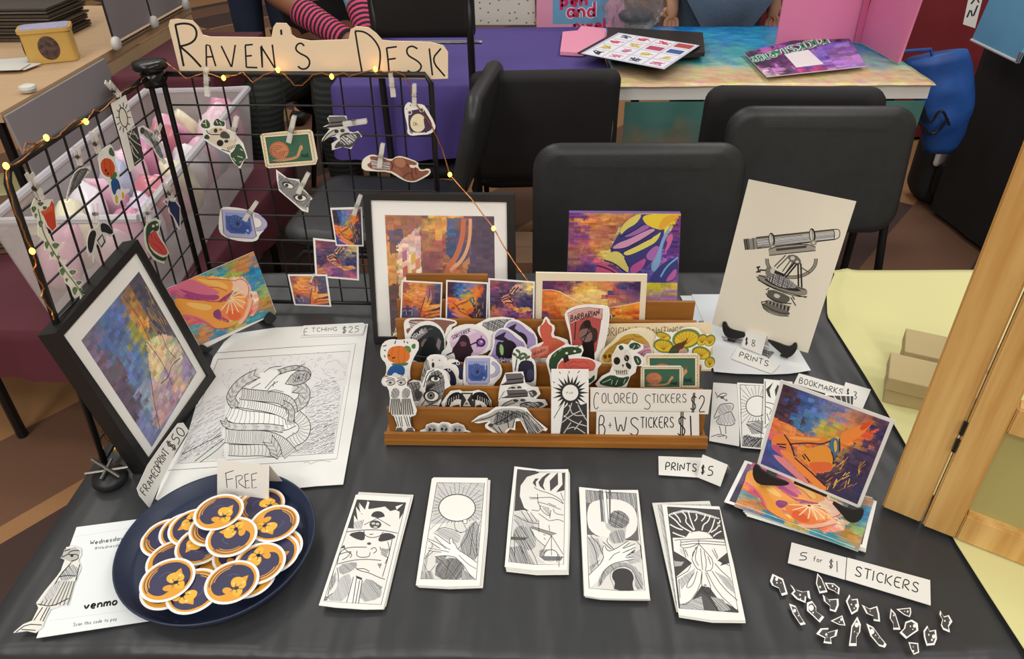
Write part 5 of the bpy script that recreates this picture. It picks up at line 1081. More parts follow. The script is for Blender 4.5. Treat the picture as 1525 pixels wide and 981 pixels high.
# ---- etching of a coiled snake
a = Art(zE, seed=4); fr2 = [(282, 225), (1025, 180), (930, 752), (50, 812)]
a.line([(270, 190), (700, 158), (1055, 138), (950, 785), (0, 850)], 2.5, INK); a.poly(fr2, 'e4e5e2'); a.line(fr2, 2.5, INK, closed=True)
a.hatch([(282, 300), (520, 240), (560, 210), (1020, 190), (1000, 420), (780, 420), (340, 420)], 160, 20, 1.6, '8a8c8a', .9, 30); a.hatch([(160, 480), (330, 420), (310, 620), (90, 720)], 150, 9, 1.8, '7b7f7d', .9, 45); a.hatch([(780, 380), (990, 300), (935, 745), (720, 750), (770, 600)], 165, 8, 2, '5f6261', .9, 30); a.hatch([(700, 640), (945, 560), (932, 750), (700, 755)], 155, 6, 2.2, '3f4242', .8, 40); a.hatch([(90, 720), (300, 600), (320, 780), (55, 808)], 140, 6, 2, '555857', .8, 40)
a.poly([(60, 808), (180, 760), (320, 690), (300, 780)], 'd6d7d3'); a.lines([[(150, 800), (240, 730), (320, 670)], [(180, 805), (260, 750), (325, 690)], [(80, 760), (200, 700), (300, 650)]], 3, INK)
a.poly([(430, 380), (540, 280), (620, 290), (720, 285), (740, 320), (700, 400), (690, 430), (560, 420), (470, 400)], 'eceeea', 1)
def band(pts, w, col='e6e7e3', rib=0, scale=False):
    pts = smooth_pts(pts, 2, False); a.up(); a.line(pts, w+8, INK); a.up(); a.line(pts, w, col); a.up(); n = len(pts); st = 1
    for i in range(1, n-1, 2 if scale else st):
        dx, dy = pts[i+1][0]-pts[i-1][0], pts[i+1][1]-pts[i-1][1]; l = hypot(dx, dy) or 1; nx_, ny_ = -dy/l*w/2, dx/l*w/2; x, y = pts[i]
        if scale:
            m_ = max(2, int(l/20))
            for k in range(m_):
                f = k/m_; X, Y = x+dx*.5*f, y+dy*.5*f; a.line([(X-nx_, Y-ny_), (X+dx/l*w*.5, Y+dy/l*w*.5), (X+nx_, Y+ny_)], 1.8, INK); a.line([(X+nx_, Y+ny_), (X+dx/l*w*.5-nx_*.1, Y+dy/l*w*.5), (X-nx_*.2, Y-ny_*.2)], 1.6, INK)
        elif rib:
            m_ = max(1, int(l/2/rib))
            for k in range(m_): f = k/m_; X, Y = x+dx*.5*f, y+dy*.5*f; a.line([(X-nx_, Y-ny_), (X+dx/l*4, Y+dy/l*4), (X+nx_*.9, Y+ny_*.9)], 2.2, INK)
band([(720, 540), (775, 590), (760, 660), (690, 690), (640, 760)], 62, 'dfe0dc', 16); band([(700, 380), (770, 390), (765, 460), (700, 500)], 60, 'cfd0cc', 0, True)
band([(340, 735), (430, 740), (520, 735), (600, 745)], 60, 'd8d9d5', 14); band([(318, 655), (420, 665), (560, 665), (640, 700), (690, 760)], 74, 'dcddd9', 8); band([(560, 670), (600, 720), (610, 765)], 60, 'd0d1cd', 0, True)
band([(330, 520), (420, 560), (520, 565), (640, 590), (700, 560)], 84, 'eff0ec', 26); band([(310, 560), (330, 600), (420, 608), (560, 605), (650, 620)], 34, 'd4d5d1', 0, True)
band([(395, 470), (480, 485), (580, 500), (680, 540), (690, 590)], 46, 'ecedea', 11); band([(410, 420), (500, 430), (620, 440), (690, 470), (700, 530)], 58, 'd2d3cf', 9); band([(640, 470), (700, 500), (690, 580)], 30, 'c9cac6', 0, True)
band([(510, 305), (430, 340), (370, 400), (350, 450), (380, 490)], 46, 'd5d6d2', 0, True); band([(620, 300), (700, 272), (770, 280), (800, 310), (760, 345)], 22, 'c4c5c1', 0, True)
a.poly([(660, 365), (700, 305), (760, 285), (805, 310), (790, 345), (730, 375)], 'b9bab6', 1); a.line([(660, 365), (700, 305), (760, 285), (805, 310), (790, 345), (730, 375)], 4, INK, sm=1, closed=True); a.hatch([(700, 305), (790, 300), (780, 345), (700, 360)], 30, 9, 2.5, INK, cross=True); a.ell(735, 330, 7, 6, INK)
a.lines([[(545, 390), (600, 330), (640, 300)], [(560, 400), (585, 370), (620, 350)], [(590, 380), (600, 350)], [(450, 370), (500, 340)], [(470, 390), (520, 360)], [(540, 300), (580, 270), (640, 265)], [(700, 290), (740, 270), (770, 250)], [(560, 420), (590, 395), (650, 410)]], 2.6, INK); a.lines([[(765, 808), (790, 800), (800, 818), (830, 800), (870, 795), (915, 800)]], 2, '8a8c8a')
card('etching', [(255, 215), (315, 130), (370, 82), (600, 48), (755, 40), (1125, 26), (1065, 480), (985, 928), (830, 938), (400, 985), (-20, 1040), (-70, 1010), (-20, 860), (110, 650)], flat(TBL+.001), a, paper='e9eae6', T=zE, label='large etching of a coiled snake lying beside the tray', cat='etching')
a = Art(zE); write(a, 'E', (764, 92), (786, 90), (2, -38), 3); write(a, 'TCHING', (808, 72), (950, 66), (1, -22), 3); write(a, '$25', (978, 78), (1074, 72), (2, -34), 3.2)
a.line([(752, 92), (1096, 84), (1112, 32)], 2, '777')
card('price_strip', [(762, 36), (1098, 20), (1112, 36), (1094, 88), (745, 100)], flat(TBL+.003), a, paper='eeeee9', T=zE, label='white strip reading ETCHING $25 on the top of the etching', cat='price card')
# ---- framed print sign
a = Art(); up_ = (-11, -9)
write(a, 'FRAMED', (217, 738), (240, 699), (-9, -8), 1.3); write(a, 'PRINT', (239, 697), (253, 674), (-9, -8), 1.3); write(a, '$50', (258, 672), (277, 644), (-11, -10), 1.5)
card('price_strip', [(223, 756), (208, 738), (204, 727), (220, 692), (242, 660), (265, 630), (273, 629), (281, 641), (262, 672), (238, 722)], leaning((224, 757), (283, 640), (203, 728), .7425), a, paper='e6e5e0', label='white strip reading FRAMED PRINT $50 at the foot of the left frame', cat='price card')
# ---- payment sheet
a = Art(zD); write(a, 'Wednesday', (505, 340), (690, 312), (4, -24), 4, lower=True); write(a, 'K', (712, 308), (728, 306), (4, -24), 4); write(a, '@Wednesday', (532, 368), (690, 345), (3, -17), 2.4, '555', lower=True)
a.lines([[(412, 295), (770, 240)], [(258, 768), (850, 690)]], 1.5, 'c9cccc')
write(a, 'venmo', (470, 704), (655, 676), (10, -46), 10, '1b1b1b', lower=True)
write(a, 'Scan this code to pay', (410, 798), (655, 764), (4, -20), 2.6, '333', lower=True)
card('payment_sheet', [(430, 240), (800, 192), (920, 180), (865, 690), (843, 766), (204, 863)], flat(TBL+.0006), a, paper='e9eeee', T=zD, label='white payment sheet with lettering tucked under the tray', cat='sheet')
a = Art(zD); a.poly([(362, 365), (425, 352), (452, 375), (440, 420), (405, 440), (345, 412)], 'b9b8b2'); a.lines([[(345, 410), (380, 395), (400, 372), (445, 372)], [(385, 395), (440, 392), (440, 420), (400, 432)], [(360, 375), (395, 365)]], 4, INK); a.ell(404, 400, 9, 9, INK)
a.hatch([(330, 510), (400, 440), (448, 480), (425, 520), (350, 550)], 60, 9, 3, MID); a.poly([(310, 540), (420, 540), (385, 650), (300, 690), (212, 680)], 'd6d4cc'); a.lines([[(320+i*14, 545), (225+i*22, 680)] for i in range(8)], 4, MID, 0); a.lines([[(212, 672), (290, 688), (385, 640)], [(330, 520), (380, 510), (425, 515)], [(240, 690), (190, 765)], [(265, 690), (225, 765)], [(280, 690), (240, 770)], [(90, 830), (150, 785), (235, 790)], [(120, 815), (200, 820)], [(400, 440), (330, 520), (310, 560)], [(448, 450), (425, 540)]], 4, INK); a.hatch([(290, 570), (350, 545), (300, 640), (230, 660)], 62, 10, 3, GR)
card('bird_girl_cutout', [(372, 352), (412, 345), (455, 360), (458, 395), (440, 425), (455, 470), (448, 490), (425, 530), (385, 655), (320, 690), (285, 700), (250, 765), (240, 800), (200, 833), (150, 822), (74, 832), (130, 785), (180, 765), (215, 695), (203, 665), (250, 600), (320, 515), (365, 450), (362, 422), (340, 412), (365, 385)], flat(TBL+.0022), a, paper='e6e3da', T=zD, t=.001, label='paper cut-out of a bird-headed girl in a pleated skirt on the payment sheet', cat='cut-out')
# ---- prints under the telescope, bookmarks, price cards at right
a = Art(); a.line([(1040, 479), (1058, 478)], 2.5, '888')
card('print', [(1013, 440), (1090, 440), (1120, 500), (1052, 520)], flat(TBL+.0005), a, paper='dfe6ea', label='lower white print lying behind the telescope print', cat='print', group='prints lying under the telescope print')
card('print', [(1030, 438), (1110, 438), (1130, 500), (1062, 510)], flat(TBL+.0016), None, paper='e2e8ec', label='blank side of a white print peeping out left of the telescope print', cat='print', group='prints lying under the telescope print')
a = Art(zK4); a.hatch([(330, 515), (500, 540), (480, 580), (350, 560)], 10, 8, 4, '555'); a.hatch([(650, 620), (740, 640), (700, 690), (640, 660)], 20, 8, 4, '444', cross=True)
card('print', [(230, 430), (500, 480), (800, 560), (925, 620), (1020, 780), (860, 805), (700, 812), (450, 805), (275, 790), (240, 600)], flat(TBL+.003), a, paper='dfe2e2', T=zK4, label='white telescope print lying under the PRINTS card', cat='print', group='prints lying under the telescope print')
a = Art(zK4); write(a, 'PRINTS', (470, 678), (690, 752), (8, -42), 6)
card('price_strip', [(452, 606), (782, 738), (716, 806), (404, 688)], flat(TBL+.005), a, T=zK4, label='white card reading PRINTS lying under the $8 tag', cat='price card')
a = Art(zK4); write(a, '$', (514, 580), (534, 584), (3, -50), 5); write(a, '8', (564, 594), (592, 602), (4, -52), 5)
tent('price_card', [(520, 478), (682, 514), (640, 662), (486, 600)], standing(zK4(486, 600), zK4(640, 662), 12, .746), a, 'small folded card reading $8 in front of the telescope print', T=zK4)
a = Art(zC3); write(a, 'PRINTS', (872, 866), (1045, 876), (3, -44), 6)
card('price_strip', [(832, 788), (1085, 798), (1062, 908), (834, 893)], flat(TBL+.0008), a, T=zC3, label='white card reading PRINTS below the sticker rack', cat='price card')
a = Art(zC3); write(a, '$', (1070, 885), (1090, 888), (4, -44), 4.5); write(a, '5', (1108, 896), (1138, 902), (6, -54), 6)
tent('price_card', [(1080, 780), (1222, 838), (1180, 960), (1048, 906)], standing(zC3(1048, 906), zC3(1180, 960), 25, .742), a, 'small folded card reading $5 beside the PRINTS card', T=zC3)
a = Art(zK5); write(a, 'BOOKMARKS', (686, 98), (1000, 185), (8, -40), 5.5)
card('price_strip', [(686, 27), (1040, 128), (1010, 215), (648, 104)], flat(TBL+.0008), a, T=zK5, label='white card reading BOOKMARKS above the bridge print', cat='price card')
a = Art(zK5); write(a, '$', (1034, 184), (1050, 188), (4, -42), 4.5); write(a, '3', (1080, 215), (1108, 222), (6, -56), 6)
card('price_strip', [(1026, 92), (1212, 146), (1150, 292), (985, 235)], flat(TBL+.002), a, T=zK5, paper='dfddd8', label='grey-white card reading $3 beside the BOOKMARKS card', cat='price card')
# bookmarks peeping out beside the bridge print
a = Art(zK5); a.poly([(895, 190), (1085, 195), (1080, 262), (880, 200)], '4a4a48'); a.lines([[(940, 192), (960, 220)], [(990, 194), (1000, 235)], [(1030, 195), (1036, 250)], [(1060, 195), (1062, 255)]], 6, 'e8e8e2', 0)
card('bookmark', [(880, 172), (1092, 185), (1085, 290), (860, 250)], flat(TBL+.003), a, paper=PAP, T=zK5, label='dark ray-patterned bookmark peeping out behind the bridge print', cat='bookmark', group='bookmarks beside the bridge print')
a = Art(zK5, seed=2); a.lines([[(75, 165), (90, 200), (150, 195), (160, 175), (120, 172), (85, 210)], [(130, 210), (165, 235), (155, 215)], [(110, 260), (130, 250), (200, 245), (210, 270), (195, 300)], [(65, 350), (90, 290), (110, 260)], [(65, 360), (120, 330), (190, 305)], [(190, 305), (228, 390), (180, 415), (70, 395), (120, 330)], [(105, 412), (118, 470)], [(150, 415), (152, 470)], [(45, 490), (110, 470), (165, 490), (150, 505)], [(90, 490), (140, 485)]], 4.5, '4a4a48'); a.lines([[(120+i*16, 325), (95+i*23, 402)] for i in range(6)], 4, MID, 0); a.ell(125, 205, 14, 10, '555'); a.hatch([(90, 290), (130, 250), (200, 260), (190, 300), (100, 340)], 50, 12, 3, '777'); a.hatch([(110, 335), (190, 310), (220, 390), (90, 395)], 80, 13, 3, GR)
card('bookmark', [(60, 95), (258, 108), (250, 560), (30, 520)], flat(TBL+.0008), a, paper='dedcd8', T=zK5, label='bookmark of a bird-headed girl beside the rack', cat='bookmark', group='bookmarks beside the bridge print')
a = Art(zK5); fr = [(255, 112), (425, 118), (405, 572), (272, 560)]; a.poly(fr, 'e8e7e1'); a.up(); sunrays(a, 380, 268, 84, 84, [(255, 112), (425, 118), (420, 400), (262, 400)], 30, 3); a.ell(380, 268, 84, 78, INK); a.ell(380, 268, 78, 72, 'ebe9e4'); a.hatch([(300, 400), (430, 370), (420, 470), (340, 470)], 30, 9, 4, MID); a.hatch([(280, 480), (420, 500), (405, 572), (275, 560)], 60, 8, 4, INK, cross=True); a.lines([[(300, 400), (360, 440), (430, 470)], [(310, 385), (400, 375)], [(275, 500), (320, 470), (340, 530)], [(340, 520), (420, 500)]], 4, INK); a.line(fr, 4, INK, closed=True)
card('bookmark', [(235, 95), (470, 108), (450, 585), (262, 568)], flat(TBL+.002), a, paper=PAP, T=zK5, label='sun bookmark half under the bridge print', cat='bookmark', group='bookmarks beside the bridge print')
a = Art(zK5); a.poly([(500, 92), (445, 145), (462, 195), (482, 210), (470, 150)], '3c3b3a'); a.poly([(530, 110), (548, 130), (515, 200), (510, 150)], '3c3b3a'); a.lines([[(440, 85), (440, 400)], [(445, 240), (500, 250), (520, 280)], [(440, 270), (490, 290), (470, 330)], [(450, 320), (480, 400)], [(440, 420), (480, 380)]], 4, INK)
card('bookmark', [(430, 68), (640, 90), (600, 420), (425, 420)], flat(TBL+.0034), a, paper=PAP, T=zK5, label='bookmark with black swoops half under the bridge print', cat='bookmark', group='bookmarks beside the bridge print')
# ---- small sticker sign and critter stickers
a = Art(zK7); write(a, '5', (345, 214), (402, 222), (8, -58), 7); write(a, 'for', (448, 222), (514, 236), (4, -38), 5, lower=True); write(a, '$', (562, 268), (592, 276), (4, -58), 5); write(a, '1', (620, 302), (632, 305), (2, -80), 6)
card('price_strip', [(290, 85), (692, 197), (680, 358), (262, 235)], flat(TBL+.0008), a, T=zK7, label='white card reading 5 for $1 above the tiny stickers', cat='price card')
a = Art(zK7); write(a, 'STICKERS', (752, 330), (1215, 455), (10, -72), 8.5)
card('price_strip', [(698, 196), (1305, 362), (1309, 546), (686, 358)], flat(TBL+.0008), a, T=zK7, label='white card reading STICKERS above the tiny stickers', cat='price card')
CR = [('round-headed', [(152, 320), (225, 355), (240, 400), (258, 460), (218, 472), (196, 420), (150, 400), (135, 370)], [(180, 355, 13), (182, 382, 6), (210, 382, 4)]),
 ('fish-tailed', [(284, 398), (330, 435), (372, 448), (415, 440), (425, 500), (395, 480), (390, 525), (330, 500), (290, 460), (310, 440)], [(352, 470, 8), (312, 485, 4), (355, 498, 5)]),
 ('knife-shaped', [(480, 315), (510, 350), (550, 445), (495, 455), (470, 385)], [(498, 412, 9)]),
 ('short hooked', [(535, 382), (600, 388), (640, 420), (635, 465), (600, 440), (560, 425)], [(590, 405, 8), (612, 425, 5)]),
 ('slim bullet-shaped', [(275, 538), (320, 555), (355, 630), (390, 680), (355, 688), (300, 605)], [(312, 585, 13), (340, 622, 5)]),
 ('spoon-headed', [(405, 530), (440, 518), (470, 560), (468, 590), (525, 630), (495, 668), (450, 625), (405, 585)], [(434, 565, 22), (448, 600, 7)]),
 ('boot-shaped', [(520, 470), (560, 505), (630, 500), (632, 545), (612, 592), (570, 580), (572, 550), (530, 515)], [(568, 518, 4)]),
 ('horned grinning', [(715, 470), (730, 505), (772, 500), (782, 550), (772, 585), (730, 610), (708, 560), (690, 515)], [(765, 548, 13), (728, 540, 6), (748, 568, 6)]),
 ('boot-shaped long-toed', [(808, 545), (860, 572), (915, 555), (930, 610), (935, 662), (890, 655), (890, 625), (840, 605)], [(865, 590, 4)]),
 ('beaked', [(580, 660), (660, 622), (682, 692), (640, 688)], [(655, 650, 11), (640, 668, 5)]),
 ('shark-like', [(475, 755), (505, 718), (560, 715), (555, 745), (625, 725), (615, 770), (575, 785), (582, 825), (525, 818), (535, 785)], [(544, 760, 10), (550, 780, 4)]),
 ('tall pointed', [(770, 635), (795, 690), (790, 740), (765, 780), (765, 838), (712, 838), (720, 780), (730, 700)], [(766, 690, 18), (750, 740, 5), (770, 750, 4)]),
 ('fat bullet-shaped', [(842, 685), (890, 710), (940, 780), (982, 830), (970, 852), (930, 840), (870, 770)], [(880, 738, 20), (905, 765, 5), (928, 785, 4)]),
 ('folded knife-shaped', [(1018, 575), (1050, 610), (1085, 720), (1035, 720), (1035, 680), (1010, 640)], [(1038, 620, 7)]),
 ('small beaked', [(1062, 575), (1160, 565), (1165, 600), (1155, 630), (1115, 615)], [(1140, 592, 8), (1118, 590, 4)]),
 ('round-headed bright-eyed', [(1125, 670), (1170, 655), (1210, 680), (1215, 730), (1170, 760), (1130, 788), (1085, 745), (1115, 715)], [(1190, 697, 14), (1160, 700, 6), (1178, 722, 5)]),
 ('horned smiling', [(1285, 698), (1300, 735), (1345, 728), (1352, 790), (1335, 832), (1280, 838), (1262, 780), (1258, 735)], [(1330, 775, 15), (1295, 762, 7), (1318, 800, 9)]),
 ('tiny cup-shaped', [(1148, 818), (1215, 825), (1222, 890), (1185, 905), (1165, 870)], [(1180, 882, 9), (1180, 850, 4)]),
 ('long-eared', [(1380, 588), (1405, 630), (1440, 620), (1465, 665), (1440, 700), (1448, 740), (1400, 720), (1385, 690), (1395, 650), (1375, 615)], [(1412, 660, 7), (1450, 670, 9)])]
for i, (d, ol, eyes) in enumerate(CR):
    c = (sum(p[0] for p in ol)/len(ol), sum(p[1] for p in ol)/len(ol)); a = Art(zK7)
    a.poly([(c[0]+(x-c[0])*.80, c[1]+(y-c[1])*.84) for x, y in ol], '474645')
    for x, y, r in eyes: a.ell(x, y, r*.8, r, 'f2f1ee')
    card('tiny_sticker', [(c[0]+(x-c[0])*1.06, c[1]+(y-c[1])*1.06) for x, y in ol], flat(TBL+.0006+.0004*(i % 3)), a, paper='f4f3f0', t=.0003, T=zK7, m='ink_gloss', label=f'tiny {d} grey critter sticker with a white edge', cat='sticker', group='tiny stickers at the front right')
# ================================================================== PAINTED PRINTS
UNIT = [(0, 0), (1, 0), (1, 1), (0, 1)]
def quadT(T, q): return [T(x, y) for x, y in q]
def inner(q, f):
    T = onquad(q); return [T(f, f), T(1-f, f), T(1-f, 1-f), T(f, 1-f)]
def p_hands_fruit(q, a, n=56):
    """two hands cupping a peeled mandarin on turquoise"""
    a.paint(q, [(None, [(.1, .1, '3f8f9a'), (.3, .08, '7a9a5a'), (.5, .15, '3b93b5'), (.7, .2, '9aa63c'), (.85, .12, 'c98a50'), (.95, .3, '2f86b0'), (.8, .5, '3a8fb8'), (.95, .6, '8fae6a'), (.9, .75, 'b98a48'), (.75, .9, '3f97a8'), (.5, .92, 'c8b04a'), (.3, .95, '3a86a8'), (.15, .85, 'd08a4a'), (.05, .7, '5fa0a0'), (.03, .3, '4a8f98')]),
        ([(0, .0), (.35, .0), (.55, .12), (.66, .22), (.62, .42), (.5, .5), (.3, .42), (0, .12)], [(.1, .05, 'd0608a'), (.25, .1, 'ef9a4a'), (.45, .15, 'f2b45a'), (.58, .22, 'f4cf9a'), (.2, .25, 'a83a78'), (.4, .32, 'd85a78'), (.52, .42, '9a3a6a')]),
        ([(0, .28), (.3, .42), (.5, .5), (.62, .6), (.60, .78), (.45, .86), (.3, .72), (.1, .66), (0, .62)], [(.05, .4, 'ef8a3a'), (.2, .5, 'f4a63e'), (.4, .55, 'f2a850'), (.12, .6, 'd8607a'), (.45, .72, '9a3f70'), (.35, .68, 'ee9a58'), (.52, .82, 'f6c87a')]),
        ([(.60, .28), (.68, .20), (.80, .26), (.84, .46), (.78, .62), (.66, .5)], [(.7, .3, 'f2c8a8'), (.78, .45, 'eeb898')]),
        ([(.82, .52), (.88, .55), (.86, .74), (.74, .9), (.70, .86), (.78, .72)], [(.84, .6, 'f4cfae'), (.78, .8, 'ef9a8a')]),
        ([(.50, .52), (.62, .44), (.74, .48), (.80, .64), (.74, .84), (.62, .90), (.50, .82)], [(.55, .6, 'f08a4a'), (.66, .55, 'f6b87a'), (.7, .7, 'ee7a3c'), (.62, .82, 'e0603a'), (.76, .66, 'f4a66a')])], n, n, cj=.08, seed=11)
    U_ = homog([(55, 398), (845, 58), (1048, 618), (350, 915)], UNIT); T_ = onquad(q); a.T = lambda x, y: T_(*U_(x, y))
    for c, p in (('ef9d4c', [(75, 395), (340, 268), (420, 310), (520, 308), (660, 322), (650, 400), (640, 430), (560, 480), (520, 510), (400, 500), (300, 470), (200, 420)]), ('d9708a', [(75, 395), (250, 300), (350, 340), (460, 390), (560, 440), (400, 470), (250, 430)]), ('f4bb62', [(300, 300), (420, 318), (560, 330), (630, 400), (540, 395), (400, 350)]), ('a9437c', [(130, 385), (260, 425), (400, 458), (540, 450), (520, 505), (400, 500), (280, 472)]),
                 ('f0a044', [(85, 470), (300, 500), (420, 512), (560, 520), (560, 560), (480, 600), (460, 660), (560, 700), (700, 715), (620, 755), (480, 765), (400, 700), (300, 665), (200, 660)]), ('f6c266', [(200, 520), (380, 530), (480, 560), (430, 600), (300, 580)]), ('df6f84', [(190, 630), (300, 640), (400, 680), (490, 745), (480, 765), (400, 705), (300, 668), (200, 662)]), ('8f3f72', [(470, 605), (540, 572), (552, 685), (482, 665)]),
                 ('f2c9ae', [(660, 330), (720, 305), (780, 330), (805, 400), (790, 470), (740, 440), (680, 420), (650, 400)]), ('f0b89a', [(800, 480), (830, 470), (840, 540), (800, 640), (740, 720), (690, 720), (760, 620), (790, 560)]), ('ee8448', [(540, 600), (580, 560), (600, 500), (640, 450), (720, 440), (770, 480), (780, 580), (740, 680), (650, 695), (560, 660)]), ('f3a868', [(640, 490), (720, 450), (765, 490), (770, 560), (700, 570)]), ('e5673a', [(600, 600), (680, 590), (740, 630), (700, 690), (620, 680)])): a.poly(p, c, 2)
    a.up()
    for k in range(9): t = -1.2+k*.42; a.line([(628, 490), (628+70*cos(t), 492+60*sin(t)), (640+135*cos(t+.15), 500+130*sin(t+.15))], 8, 'f9e2b4', sm=1)
    a.lines([[(420, 310), (520, 308), (660, 322)], [(440, 385), (520, 380), (600, 420)], [(420, 512), (560, 520)], [(300, 665), (400, 702), (480, 765), (620, 755), (700, 715)], [(660, 330), (720, 305), (780, 330), (805, 400), (790, 470)], [(560, 480), (640, 430)], [(840, 500), (800, 640), (740, 720)], [(85, 470), (300, 500)]], 6, 'b5474a', 2)
def p_bridge(q, a, n=56):
    """arms linked like a bridge against blue and dusk"""
    a.paint(q, [(None, [(.08, .08, '4a3040'), (.1, .3, '3a2a38'), (.08, .42, '5a3a48'), (.25, .12, '3f5a9a'), (.4, .2, '5a80b8'), (.55, .1, '7a7aa8'), (.3, .35, '4a78a8'), (.5, .3, 'b8a84a'), (.65, .2, 'c88a58'), (.55, .42, 'd8a03c'), (.8, .2, 'd87a3c'), (.95, .15, '3a3458'), (.9, .4, '453a5a'), (.85, .65, '3c3250'), (.9, .9, '3a3456'), (.7, .85, '4a3548'), (.08, .7, '3f5a98'), (.1, .9, '4a4a88')]),
        ([(.0, .40), (.2, .42), (.48, .50), (.60, .47), (.80, .22), (.94, .10), (.90, .22), (.72, .42), (.64, .62), (.46, .60), (.2, .56), (.15, .72), (0, .66)], [(.05, .48, 'e87a3a'), (.2, .46, 'f0904a'), (.4, .54, 'c8683a'), (.7, .4, 'ef8a3e'), (.85, .2, 'e0603a'), (.1, .6, 'd8607a'), (.62, .52, '4a6a88')]),
        ([(.32, .60), (.52, .56), (.64, .62), (.62, .80), (.50, .86), (.36, .78)], [(.4, .65, 'e8983c'), (.55, .62, 'f0a83e'), (.55, .78, 'df6a3c'), (.42, .75, 'd8703a')]),
        ([(.08, .60), (.24, .66), (.5, .98), (.56, 1), (.40, 1), (.2, .84)], [(.15, .66, 'e88a5a'), (.3, .8, 'd87a88'), (.42, .92, 'ef9a4a')]),
        ([(.20, .55), (.32, .60), (.60, .92), (.62, 1), (.54, 1), (.36, .8)], [(.3, .65, 'ef8a48'), (.45, .8, 'e0784a'), (.56, .94, 'ef9a48')])], n, n, cj=.10, seed=21)
    a.T = onquad(q); a.up(); rr = random.Random(5)
    for k in range(34): x, y = rr.uniform(.66, .94), rr.uniform(.45, .9); a.line([(x, y), (x+rr.uniform(-.05, .02), y+rr.uniform(.05, .1))], .008, rr.choice(['d89a3c', 'c0803a', 'e8b85a', '8a6a4a']))
    U_ = homog([(553, 76), (1387, 372), (1130, 1014), (375, 697)], UNIT); T_ = onquad(q); a.T = lambda x, y: T_(*U_(x, y))
    for c, p in (('e8833a', [(478, 465), (560, 462), (640, 480), (750, 490), (850, 492), (920, 520), (900, 550), (850, 545), (760, 535), (660, 540), (600, 545), (640, 650), (560, 660), (450, 560)]), ('f0a25c', [(600, 480), (740, 495), (850, 500), (840, 520), (700, 515), (600, 505)]), ('c8587a', [(455, 545), (540, 560), (620, 640), (560, 650), (470, 590)]), ('ec8a3e', [(1000, 455), (1100, 420), (1180, 390), (1262, 352), (1240, 400), (1150, 490), (1060, 540), (1000, 550)]), ('d9502f', [(1150, 400), (1262, 352), (1235, 400), (1160, 450)]),
                 ('e8963a', [(690, 620), (760, 580), (870, 545), (920, 580), (940, 640), (940, 700), (930, 760), (850, 765), (780, 740), (690, 660)]), ('df6a3c', [(740, 690), (850, 680), (940, 690), (930, 755), (850, 765), (780, 740)]), ('4b6f8c', [(900, 520), (960, 488), (992, 520), (990, 600), (950, 660), (928, 600)]), ('e2b04a', [(945, 520), (970, 510), (975, 590), (955, 620)]),
                 ('ef8f48', [(500, 580), (600, 600), (680, 670), (760, 750), (890, 870), (885, 915), (830, 885), (720, 800), (620, 700)]), ('e08a90', [(450, 620), (540, 640), (640, 730), (770, 860), (720, 850), (600, 760)]), ('4a568f', [(440, 640), (520, 680), (600, 770), (520, 740), (430, 680)])): a.poly(p, c, 2)
    a.lines([[(600, 545), (660, 540), (760, 535), (850, 548), (920, 520)], [(560, 470), (610, 540), (640, 640)], [(928, 600), (950, 660), (940, 700)], [(992, 500), (995, 600)], [(715, 620), (740, 650), (760, 680)], [(700, 630), (725, 665)], [(640, 650), (760, 755), (880, 870)], [(500, 545), (575, 548)], [(520, 560), (575, 575)]], 8, '3a2230', 2)
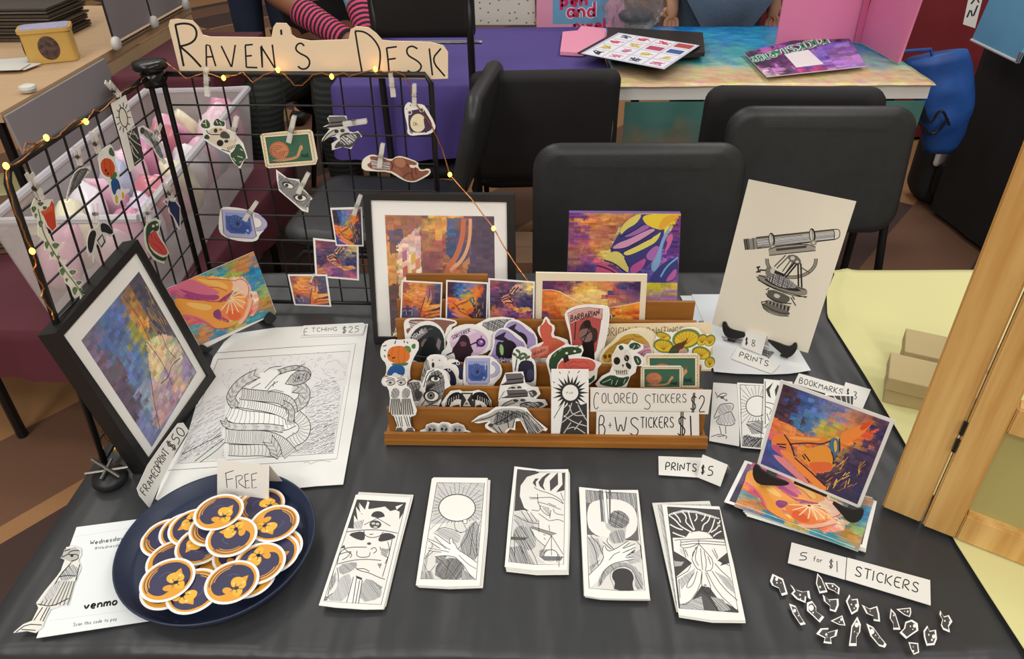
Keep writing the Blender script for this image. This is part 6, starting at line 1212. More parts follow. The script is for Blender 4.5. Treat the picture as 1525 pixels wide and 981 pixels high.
def p_clasp(q, a, n=48):
    """violet clasped hands over a face"""
    a.paint(q, [(None, [(.05, .05, '6a3a88'), (.15, .15, 'd8804a'), (.1, .3, '8a4a80'), (.3, .1, 'd09050'), (.3, .3, 'c07a60'), (.15, .45, 'b05a6a'), (.25, .5, 'c8904a'), (.08, .6, 'a06a58'), (.2, .65, '9a5080'), (.4, .2, 'b0684e'), (.05, .85, '5a3a78'), (.3, .8, '5a4a90'), (.6, .85, '4a4a98'), (.8, .9, '5a5aa0'), (.95, .5, '5a3a88'), (.92, .2, '7a3f8a'), (.9, .8, 'a85aa8')]),
        ([(.45, .2), (.62, 0), (1, 0), (.95, .15), (.85, .4), (.85, .7), (.6, .75), (.35, .65), (.4, .4)], [(.55, .15, '6a4a98'), (.65, .1, 'e6d04a'), (.8, .08, 'e8c83a'), (.92, .04, 'e0b03a'), (.5, .3, 'd6cf7a'), (.6, .4, '5a4a90'), (.7, .3, 'd8c86a'), (.75, .5, 'a868a8'), (.82, .45, '7a90c8'), (.6, .6, '4a4a88'), (.65, .7, 'b05a98'), (.45, .55, '3f3a70'), (.8, .7, '6a80b8')]),
        ([(.28, .55), (.45, .48), (.55, .62), (.52, .8), (.3, .8), (.22, .7)], [(.35, .58, 'dcc060'), (.45, .56, 'd8c880'), (.3, .7, 'c05a78'), (.42, .66, 'e0d070'), (.45, .75, '6a3a70')])], n, n, cj=.12, seed=31)
    U_ = homog([(45, 40), (1005, 48), (975, 640), (28, 640)], UNIT); T_ = onquad(q); a.T = lambda x, y: T_(*U_(x, y))
    for c, p in (('3f3c78', [(390, 360), (480, 200), (600, 50), (860, 50), (860, 300), (740, 500), (560, 560), (420, 480)]), ('3f3f80', [(735, 600), (830, 480), (990, 400), (975, 640), (730, 640)]), ('e6c93e', [(660, 55), (900, 48), (1000, 56), (930, 115), (860, 190), (780, 175), (700, 140)]), ('e0a83a', [(860, 60), (1000, 56), (920, 120), (840, 190), (800, 180)]), ('d9cc6a', [(480, 240), (490, 160), (560, 90), (640, 50), (670, 62), (620, 135), (540, 175)]), ('9a6aa8', [(500, 250), (600, 195), (690, 140), (750, 150), (700, 190), (590, 240)]),
                 ('cf96b4', [(400, 352), (460, 300), (560, 265), (660, 215), (760, 170), (790, 190), (700, 250), (600, 300), (520, 345)]), ('dcd06c', [(500, 385), (570, 352), (640, 320), (720, 272), (800, 230), (840, 195), (800, 285), (720, 332), (620, 380), (540, 410)]), ('a76ab0', [(700, 400), (780, 320), (830, 330), (810, 450), (720, 450)]), ('7fa8d0', [(890, 180), (935, 125), (840, 330), (830, 480), (770, 560), (740, 500), (800, 400), (840, 260)]), ('c86a9a', [(870, 270), (920, 208), (942, 250), (900, 350), (855, 390), (895, 290)]),
                 ('b8559a', [(570, 500), (640, 460), (710, 420), (690, 500), (620, 560), (570, 560)]), ('d6c870', [(330, 440), (400, 375), (470, 368), (530, 430), (555, 500), (555, 560), (500, 520), (430, 470)]), ('c9587e', [(270, 500), (340, 470), (420, 520), (480, 560), (400, 600), (280, 580)]), ('b8639f', [(870, 640), (890, 590), (970, 500), (965, 600)])): a.poly(p, c, 2)
    a.lines([[(480, 250), (590, 200), (680, 140)], [(400, 355), (520, 350), (640, 290), (780, 200)], [(490, 385), (620, 320), (760, 250)], [(340, 445), (430, 470), (540, 560)], [(280, 490), (380, 520), (480, 580)], [(520, 425), (555, 500)]], 9, '342a60', 2)
    a.line([(830, 590), (880, 500), (980, 420)], 14, '6fb0d8', sm=2, up=True)
def p_warm(q, a, n=44):
    """orange face and praying hands"""
    a.paint(q, [(None, [(.1, .1, '9a5a58'), (.3, .15, 'e09a4a'), (.2, .35, 'f0a050'), (.4, .3, 'ee9a6a'), (.1, .55, 'c86a3c'), (.3, .55, 'd87a48'), (.1, .8, '4a4468'), (.25, .85, '6a6480'), (.9, .1, '5a5a78'), (.9, .4, '4a4a70'), (.75, .3, '8a5a58'), (.95, .6, '5a4a60'), (.5, .1, 'd8904a')]),
        ([(.62, .1), (.72, .08), (.76, .4), (.70, .6), (1, .55), (1, .65), (.7, .8), (1, .75), (1, .9), (.6, 1), (.42, 1), (.5, .7), (.58, .4)], [(.66, .2, 'b06a78'), (.65, .4, 'e8a068'), (.6, .65, 'ef9a4a'), (.8, .65, 'f0b060'), (.8, .82, 'e08a4a'), (.55, .9, 'd06a4a'), (.75, .3, '7a7ab0')])], n, n, cj=.1, seed=41)
    a.T = onquad(q); a.up(); a.lines([[(.58, .4), (.5, .7), (.44, 1)], [(.7, .6), (.85, .58), (1, .56)], [(.62, .8), (.8, .74), (1, .68)], [(.55, .92), (.75, .86), (1, .82)], [(.68, .1), (.70, .35), (.64, .55)]], .016, '6a2f38', 2)
    a.lines([[(.02, .8), (.1, .75), (.12, .9)], [(.18, .78), (.26, .76), (.26, .92)]], .015, 'b0b0c0', 1)
def p_dark(q, a, n=44):
    """dark blue clasped hands"""
    a.paint(q, [(None, [(.1, .1, 'a05a68'), (.3, .1, '7a4a68'), (.1, .3, '6a4a70'), (.3, .35, '3f3a58'), (.1, .6, '4a3a60'), (.12, .85, 'c87a58'), (.3, .8, 'b06a88'), (.45, .9, '7a4a80'), (.7, .7, '4a4a80'), (.9, .6, '3a3a70'), (.8, .9, 'b0607a'), (.8, .2, 'b0988a'), (.9, .1, 'e8c878'), (.9, .4, '45406a'), (.6, .15, '4a3f60')]),
        ([(.25, .42), (.42, .32), (.56, .5), (.62, .66), (.9, .62), (.98, .7), (.7, .8), (.55, .72), (.3, .56)], [(.35, .42, 'e08a78'), (.45, .45, 'e8b088'), (.5, .55, 'c86a5a'), (.75, .7, 'e8945a'), (.9, .68, 'f0a860')]),
        ([(.45, .25), (.6, .05), (.72, .05), (.68, .2), (.5, .34)], [(.55, .2, 'dca888'), (.65, .1, 'c89090')])], n, n, cj=.14, seed=51)
    a.T = onquad(q); a.up(); a.lines([[(.3, .5), (.45, .42), (.56, .55)], [(.34, .56), (.48, .52), (.58, .62)], [(.28, .46), (.40, .38), (.5, .44)], [(.48, .28), (.58, .14)], [(.54, .3), (.66, .12)]], .022, '2a2038', 2)
# hand painting on its little stand
q = quadT(zH1, [(55, 398), (845, 58), (1050, 622), (420, 930)])
q = [q[0], q[1], zH1(1050, 622), zH1(412, 930)]
ol = quadT(zH1, [(55, 398), (845, 58), (945, 330), (1050, 612), (1035, 632), (1005, 605), (975, 605), (930, 680), (700, 790), (420, 932), (385, 905), (345, 915)])
a = Art(); p_hands_fruit([zH1(55, 398), zH1(845, 58), zH1(1048, 618), zH1(350, 915)], a, 64)
HP = standing(zH1(400, 985), zH1(1060, 690), 3, .744)
card('art_print', ol, HP, a, m='ink_gloss', t=.001, label='unframed print of two hands cupping a peeled mandarin on turquoise', cat='print')
def easel(label, hooks, plane, z=.7415, off=.0016):
    """small black stand: hooked feet in front of the sheet, a ledge and a back leg"""
    P, N = Vector(plane[0]), Vector(plane[1]).normalized()
    if N.dot(CAM-P) < 0: N = -N
    c = sum((hit(*p, P, N) for h in hooks for p in h), Vector())/sum(len(h) for h in hooks)
    t = thing('print_stand', label, 'stand', (c.x, c.y, z)); o = Vector((c.x, c.y, z)); feet = []
    for h in hooks:
        pts = [hit(*p, P+N*off, N) for p in smooth_pts(h, 1)]
        obj('hook_foot', prism(BM(), [p-o for p in pts], N*.004), 'black_plastic', t); m = sum(pts, Vector())/len(pts); feet.append(m)
    h = Vector((-N.x, -N.y, 0)).normalized()
    mid = (feet[0]+feet[-1])/2; e = (feet[-1]-feet[0]).normalized()
    for f in feet:
        b = Vector((f.x, f.y, z+.0035))-o
        obj('runner', prism(BM(), [b+e*.006-N*.0, b-e*.006-N*.0, b-e*.006+h*.075, b+e*.006+h*.075], (0, 0, .004)), 'black_plastic', t)
    up = N.cross(e); up = up if up.z > 0 else -up; m = mid-N*.006-o
    obj('back_rest', prism(BM(), [m-e*.02, m+e*.02, m+e*.012+up*.08, m-e*.012+up*.08], -N*.003), 'black_plastic', t)
    return t
easel('black stand under the hands and mandarin print', [quadT(zH1, [(930, 680), (975, 610), (1005, 612), (1045, 650), (1030, 680), (960, 720)]), quadT(zH1, [(345, 912), (385, 905), (425, 935), (470, 925), (440, 965), (380, 975)])], HP)
# big violet painting behind the rack
VP = standing((853, 492), (1004, 494), 8)
a = Art(); p_clasp(quadT(zP1, [(45, 40), (1005, 48), (975, 640), (28, 640)]), a, 64)
a.T = zP1; a.paint(quadT(ident, [(28, 640), (975, 640), (962, 1060), (25, 1060)]), [(None, [(.75, .1, 'd8c83a'), (.95, .12, 'e0d04a'), (.8, .3, 'b080a8'), (.95, .3, 'a878a8'), (.8, .6, '4a5aa0'), (.9, .8, '6a5aa8'), (.5, .3, '8a5a90'), (.2, .5, '5a3a78')])], 40, 20, cj=.1)
card('painting', quadT(zP1, [(45, 40), (1005, 48), (985, 560), (962, 1055), (20, 1050), (28, 560)]), VP, a, paper='6a4a88', t=.012, edge='7a5a98', label='large violet painting of clasped hands behind the rack', cat='painting', m='ink_gloss')
# ---- cards standing in the rack
DEP = {1: .0125, 2: .0425, 3: .0705, 4: .1005, 5: .1245, 6: .1465}; CNT = {k: 0 for k in DEP}
def slot(k):
    CNT[k] += 1; return rplane(DEP[k]-.0013*CNT[k])
def racked(k, ol, art, label, cat='sticker', name='sticker', T=ident, paper='f3f2ee', group='stickers in the wooden rack', sm=0, m='ink_gloss', t=.0006):
    return card(name, ol, slot(k), art, paper=paper, T=T, t=t, label=label, cat=cat, group=group, sm=sm, m=m)
a = Art(); q = [(808, 418), (954.5, 419), (951, 492), (806, 492)]
a.paint(q, [(None, [(.05, .05, '5a2f60'), (.2, .1, '7a3a68'), (.4, .15, 'e8b85a'), (.5, .3, 'f4d488'), (.6, .1, 'd89058'), (.7, .2, 'c85a48'), (.8, .15, '4a4a80'), (.92, .1, '46305a'), (.1, .9, '4a2a58'), (.3, .85, 'c86a48'), (.4, .7, 'd8a050'), (.2, .97, '6a3a78'), (.6, .9, '5a3058')]), ([(0, .2), (.15, .18), (.3, .35), (.48, .5), (.35, .7), (.2, .85), (.05, .6), (0, .6)], [(.05, .3, 'e8803a'), (.2, .4, 'f0a050'), (.15, .65, 'e0703a'), (.35, .55, 'f2c070')]), ([(1, .42), (.8, .5), (.62, .55), (.75, .7), (.65, .95), (.85, .9), (1, .75)], [(.9, .55, 'ef9a3a'), (.7, .6, 'e08048'), (.8, .8, 'f0a848'), (.95, .7, 'd8602e')])], 60, 36, cj=.1, seed=61)
a.T = onquad(q); a.up(); a.lines([[(0, .18), (.15, .18), (.3, .36), (.48, .5)], [(1, .42), (.8, .5), (.62, .55), (.45, .58)], [(.62, .95), (.75, .72), (.62, .58)]], .012, 'f4e2c0', 2)
racked(5, [(798, 406), (964, 409), (959, 500), (797, 500)], a, 'small cream bordered painting of two glowing arms in the rack', 'painting', 'painting', paper='ecdfc4', group=None, t=.003)
for nm, q, fn in (('reaching orange hands', [(335, 158), (686, 178), (675, 500), (322, 500)], p_warm), ('blue and gold bridged arms', [(718, 156), (1080, 178), (1072, 520), (712, 505)], p_bridge), ('dark clasped hands', [(1080, 140), (1480, 170), (1475, 530), (1080, 505)], p_dark)):
    q = quadT(zK1, q); a = Art(); fn(inner(q, .035), a, 44); racked(5, q, a, 'small square print of '+nm+' standing in the rack', 'print', 'square_print', group='small square prints')
a = Art(zK3); write(a, 'ORIGINAL', (630, 312), (890, 302), (0, -64), 5, '3a352e'); write(a, 'PAINTINGS', (945, 300), (1225, 292), (0, -54), 5, '3a352e')
racked(4, [(600, 218), (1440, 208), (1455, 420), (1440, 580), (600, 580)], a, 'cream card reading ORIGINAL PAINTINGS in the rack', 'price card', 'sign_card', zK3, 'ecd9b4', None, m='ink_on_paper')
# slot 4
a = Art(zK1); a.poly([(385, 500), (480, 490), (600, 500), (640, 490), (790, 510), (800, 525), (730, 545), (700, 640), (400, 640), (365, 580), (420, 560)], '8a5f52', 1); a.hatch([(400, 510), (600, 510), (640, 600), (420, 620)], 15, 14, 5, '6a4238')
racked(4, [(352, 520), (375, 488), (450, 480), (590, 492), (640, 476), (790, 498), (815, 522), (800, 545), (760, 560), (760, 700), (370, 700), (356, 580)], a, 'brown reaching hand sticker behind the rogue sticker', T=zK1, sm=1)
a = Art(zK1); a.poly([(400, 650), (470, 560), (560, 535), (650, 560), (700, 640), (705, 740), (690, 800), (600, 860), (440, 860), (380, 760)], '2f3638', 1); a.poly([(430, 660), (540, 560), (560, 600), (450, 690)], '8f8a8c'); a.poly([(490, 720), (530, 650), (570, 680), (540, 740)], '84706f', 1); a.poly([(630, 720), (650, 650), (675, 680), (660, 760)], '8a7a7c'); a.poly([(520, 700), (600, 620), (640, 720), (620, 850), (480, 855)], '1d2426', 1); a.lines([[(540, 590), (600, 570)], [(430, 800), (560, 820), (660, 790)]], 5, '6a6f70'); write(a, 'ROGUE', (385, 690), (530, 600), (-14, -26), 8, 'd8d4d2')
racked(4, [(360, 740), (372, 640), (430, 555), (520, 508), (590, 508), (660, 545), (705, 610), (715, 720), (705, 790), (690, 900), (380, 900)], a, 'dark round rogue sticker', T=zK1, sm=1)
a = Art(zK1); a.hatch([(1000, 530), (1150, 490), (1300, 490), (1440, 640), (1300, 600), (1100, 600)], 30, 14, 5, '444', cross=True)
racked(4, [(960, 545), (1080, 482), (1200, 472), (1300, 485), (1390, 570), (1450, 640), (1440, 760), (960, 760)], a, 'black line drawing sticker behind the wizard stickers', T=zK1)
for dz, nm in ((14, 'lower'), (0, 'upper')):
    a = Art(zK1); a.ell(915+dz, 690, 165, 118, 'dcc0da'); a.poly([(740, 660), (790, 600), (930, 565), (980, 600), (900, 640), (780, 690)], 'e8d4e8'); write(a, 'SORCERER', (770, 668), (925, 598), (-6, -32), 6, '4a3350')
    a.poly([(880, 620), (915, 650), (930, 720), (955, 770), (930, 790), (925, 860), (800, 860), (790, 790), (760, 760), (820, 680), (840, 635)], '33242c', 1); a.poly([(835, 690), (865, 680), (895, 695), (885, 725), (845, 725)], '7a4a5c'); a.lines([[(720, 800), (790, 770)], [(920, 715), (975, 690)]], 9, '33242c', 0); a.ell(1015, 692, 42, 38, '4a2a5c'); a.ell(1015, 690, 24, 22, 'a06ac0'); a.ell(1020, 684, 10, 9, 'e8c8f0'); a.lines([[(1022, 630), (1018, 655)], [(980, 730), (990, 720)]], 6, '5a2f70', 0)
    racked(4, [(665+dz, 790), (730+dz, 720), (720+dz, 650), (765+dz, 575), (860+dz, 535), (960+dz, 535), (1060+dz, 590), (1105+dz, 640), (1100+dz, 730), (1040+dz, 790), (960+dz, 800), (930+dz, 900), (780+dz, 900), (700+dz, 815)], a, f'{nm} pink sorcerer sticker of the pair in the rack', T=zK1, sm=1)
WZ = [(90, -70, 'rear'), (0, 0, 'front')]
for dx, dy, nm in WZ:
    a = Art(zK1); f = lambda pts: [(x+dx, y+dy) for x, y in pts]
    a.poly(f([(1130, 640), (1160, 590), (1210, 575), (1270, 600), (1330, 660), (1400, 700), (1400, 840), (1090, 840), (1140, 700)]), 'a898c8', 1); a.poly(f([(1140, 645), (1215, 605), (1235, 600), (1215, 640), (1280, 690), (1140, 665)]), '2a2438'); a.ell(1250+dx, 750+dy, 78, 80, '241f28'); a.poly(f([(1150, 690), (1200, 680), (1225, 760), (1200, 830), (1140, 800)]), '2a2830', 1); a.poly(f([(1180, 700), (1210, 720), (1212, 790), (1195, 810), (1175, 760)]), '9ac088', 1); a.lines([f([(1145, 790), (1180, 830)]), f([(1200, 800), (1210, 835)])], 9, '241f28', 0); a.poly(f([(1080, 810), (1140, 790), (1180, 835), (1080, 838)]), '9f8fc4')
    if dx == 0: write(a, 'WIZARD', (1135, 868), (1265, 870), (0, -24), 6, '3a2f3a')
    racked(4, f([(1060, 830), (1120, 740), (1115, 640), (1150, 580), (1230, 560), (1300, 600), (1380, 660), (1420, 740), (1400, 900), (1080, 900)]), a, f'{nm} purple wizard frog sticker of the pair', T=zK1, sm=1)
a = Art(zK3); a.poly([(135, 330), (118, 240), (155, 215), (172, 175), (185, 215), (225, 240), (205, 320), (260, 330), (330, 370), (330, 480), (60, 480), (60, 420), (160, 370)], 'd0624e', 1); a.poly([(20, 440), (90, 395), (190, 385), (190, 440), (60, 500)], 'e08a78'); write(a, 'Paladin', (52, 470), (165, 425), (-4, -30), 4.5, '5a2a28', lower=True); a.lines([[(200, 350), (280, 340), (270, 390), (210, 400)], [(230, 330), (260, 420)], [(60, 500), (180, 470), (330, 470)]], 4, 'b88a48')
racked(4, [(20, 410), (100, 375), (165, 350), (125, 320), (100, 250), (140, 225), (155, 175), (175, 160), (200, 190), (205, 215), (245, 235), (225, 310), (280, 320), (355, 350), (360, 560), (20, 560)], a, 'red paladin sticker left of the barbarian sticker', T=zK3, sm=1)
a = Art(zK3); a.poly([(335, 140), (460, 98), (600, 105), (600, 190), (545, 500), (385, 500), (360, 250)], 'b5524e', 1); a.poly([(335, 150), (400, 112), (500, 98), (600, 108), (598, 180), (500, 158), (360, 215)], 'd2a09a'); a.line([(335, 140), (400, 105), (500, 92), (606, 104), (600, 185)], 7, 'b04a4a'); write(a, 'BARBARIAN', (362, 200), (580, 150), (0, -46), 7, '1c1616')
a.poly([(465, 190), (510, 185), (520, 240), (570, 260), (565, 350), (530, 370), (530, 490), (440, 490), (455, 360), (420, 320), (430, 240)], '3a2c2c', 1); a.poly([(430, 260), (500, 250), (530, 300), (520, 350), (470, 360), (420, 320)], '8a6a66', 1); a.poly([(465, 190), (510, 185), (520, 250), (460, 245)], '241c1c', 1); a.lines([[(400, 200), (390, 340)], [(440, 330), (520, 270)], [(460, 350), (500, 260)]], 6, '2a1f1f', 0); a.poly([(455, 365), (540, 345), (545, 500), (440, 500)], '1a1516')
for dx, nm in ((40, 'rear'), (22, 'middle')):
    racked(4, [(315+dx, 130), (460+dx, 75), (600+dx, 75), (625+dx, 110), (610+dx, 260), (575+dx, 420), (560+dx, 560), (400+dx, 560)], None, f'{nm} barbarian sticker of the three with only its white edge showing', T=zK3, sm=1)
racked(4, [(312, 130), (380, 85), (500, 66), (590, 75), (628, 105), (620, 200), (585, 330), (560, 500), (550, 560), (380, 560), (355, 300), (320, 190)], a, 'front red barbarian sticker with arched lettering', T=zK3, sm=1)
for k, (dx, dy, nm) in enumerate(((45, -18, 'rearmost'), (22, -8, 'middle'), (0, 0, 'front'))):
    a = Art(zK3); f = lambda pts: [(x+dx, y+dy) for x, y in pts]
    a.poly(f([(590, 480), (640, 410), (700, 370), (760, 310), (830, 290), (900, 300), (980, 380), (960, 460), (850, 470), (700, 500), (630, 520)]), 'c09a3c', 1); a.poly(f([(600, 480), (660, 430), (690, 450), (640, 510)]), 'e0b048'); a.ell(625+dx, 470+dy, 14, 18, '6a4a2a'); a.ell(660+dx, 465+dy, 12, 15, '6a4a2a'); a.poly(f([(820, 400), (930, 360), (990, 420), (950, 470), (830, 470)]), 'd8a0c0', 1); a.lines([f([(840, 300), (870, 320), (910, 315)]), f([(700, 375), (780, 340), (850, 330)]), f([(860, 470), (900, 400), (960, 390)]), f([(890, 470), (930, 420), (980, 420)])], 5, '8a5f2a')
    racked(4, f([(575, 490), (610, 410), (690, 350), (730, 290), (830, 262), (930, 280), (1000, 340), (1010, 430), (990, 560), (620, 560), (590, 530)]), a, f'{nm} golden mushroom sticker behind the ivy skull', T=zK3, sm=1, paper='e9dfc0')
a = Art(zK3); Y_, G_ = 'e2bf38', '74873f'
fans = [(1250, 330, 110, 75, -10), (1075, 385, 80, 55, 10), (1075, 310, 60, 28, 20), (1370, 340, 50, 40, -50), (1430, 345, 50, 40, -50), (1365, 440, 75, 50, 15), (1430, 510, 40, 45, 30), (1180, 420, 90, 40, 0)]
for cx, cy, rx, ry, an in fans: a.ell(cx, cy, rx, ry, G_, radians(an))
for cx, cy, rx, ry, an in fans:
    a.ell(cx, cy+4, rx*.82, ry*.76, Y_, radians(an)); a.up()
    for k in range(7): t = radians(200+k*23); a.line([(cx, cy+ry*.6), (cx+rx*.75*cos(t), cy+ry*.7*sin(t))], 4, 'a8862a')
a.poly([(1120, 410), (1170, 370), (1240, 350), (1270, 310), (1230, 400), (1190, 440), (1130, 440)], '5a3f2c', 1); a.ell(1225, 430, 32, 22, 'c9a0a0'); a.poly([(1110, 420), (1180, 400), (1170, 450), (1120, 450)], '3f5a38', 1)
racked(4, [(1000, 360), (1030, 290), (1100, 280), (1160, 285), (1240, 245), (1340, 245), (1380, 300), (1440, 295), (1485, 340), (1440, 400), (1425, 450), (1470, 480), (1470, 555), (1380, 570), (1010, 570), (1000, 440)], a, 'large yellow ginkgo leaf sticker at the right end of the rack', T=zK3, sm=1)
# slot 3
a = Art(zK2); a.poly([(100, 130), (130, 95), (200, 82), (270, 100), (295, 160), (280, 215), (220, 240), (150, 235), (95, 200)], 'e07a34', 1); a.lines([[(150, 95), (130, 160), (150, 230)], [(200, 85), (190, 160), (200, 238)], [(245, 92), (250, 160), (235, 235)]], 4, 'b85a22'); a.poly([(235, 85), (290, 85), (305, 130), (285, 150)], '5f8a4a', 1); a.poly([(300, 80), (340, 60), (340, 110), (310, 110)], '4f7a44', 1); a.poly([(130, 235), (200, 235), (280, 225), (270, 255), (200, 260), (140, 255)], '4f7f48', 1); a.poly([(100, 300), (130, 255), (200, 245), (250, 270), (245, 340), (200, 335), (160, 310), (130, 345), (90, 335)], '2f5fa0', 1); a.lines([[(70, 120), (85, 130)], [(70, 165), (80, 185)], [(60, 90), (90, 80)], [(170, 40), (160, 70)], [(240, 40), (245, 60)], [(265, 50), (275, 65)]], 7, '3a4a3a', 0); a.lines([[(100, 165), (120, 170)], [(140, 190), (165, 185)]], 8, '3a2418', 0); a.ell(90, 350, 16, 12, 'c98a4a'); a.ell(225, 350, 16, 10, 'c98a4a')
racked(3, [(35, 120), (60, 55), (130, 28), (200, 38), (290, 25), (365, 40), (370, 110), (345, 150), (300, 240), (290, 330), (300, 380), (200, 420), (90, 440), (50, 420), (45, 370), (85, 340), (90, 240), (40, 190)], a, 'pumpkin-headed figure in blue trousers sticker', T=zK2, sm=1)
a = Art(zK2); a.poly([(450, 200), (500, 175), (570, 190), (590, 250), (540, 300), (430, 310)], 'eceae6', 1); a.ell(490, 250, 12, 24, '2b2b2b'); a.lines([[(480, 210), (492, 205)], [(540, 205), (550, 215)], [(435, 200), (400, 330)], [(430, 210), (420, 340)]], 6, '3a3a3a', 0); a.hatch([(390, 340), (440, 200), (470, 300), (450, 380)], 75, 12, 6, '555')
racked(3, [(370, 440), (400, 300), (430, 190), (480, 158), (580, 165), (620, 210), (600, 440)], a, 'white bear-like ghost sticker behind the eye stickers', T=zK2, sm=1)
a = Art(zK2)
for dx, dy in ((75, -55), (0, 0)):
    f = lambda pts: [(x+dx, y+dy) for x, y in pts]; a.poly(f([(575, 290), (620, 275), (660, 300), (690, 360), (690, 430), (630, 430), (640, 350), (610, 300)]), '2b2c48', 1); a.ell(630+dx, 290+dy, 16, 15, 'e6e4ea'); a.ell(630+dx, 290+dy, 9, 9, '2b2c48'); a.lines([f([(575, 290), (615, 300)])], 7, '2b2c48', 0)
racked(3, [(555, 300), (585, 235), (640, 195), (720, 215), (745, 330), (745, 460), (590, 460), (570, 360)], a, 'pair of long-necked dark birds sticker', T=zK2, sm=1)
def mug(a, P):
    T0 = a.T; a.T = lambda u, v: T0(*P(u, v))
    a.poly([(.02, .02), (.70, .02), (.70, .9), (.62, .98), (.12, .98), (.03, .88)], 'b7b4d6'); a.poly([(.09, .13), (.64, .13), (.64, .72), (.56, .86), (.18, .86), (.09, .74)], '4b66ac', 0); a.poly([(.09, .13), (.64, .13), (.64, .3), (.09, .26)], '93a3d2'); a.poly([(.14, .55), (.6, .5), (.58, .8), (.2, .82)], '3f5596', 1)
    a.ell(.32, .46, .16, .24, '3a4478'); a.ell(.32, .46, .145, .22, '5670ae'); a.up()
    for k in range(10): t = k*.63; a.line([(.36, .56), (.32+.13*cos(t), .46+.19*sin(t))], .018, '2f3868')
    a.ell(.54, .74, .03, .04, '9fb8e0'); a.ell(.50, .84, .02, .025, '9fb8e0'); a.arc(.72, .44, .22, .25, -80, 90, .10, 'b7b4d6'); a.lines([[(.7, .02), (.7, .9), (.62, .98), (.12, .98), (.03, .88), (.02, .02)]], .012, '55547a', 0); a.arc(.72, .44, .27, .30, -80, 90, .012, '55547a'); a.arc(.72, .44, .16, .19, -80, 90, .012, '55547a'); a.line([(.58, .2), (.58, .45)], .02, 'cfd8f0'); a.T = T0
a = Art(zK2); mug(a, lambda u, v: (765+u*300, 185+v*235)); racked(3, [(745, 380), (755, 200), (800, 172), (980, 170), (1030, 205), (1085, 270), (1080, 345), (1030, 395), (1000, 440), (960, 470), (760, 470)], a, 'blue tea mug sticker standing in the rack', T=zK2, sm=1)
a = Art(zK2); a.poly([(1230, 225), (1290, 205), (1355, 225), (1360, 330), (1355, 400), (1250, 400), (1215, 320)], '2c2b3f', 1); a.lines([[(1210, 200), (1195, 300)], [(1290, 210), (1280, 150)], [(1240, 210), (1230, 140)]], 8, '3a4a3a', 0)
for x, y in ((1220, 130), (1190, 160), (1245, 160), (1280, 160), (1260, 190), (1305, 185), (1225, 185)): a.ell(x, y, 24, 12, '4f6a4a', .6*(x % 3-1))
a.poly([(1290, 300), (1350, 280), (1352, 370), (1300, 390)], '4a4a68', 1)
racked(3, [(1175, 300), (1165, 170), (1190, 100), (1260, 90), (1340, 130), (1330, 190), (1370, 215), (1380, 330), (1370, 460), (1180, 460)], a, 'dark pot with green seedlings sticker', T=zK2, sm=1)
def melon(a):
    a.poly([(190, 560), (200, 470), (270, 410), (350, 390), (440, 400), (450, 440), (390, 450), (300, 470), (250, 540), (260, 640), (500, 650), (550, 600), (540, 660), (450, 690), (260, 680)], '2f4a30', 1); a.poly([(255, 545), (300, 490), (420, 480), (520, 490), (560, 530), (530, 590), (280, 590)], 'd8655a', 1); a.lines([[(340, 530), (380, 500), (420, 520), (460, 500), (500, 530)], [(350, 550), (400, 540), (450, 560), (510, 550)], [(300, 520), (330, 560)]], 5, 'b0443f'); a.poly([(300, 470), (340, 455), (350, 500), (310, 520)], '2a2a2a'); a.ell(330, 442, 11, 9, 'e8e0c8'); a.ell(392, 428, 10, 8, 'e8e0c8'); a.lines([[(230, 470), (250, 440)], [(270, 430), (300, 400)], [(400, 400), (440, 380)]], 10, '6f8a58', 0)
a = Art(zK3); melon(a); racked(3, [(170, 500), (190, 460), (260, 410), (330, 370), (370, 385), (450, 385), (460, 420), (440, 470), (500, 480), (600, 520), (570, 560), (560, 640), (500, 690), (500, 740), (210, 740), (200, 620)], a, 'green watermelon dragon sticker in the rack', T=zK3)
def skull(a, T):
    T0 = a.T; a.T = lambda x, y: T0(*T(x, y))
    a.poly([(.30, .3), (.42, .17), (.58, .14), (.72, .2), (.78, .4), (.74, .58), (.66, .76), (.5, .74), (.36, .66), (.32, .5)], 'e6e1d6', 1); a.ell(.43, .42, .075, .085, '24211f'); a.ell(.65, .36, .06, .07, '24211f'); a.poly([(.54, .5), (.59, .5), (.57, .57)], '24211f'); a.lines([[(.42+i*.045, .62), (.43+i*.045, .72)] for i in range(6)], .014, '4a443c', 0); a.line([(.38, .62), (.5, .68), (.66, .62)], .012, '4a443c', sm=1)
    L = '2f4f38'; a.poly([(.0, .92), (.15, .78), (.32, .72), (.52, .80), (.74, .74), (.64, .92), (.5, 1), (.2, .98)], L, 1); a.poly([(.70, .05), (.86, .0), (1, .1), (.86, .18), (.72, .16)], L, 1); a.poly([(.80, .3), (.94, .32), (1, .46), (.9, .54), (.82, .42)], L, 1); a.poly([(.45, .12), (.52, .06), (.6, .14), (.52, .2)], L, 1); a.poly([(.62, .44), (.76, .5), (.74, .62), (.64, .56)], '28302a', 1)
    a.lines([[(.62, .2), (.6, .3), (.66, .4)], [(.84, .07), (.8, .14), (.62, .2)], [(.1, .9), (.3, .82)], [(.4, .95), (.45, .84)], [(.58, .92), (.62, .82)], [(.88, .36), (.92, .46)], [(.3, .94), (.33, .84)], [(.9, .08), (.94, .12)]], .016, 'cfd2c4', 0); a.line([(.6, .3), (.66, .42), (.7, .5)], .014, '24211f'); a.T = T0
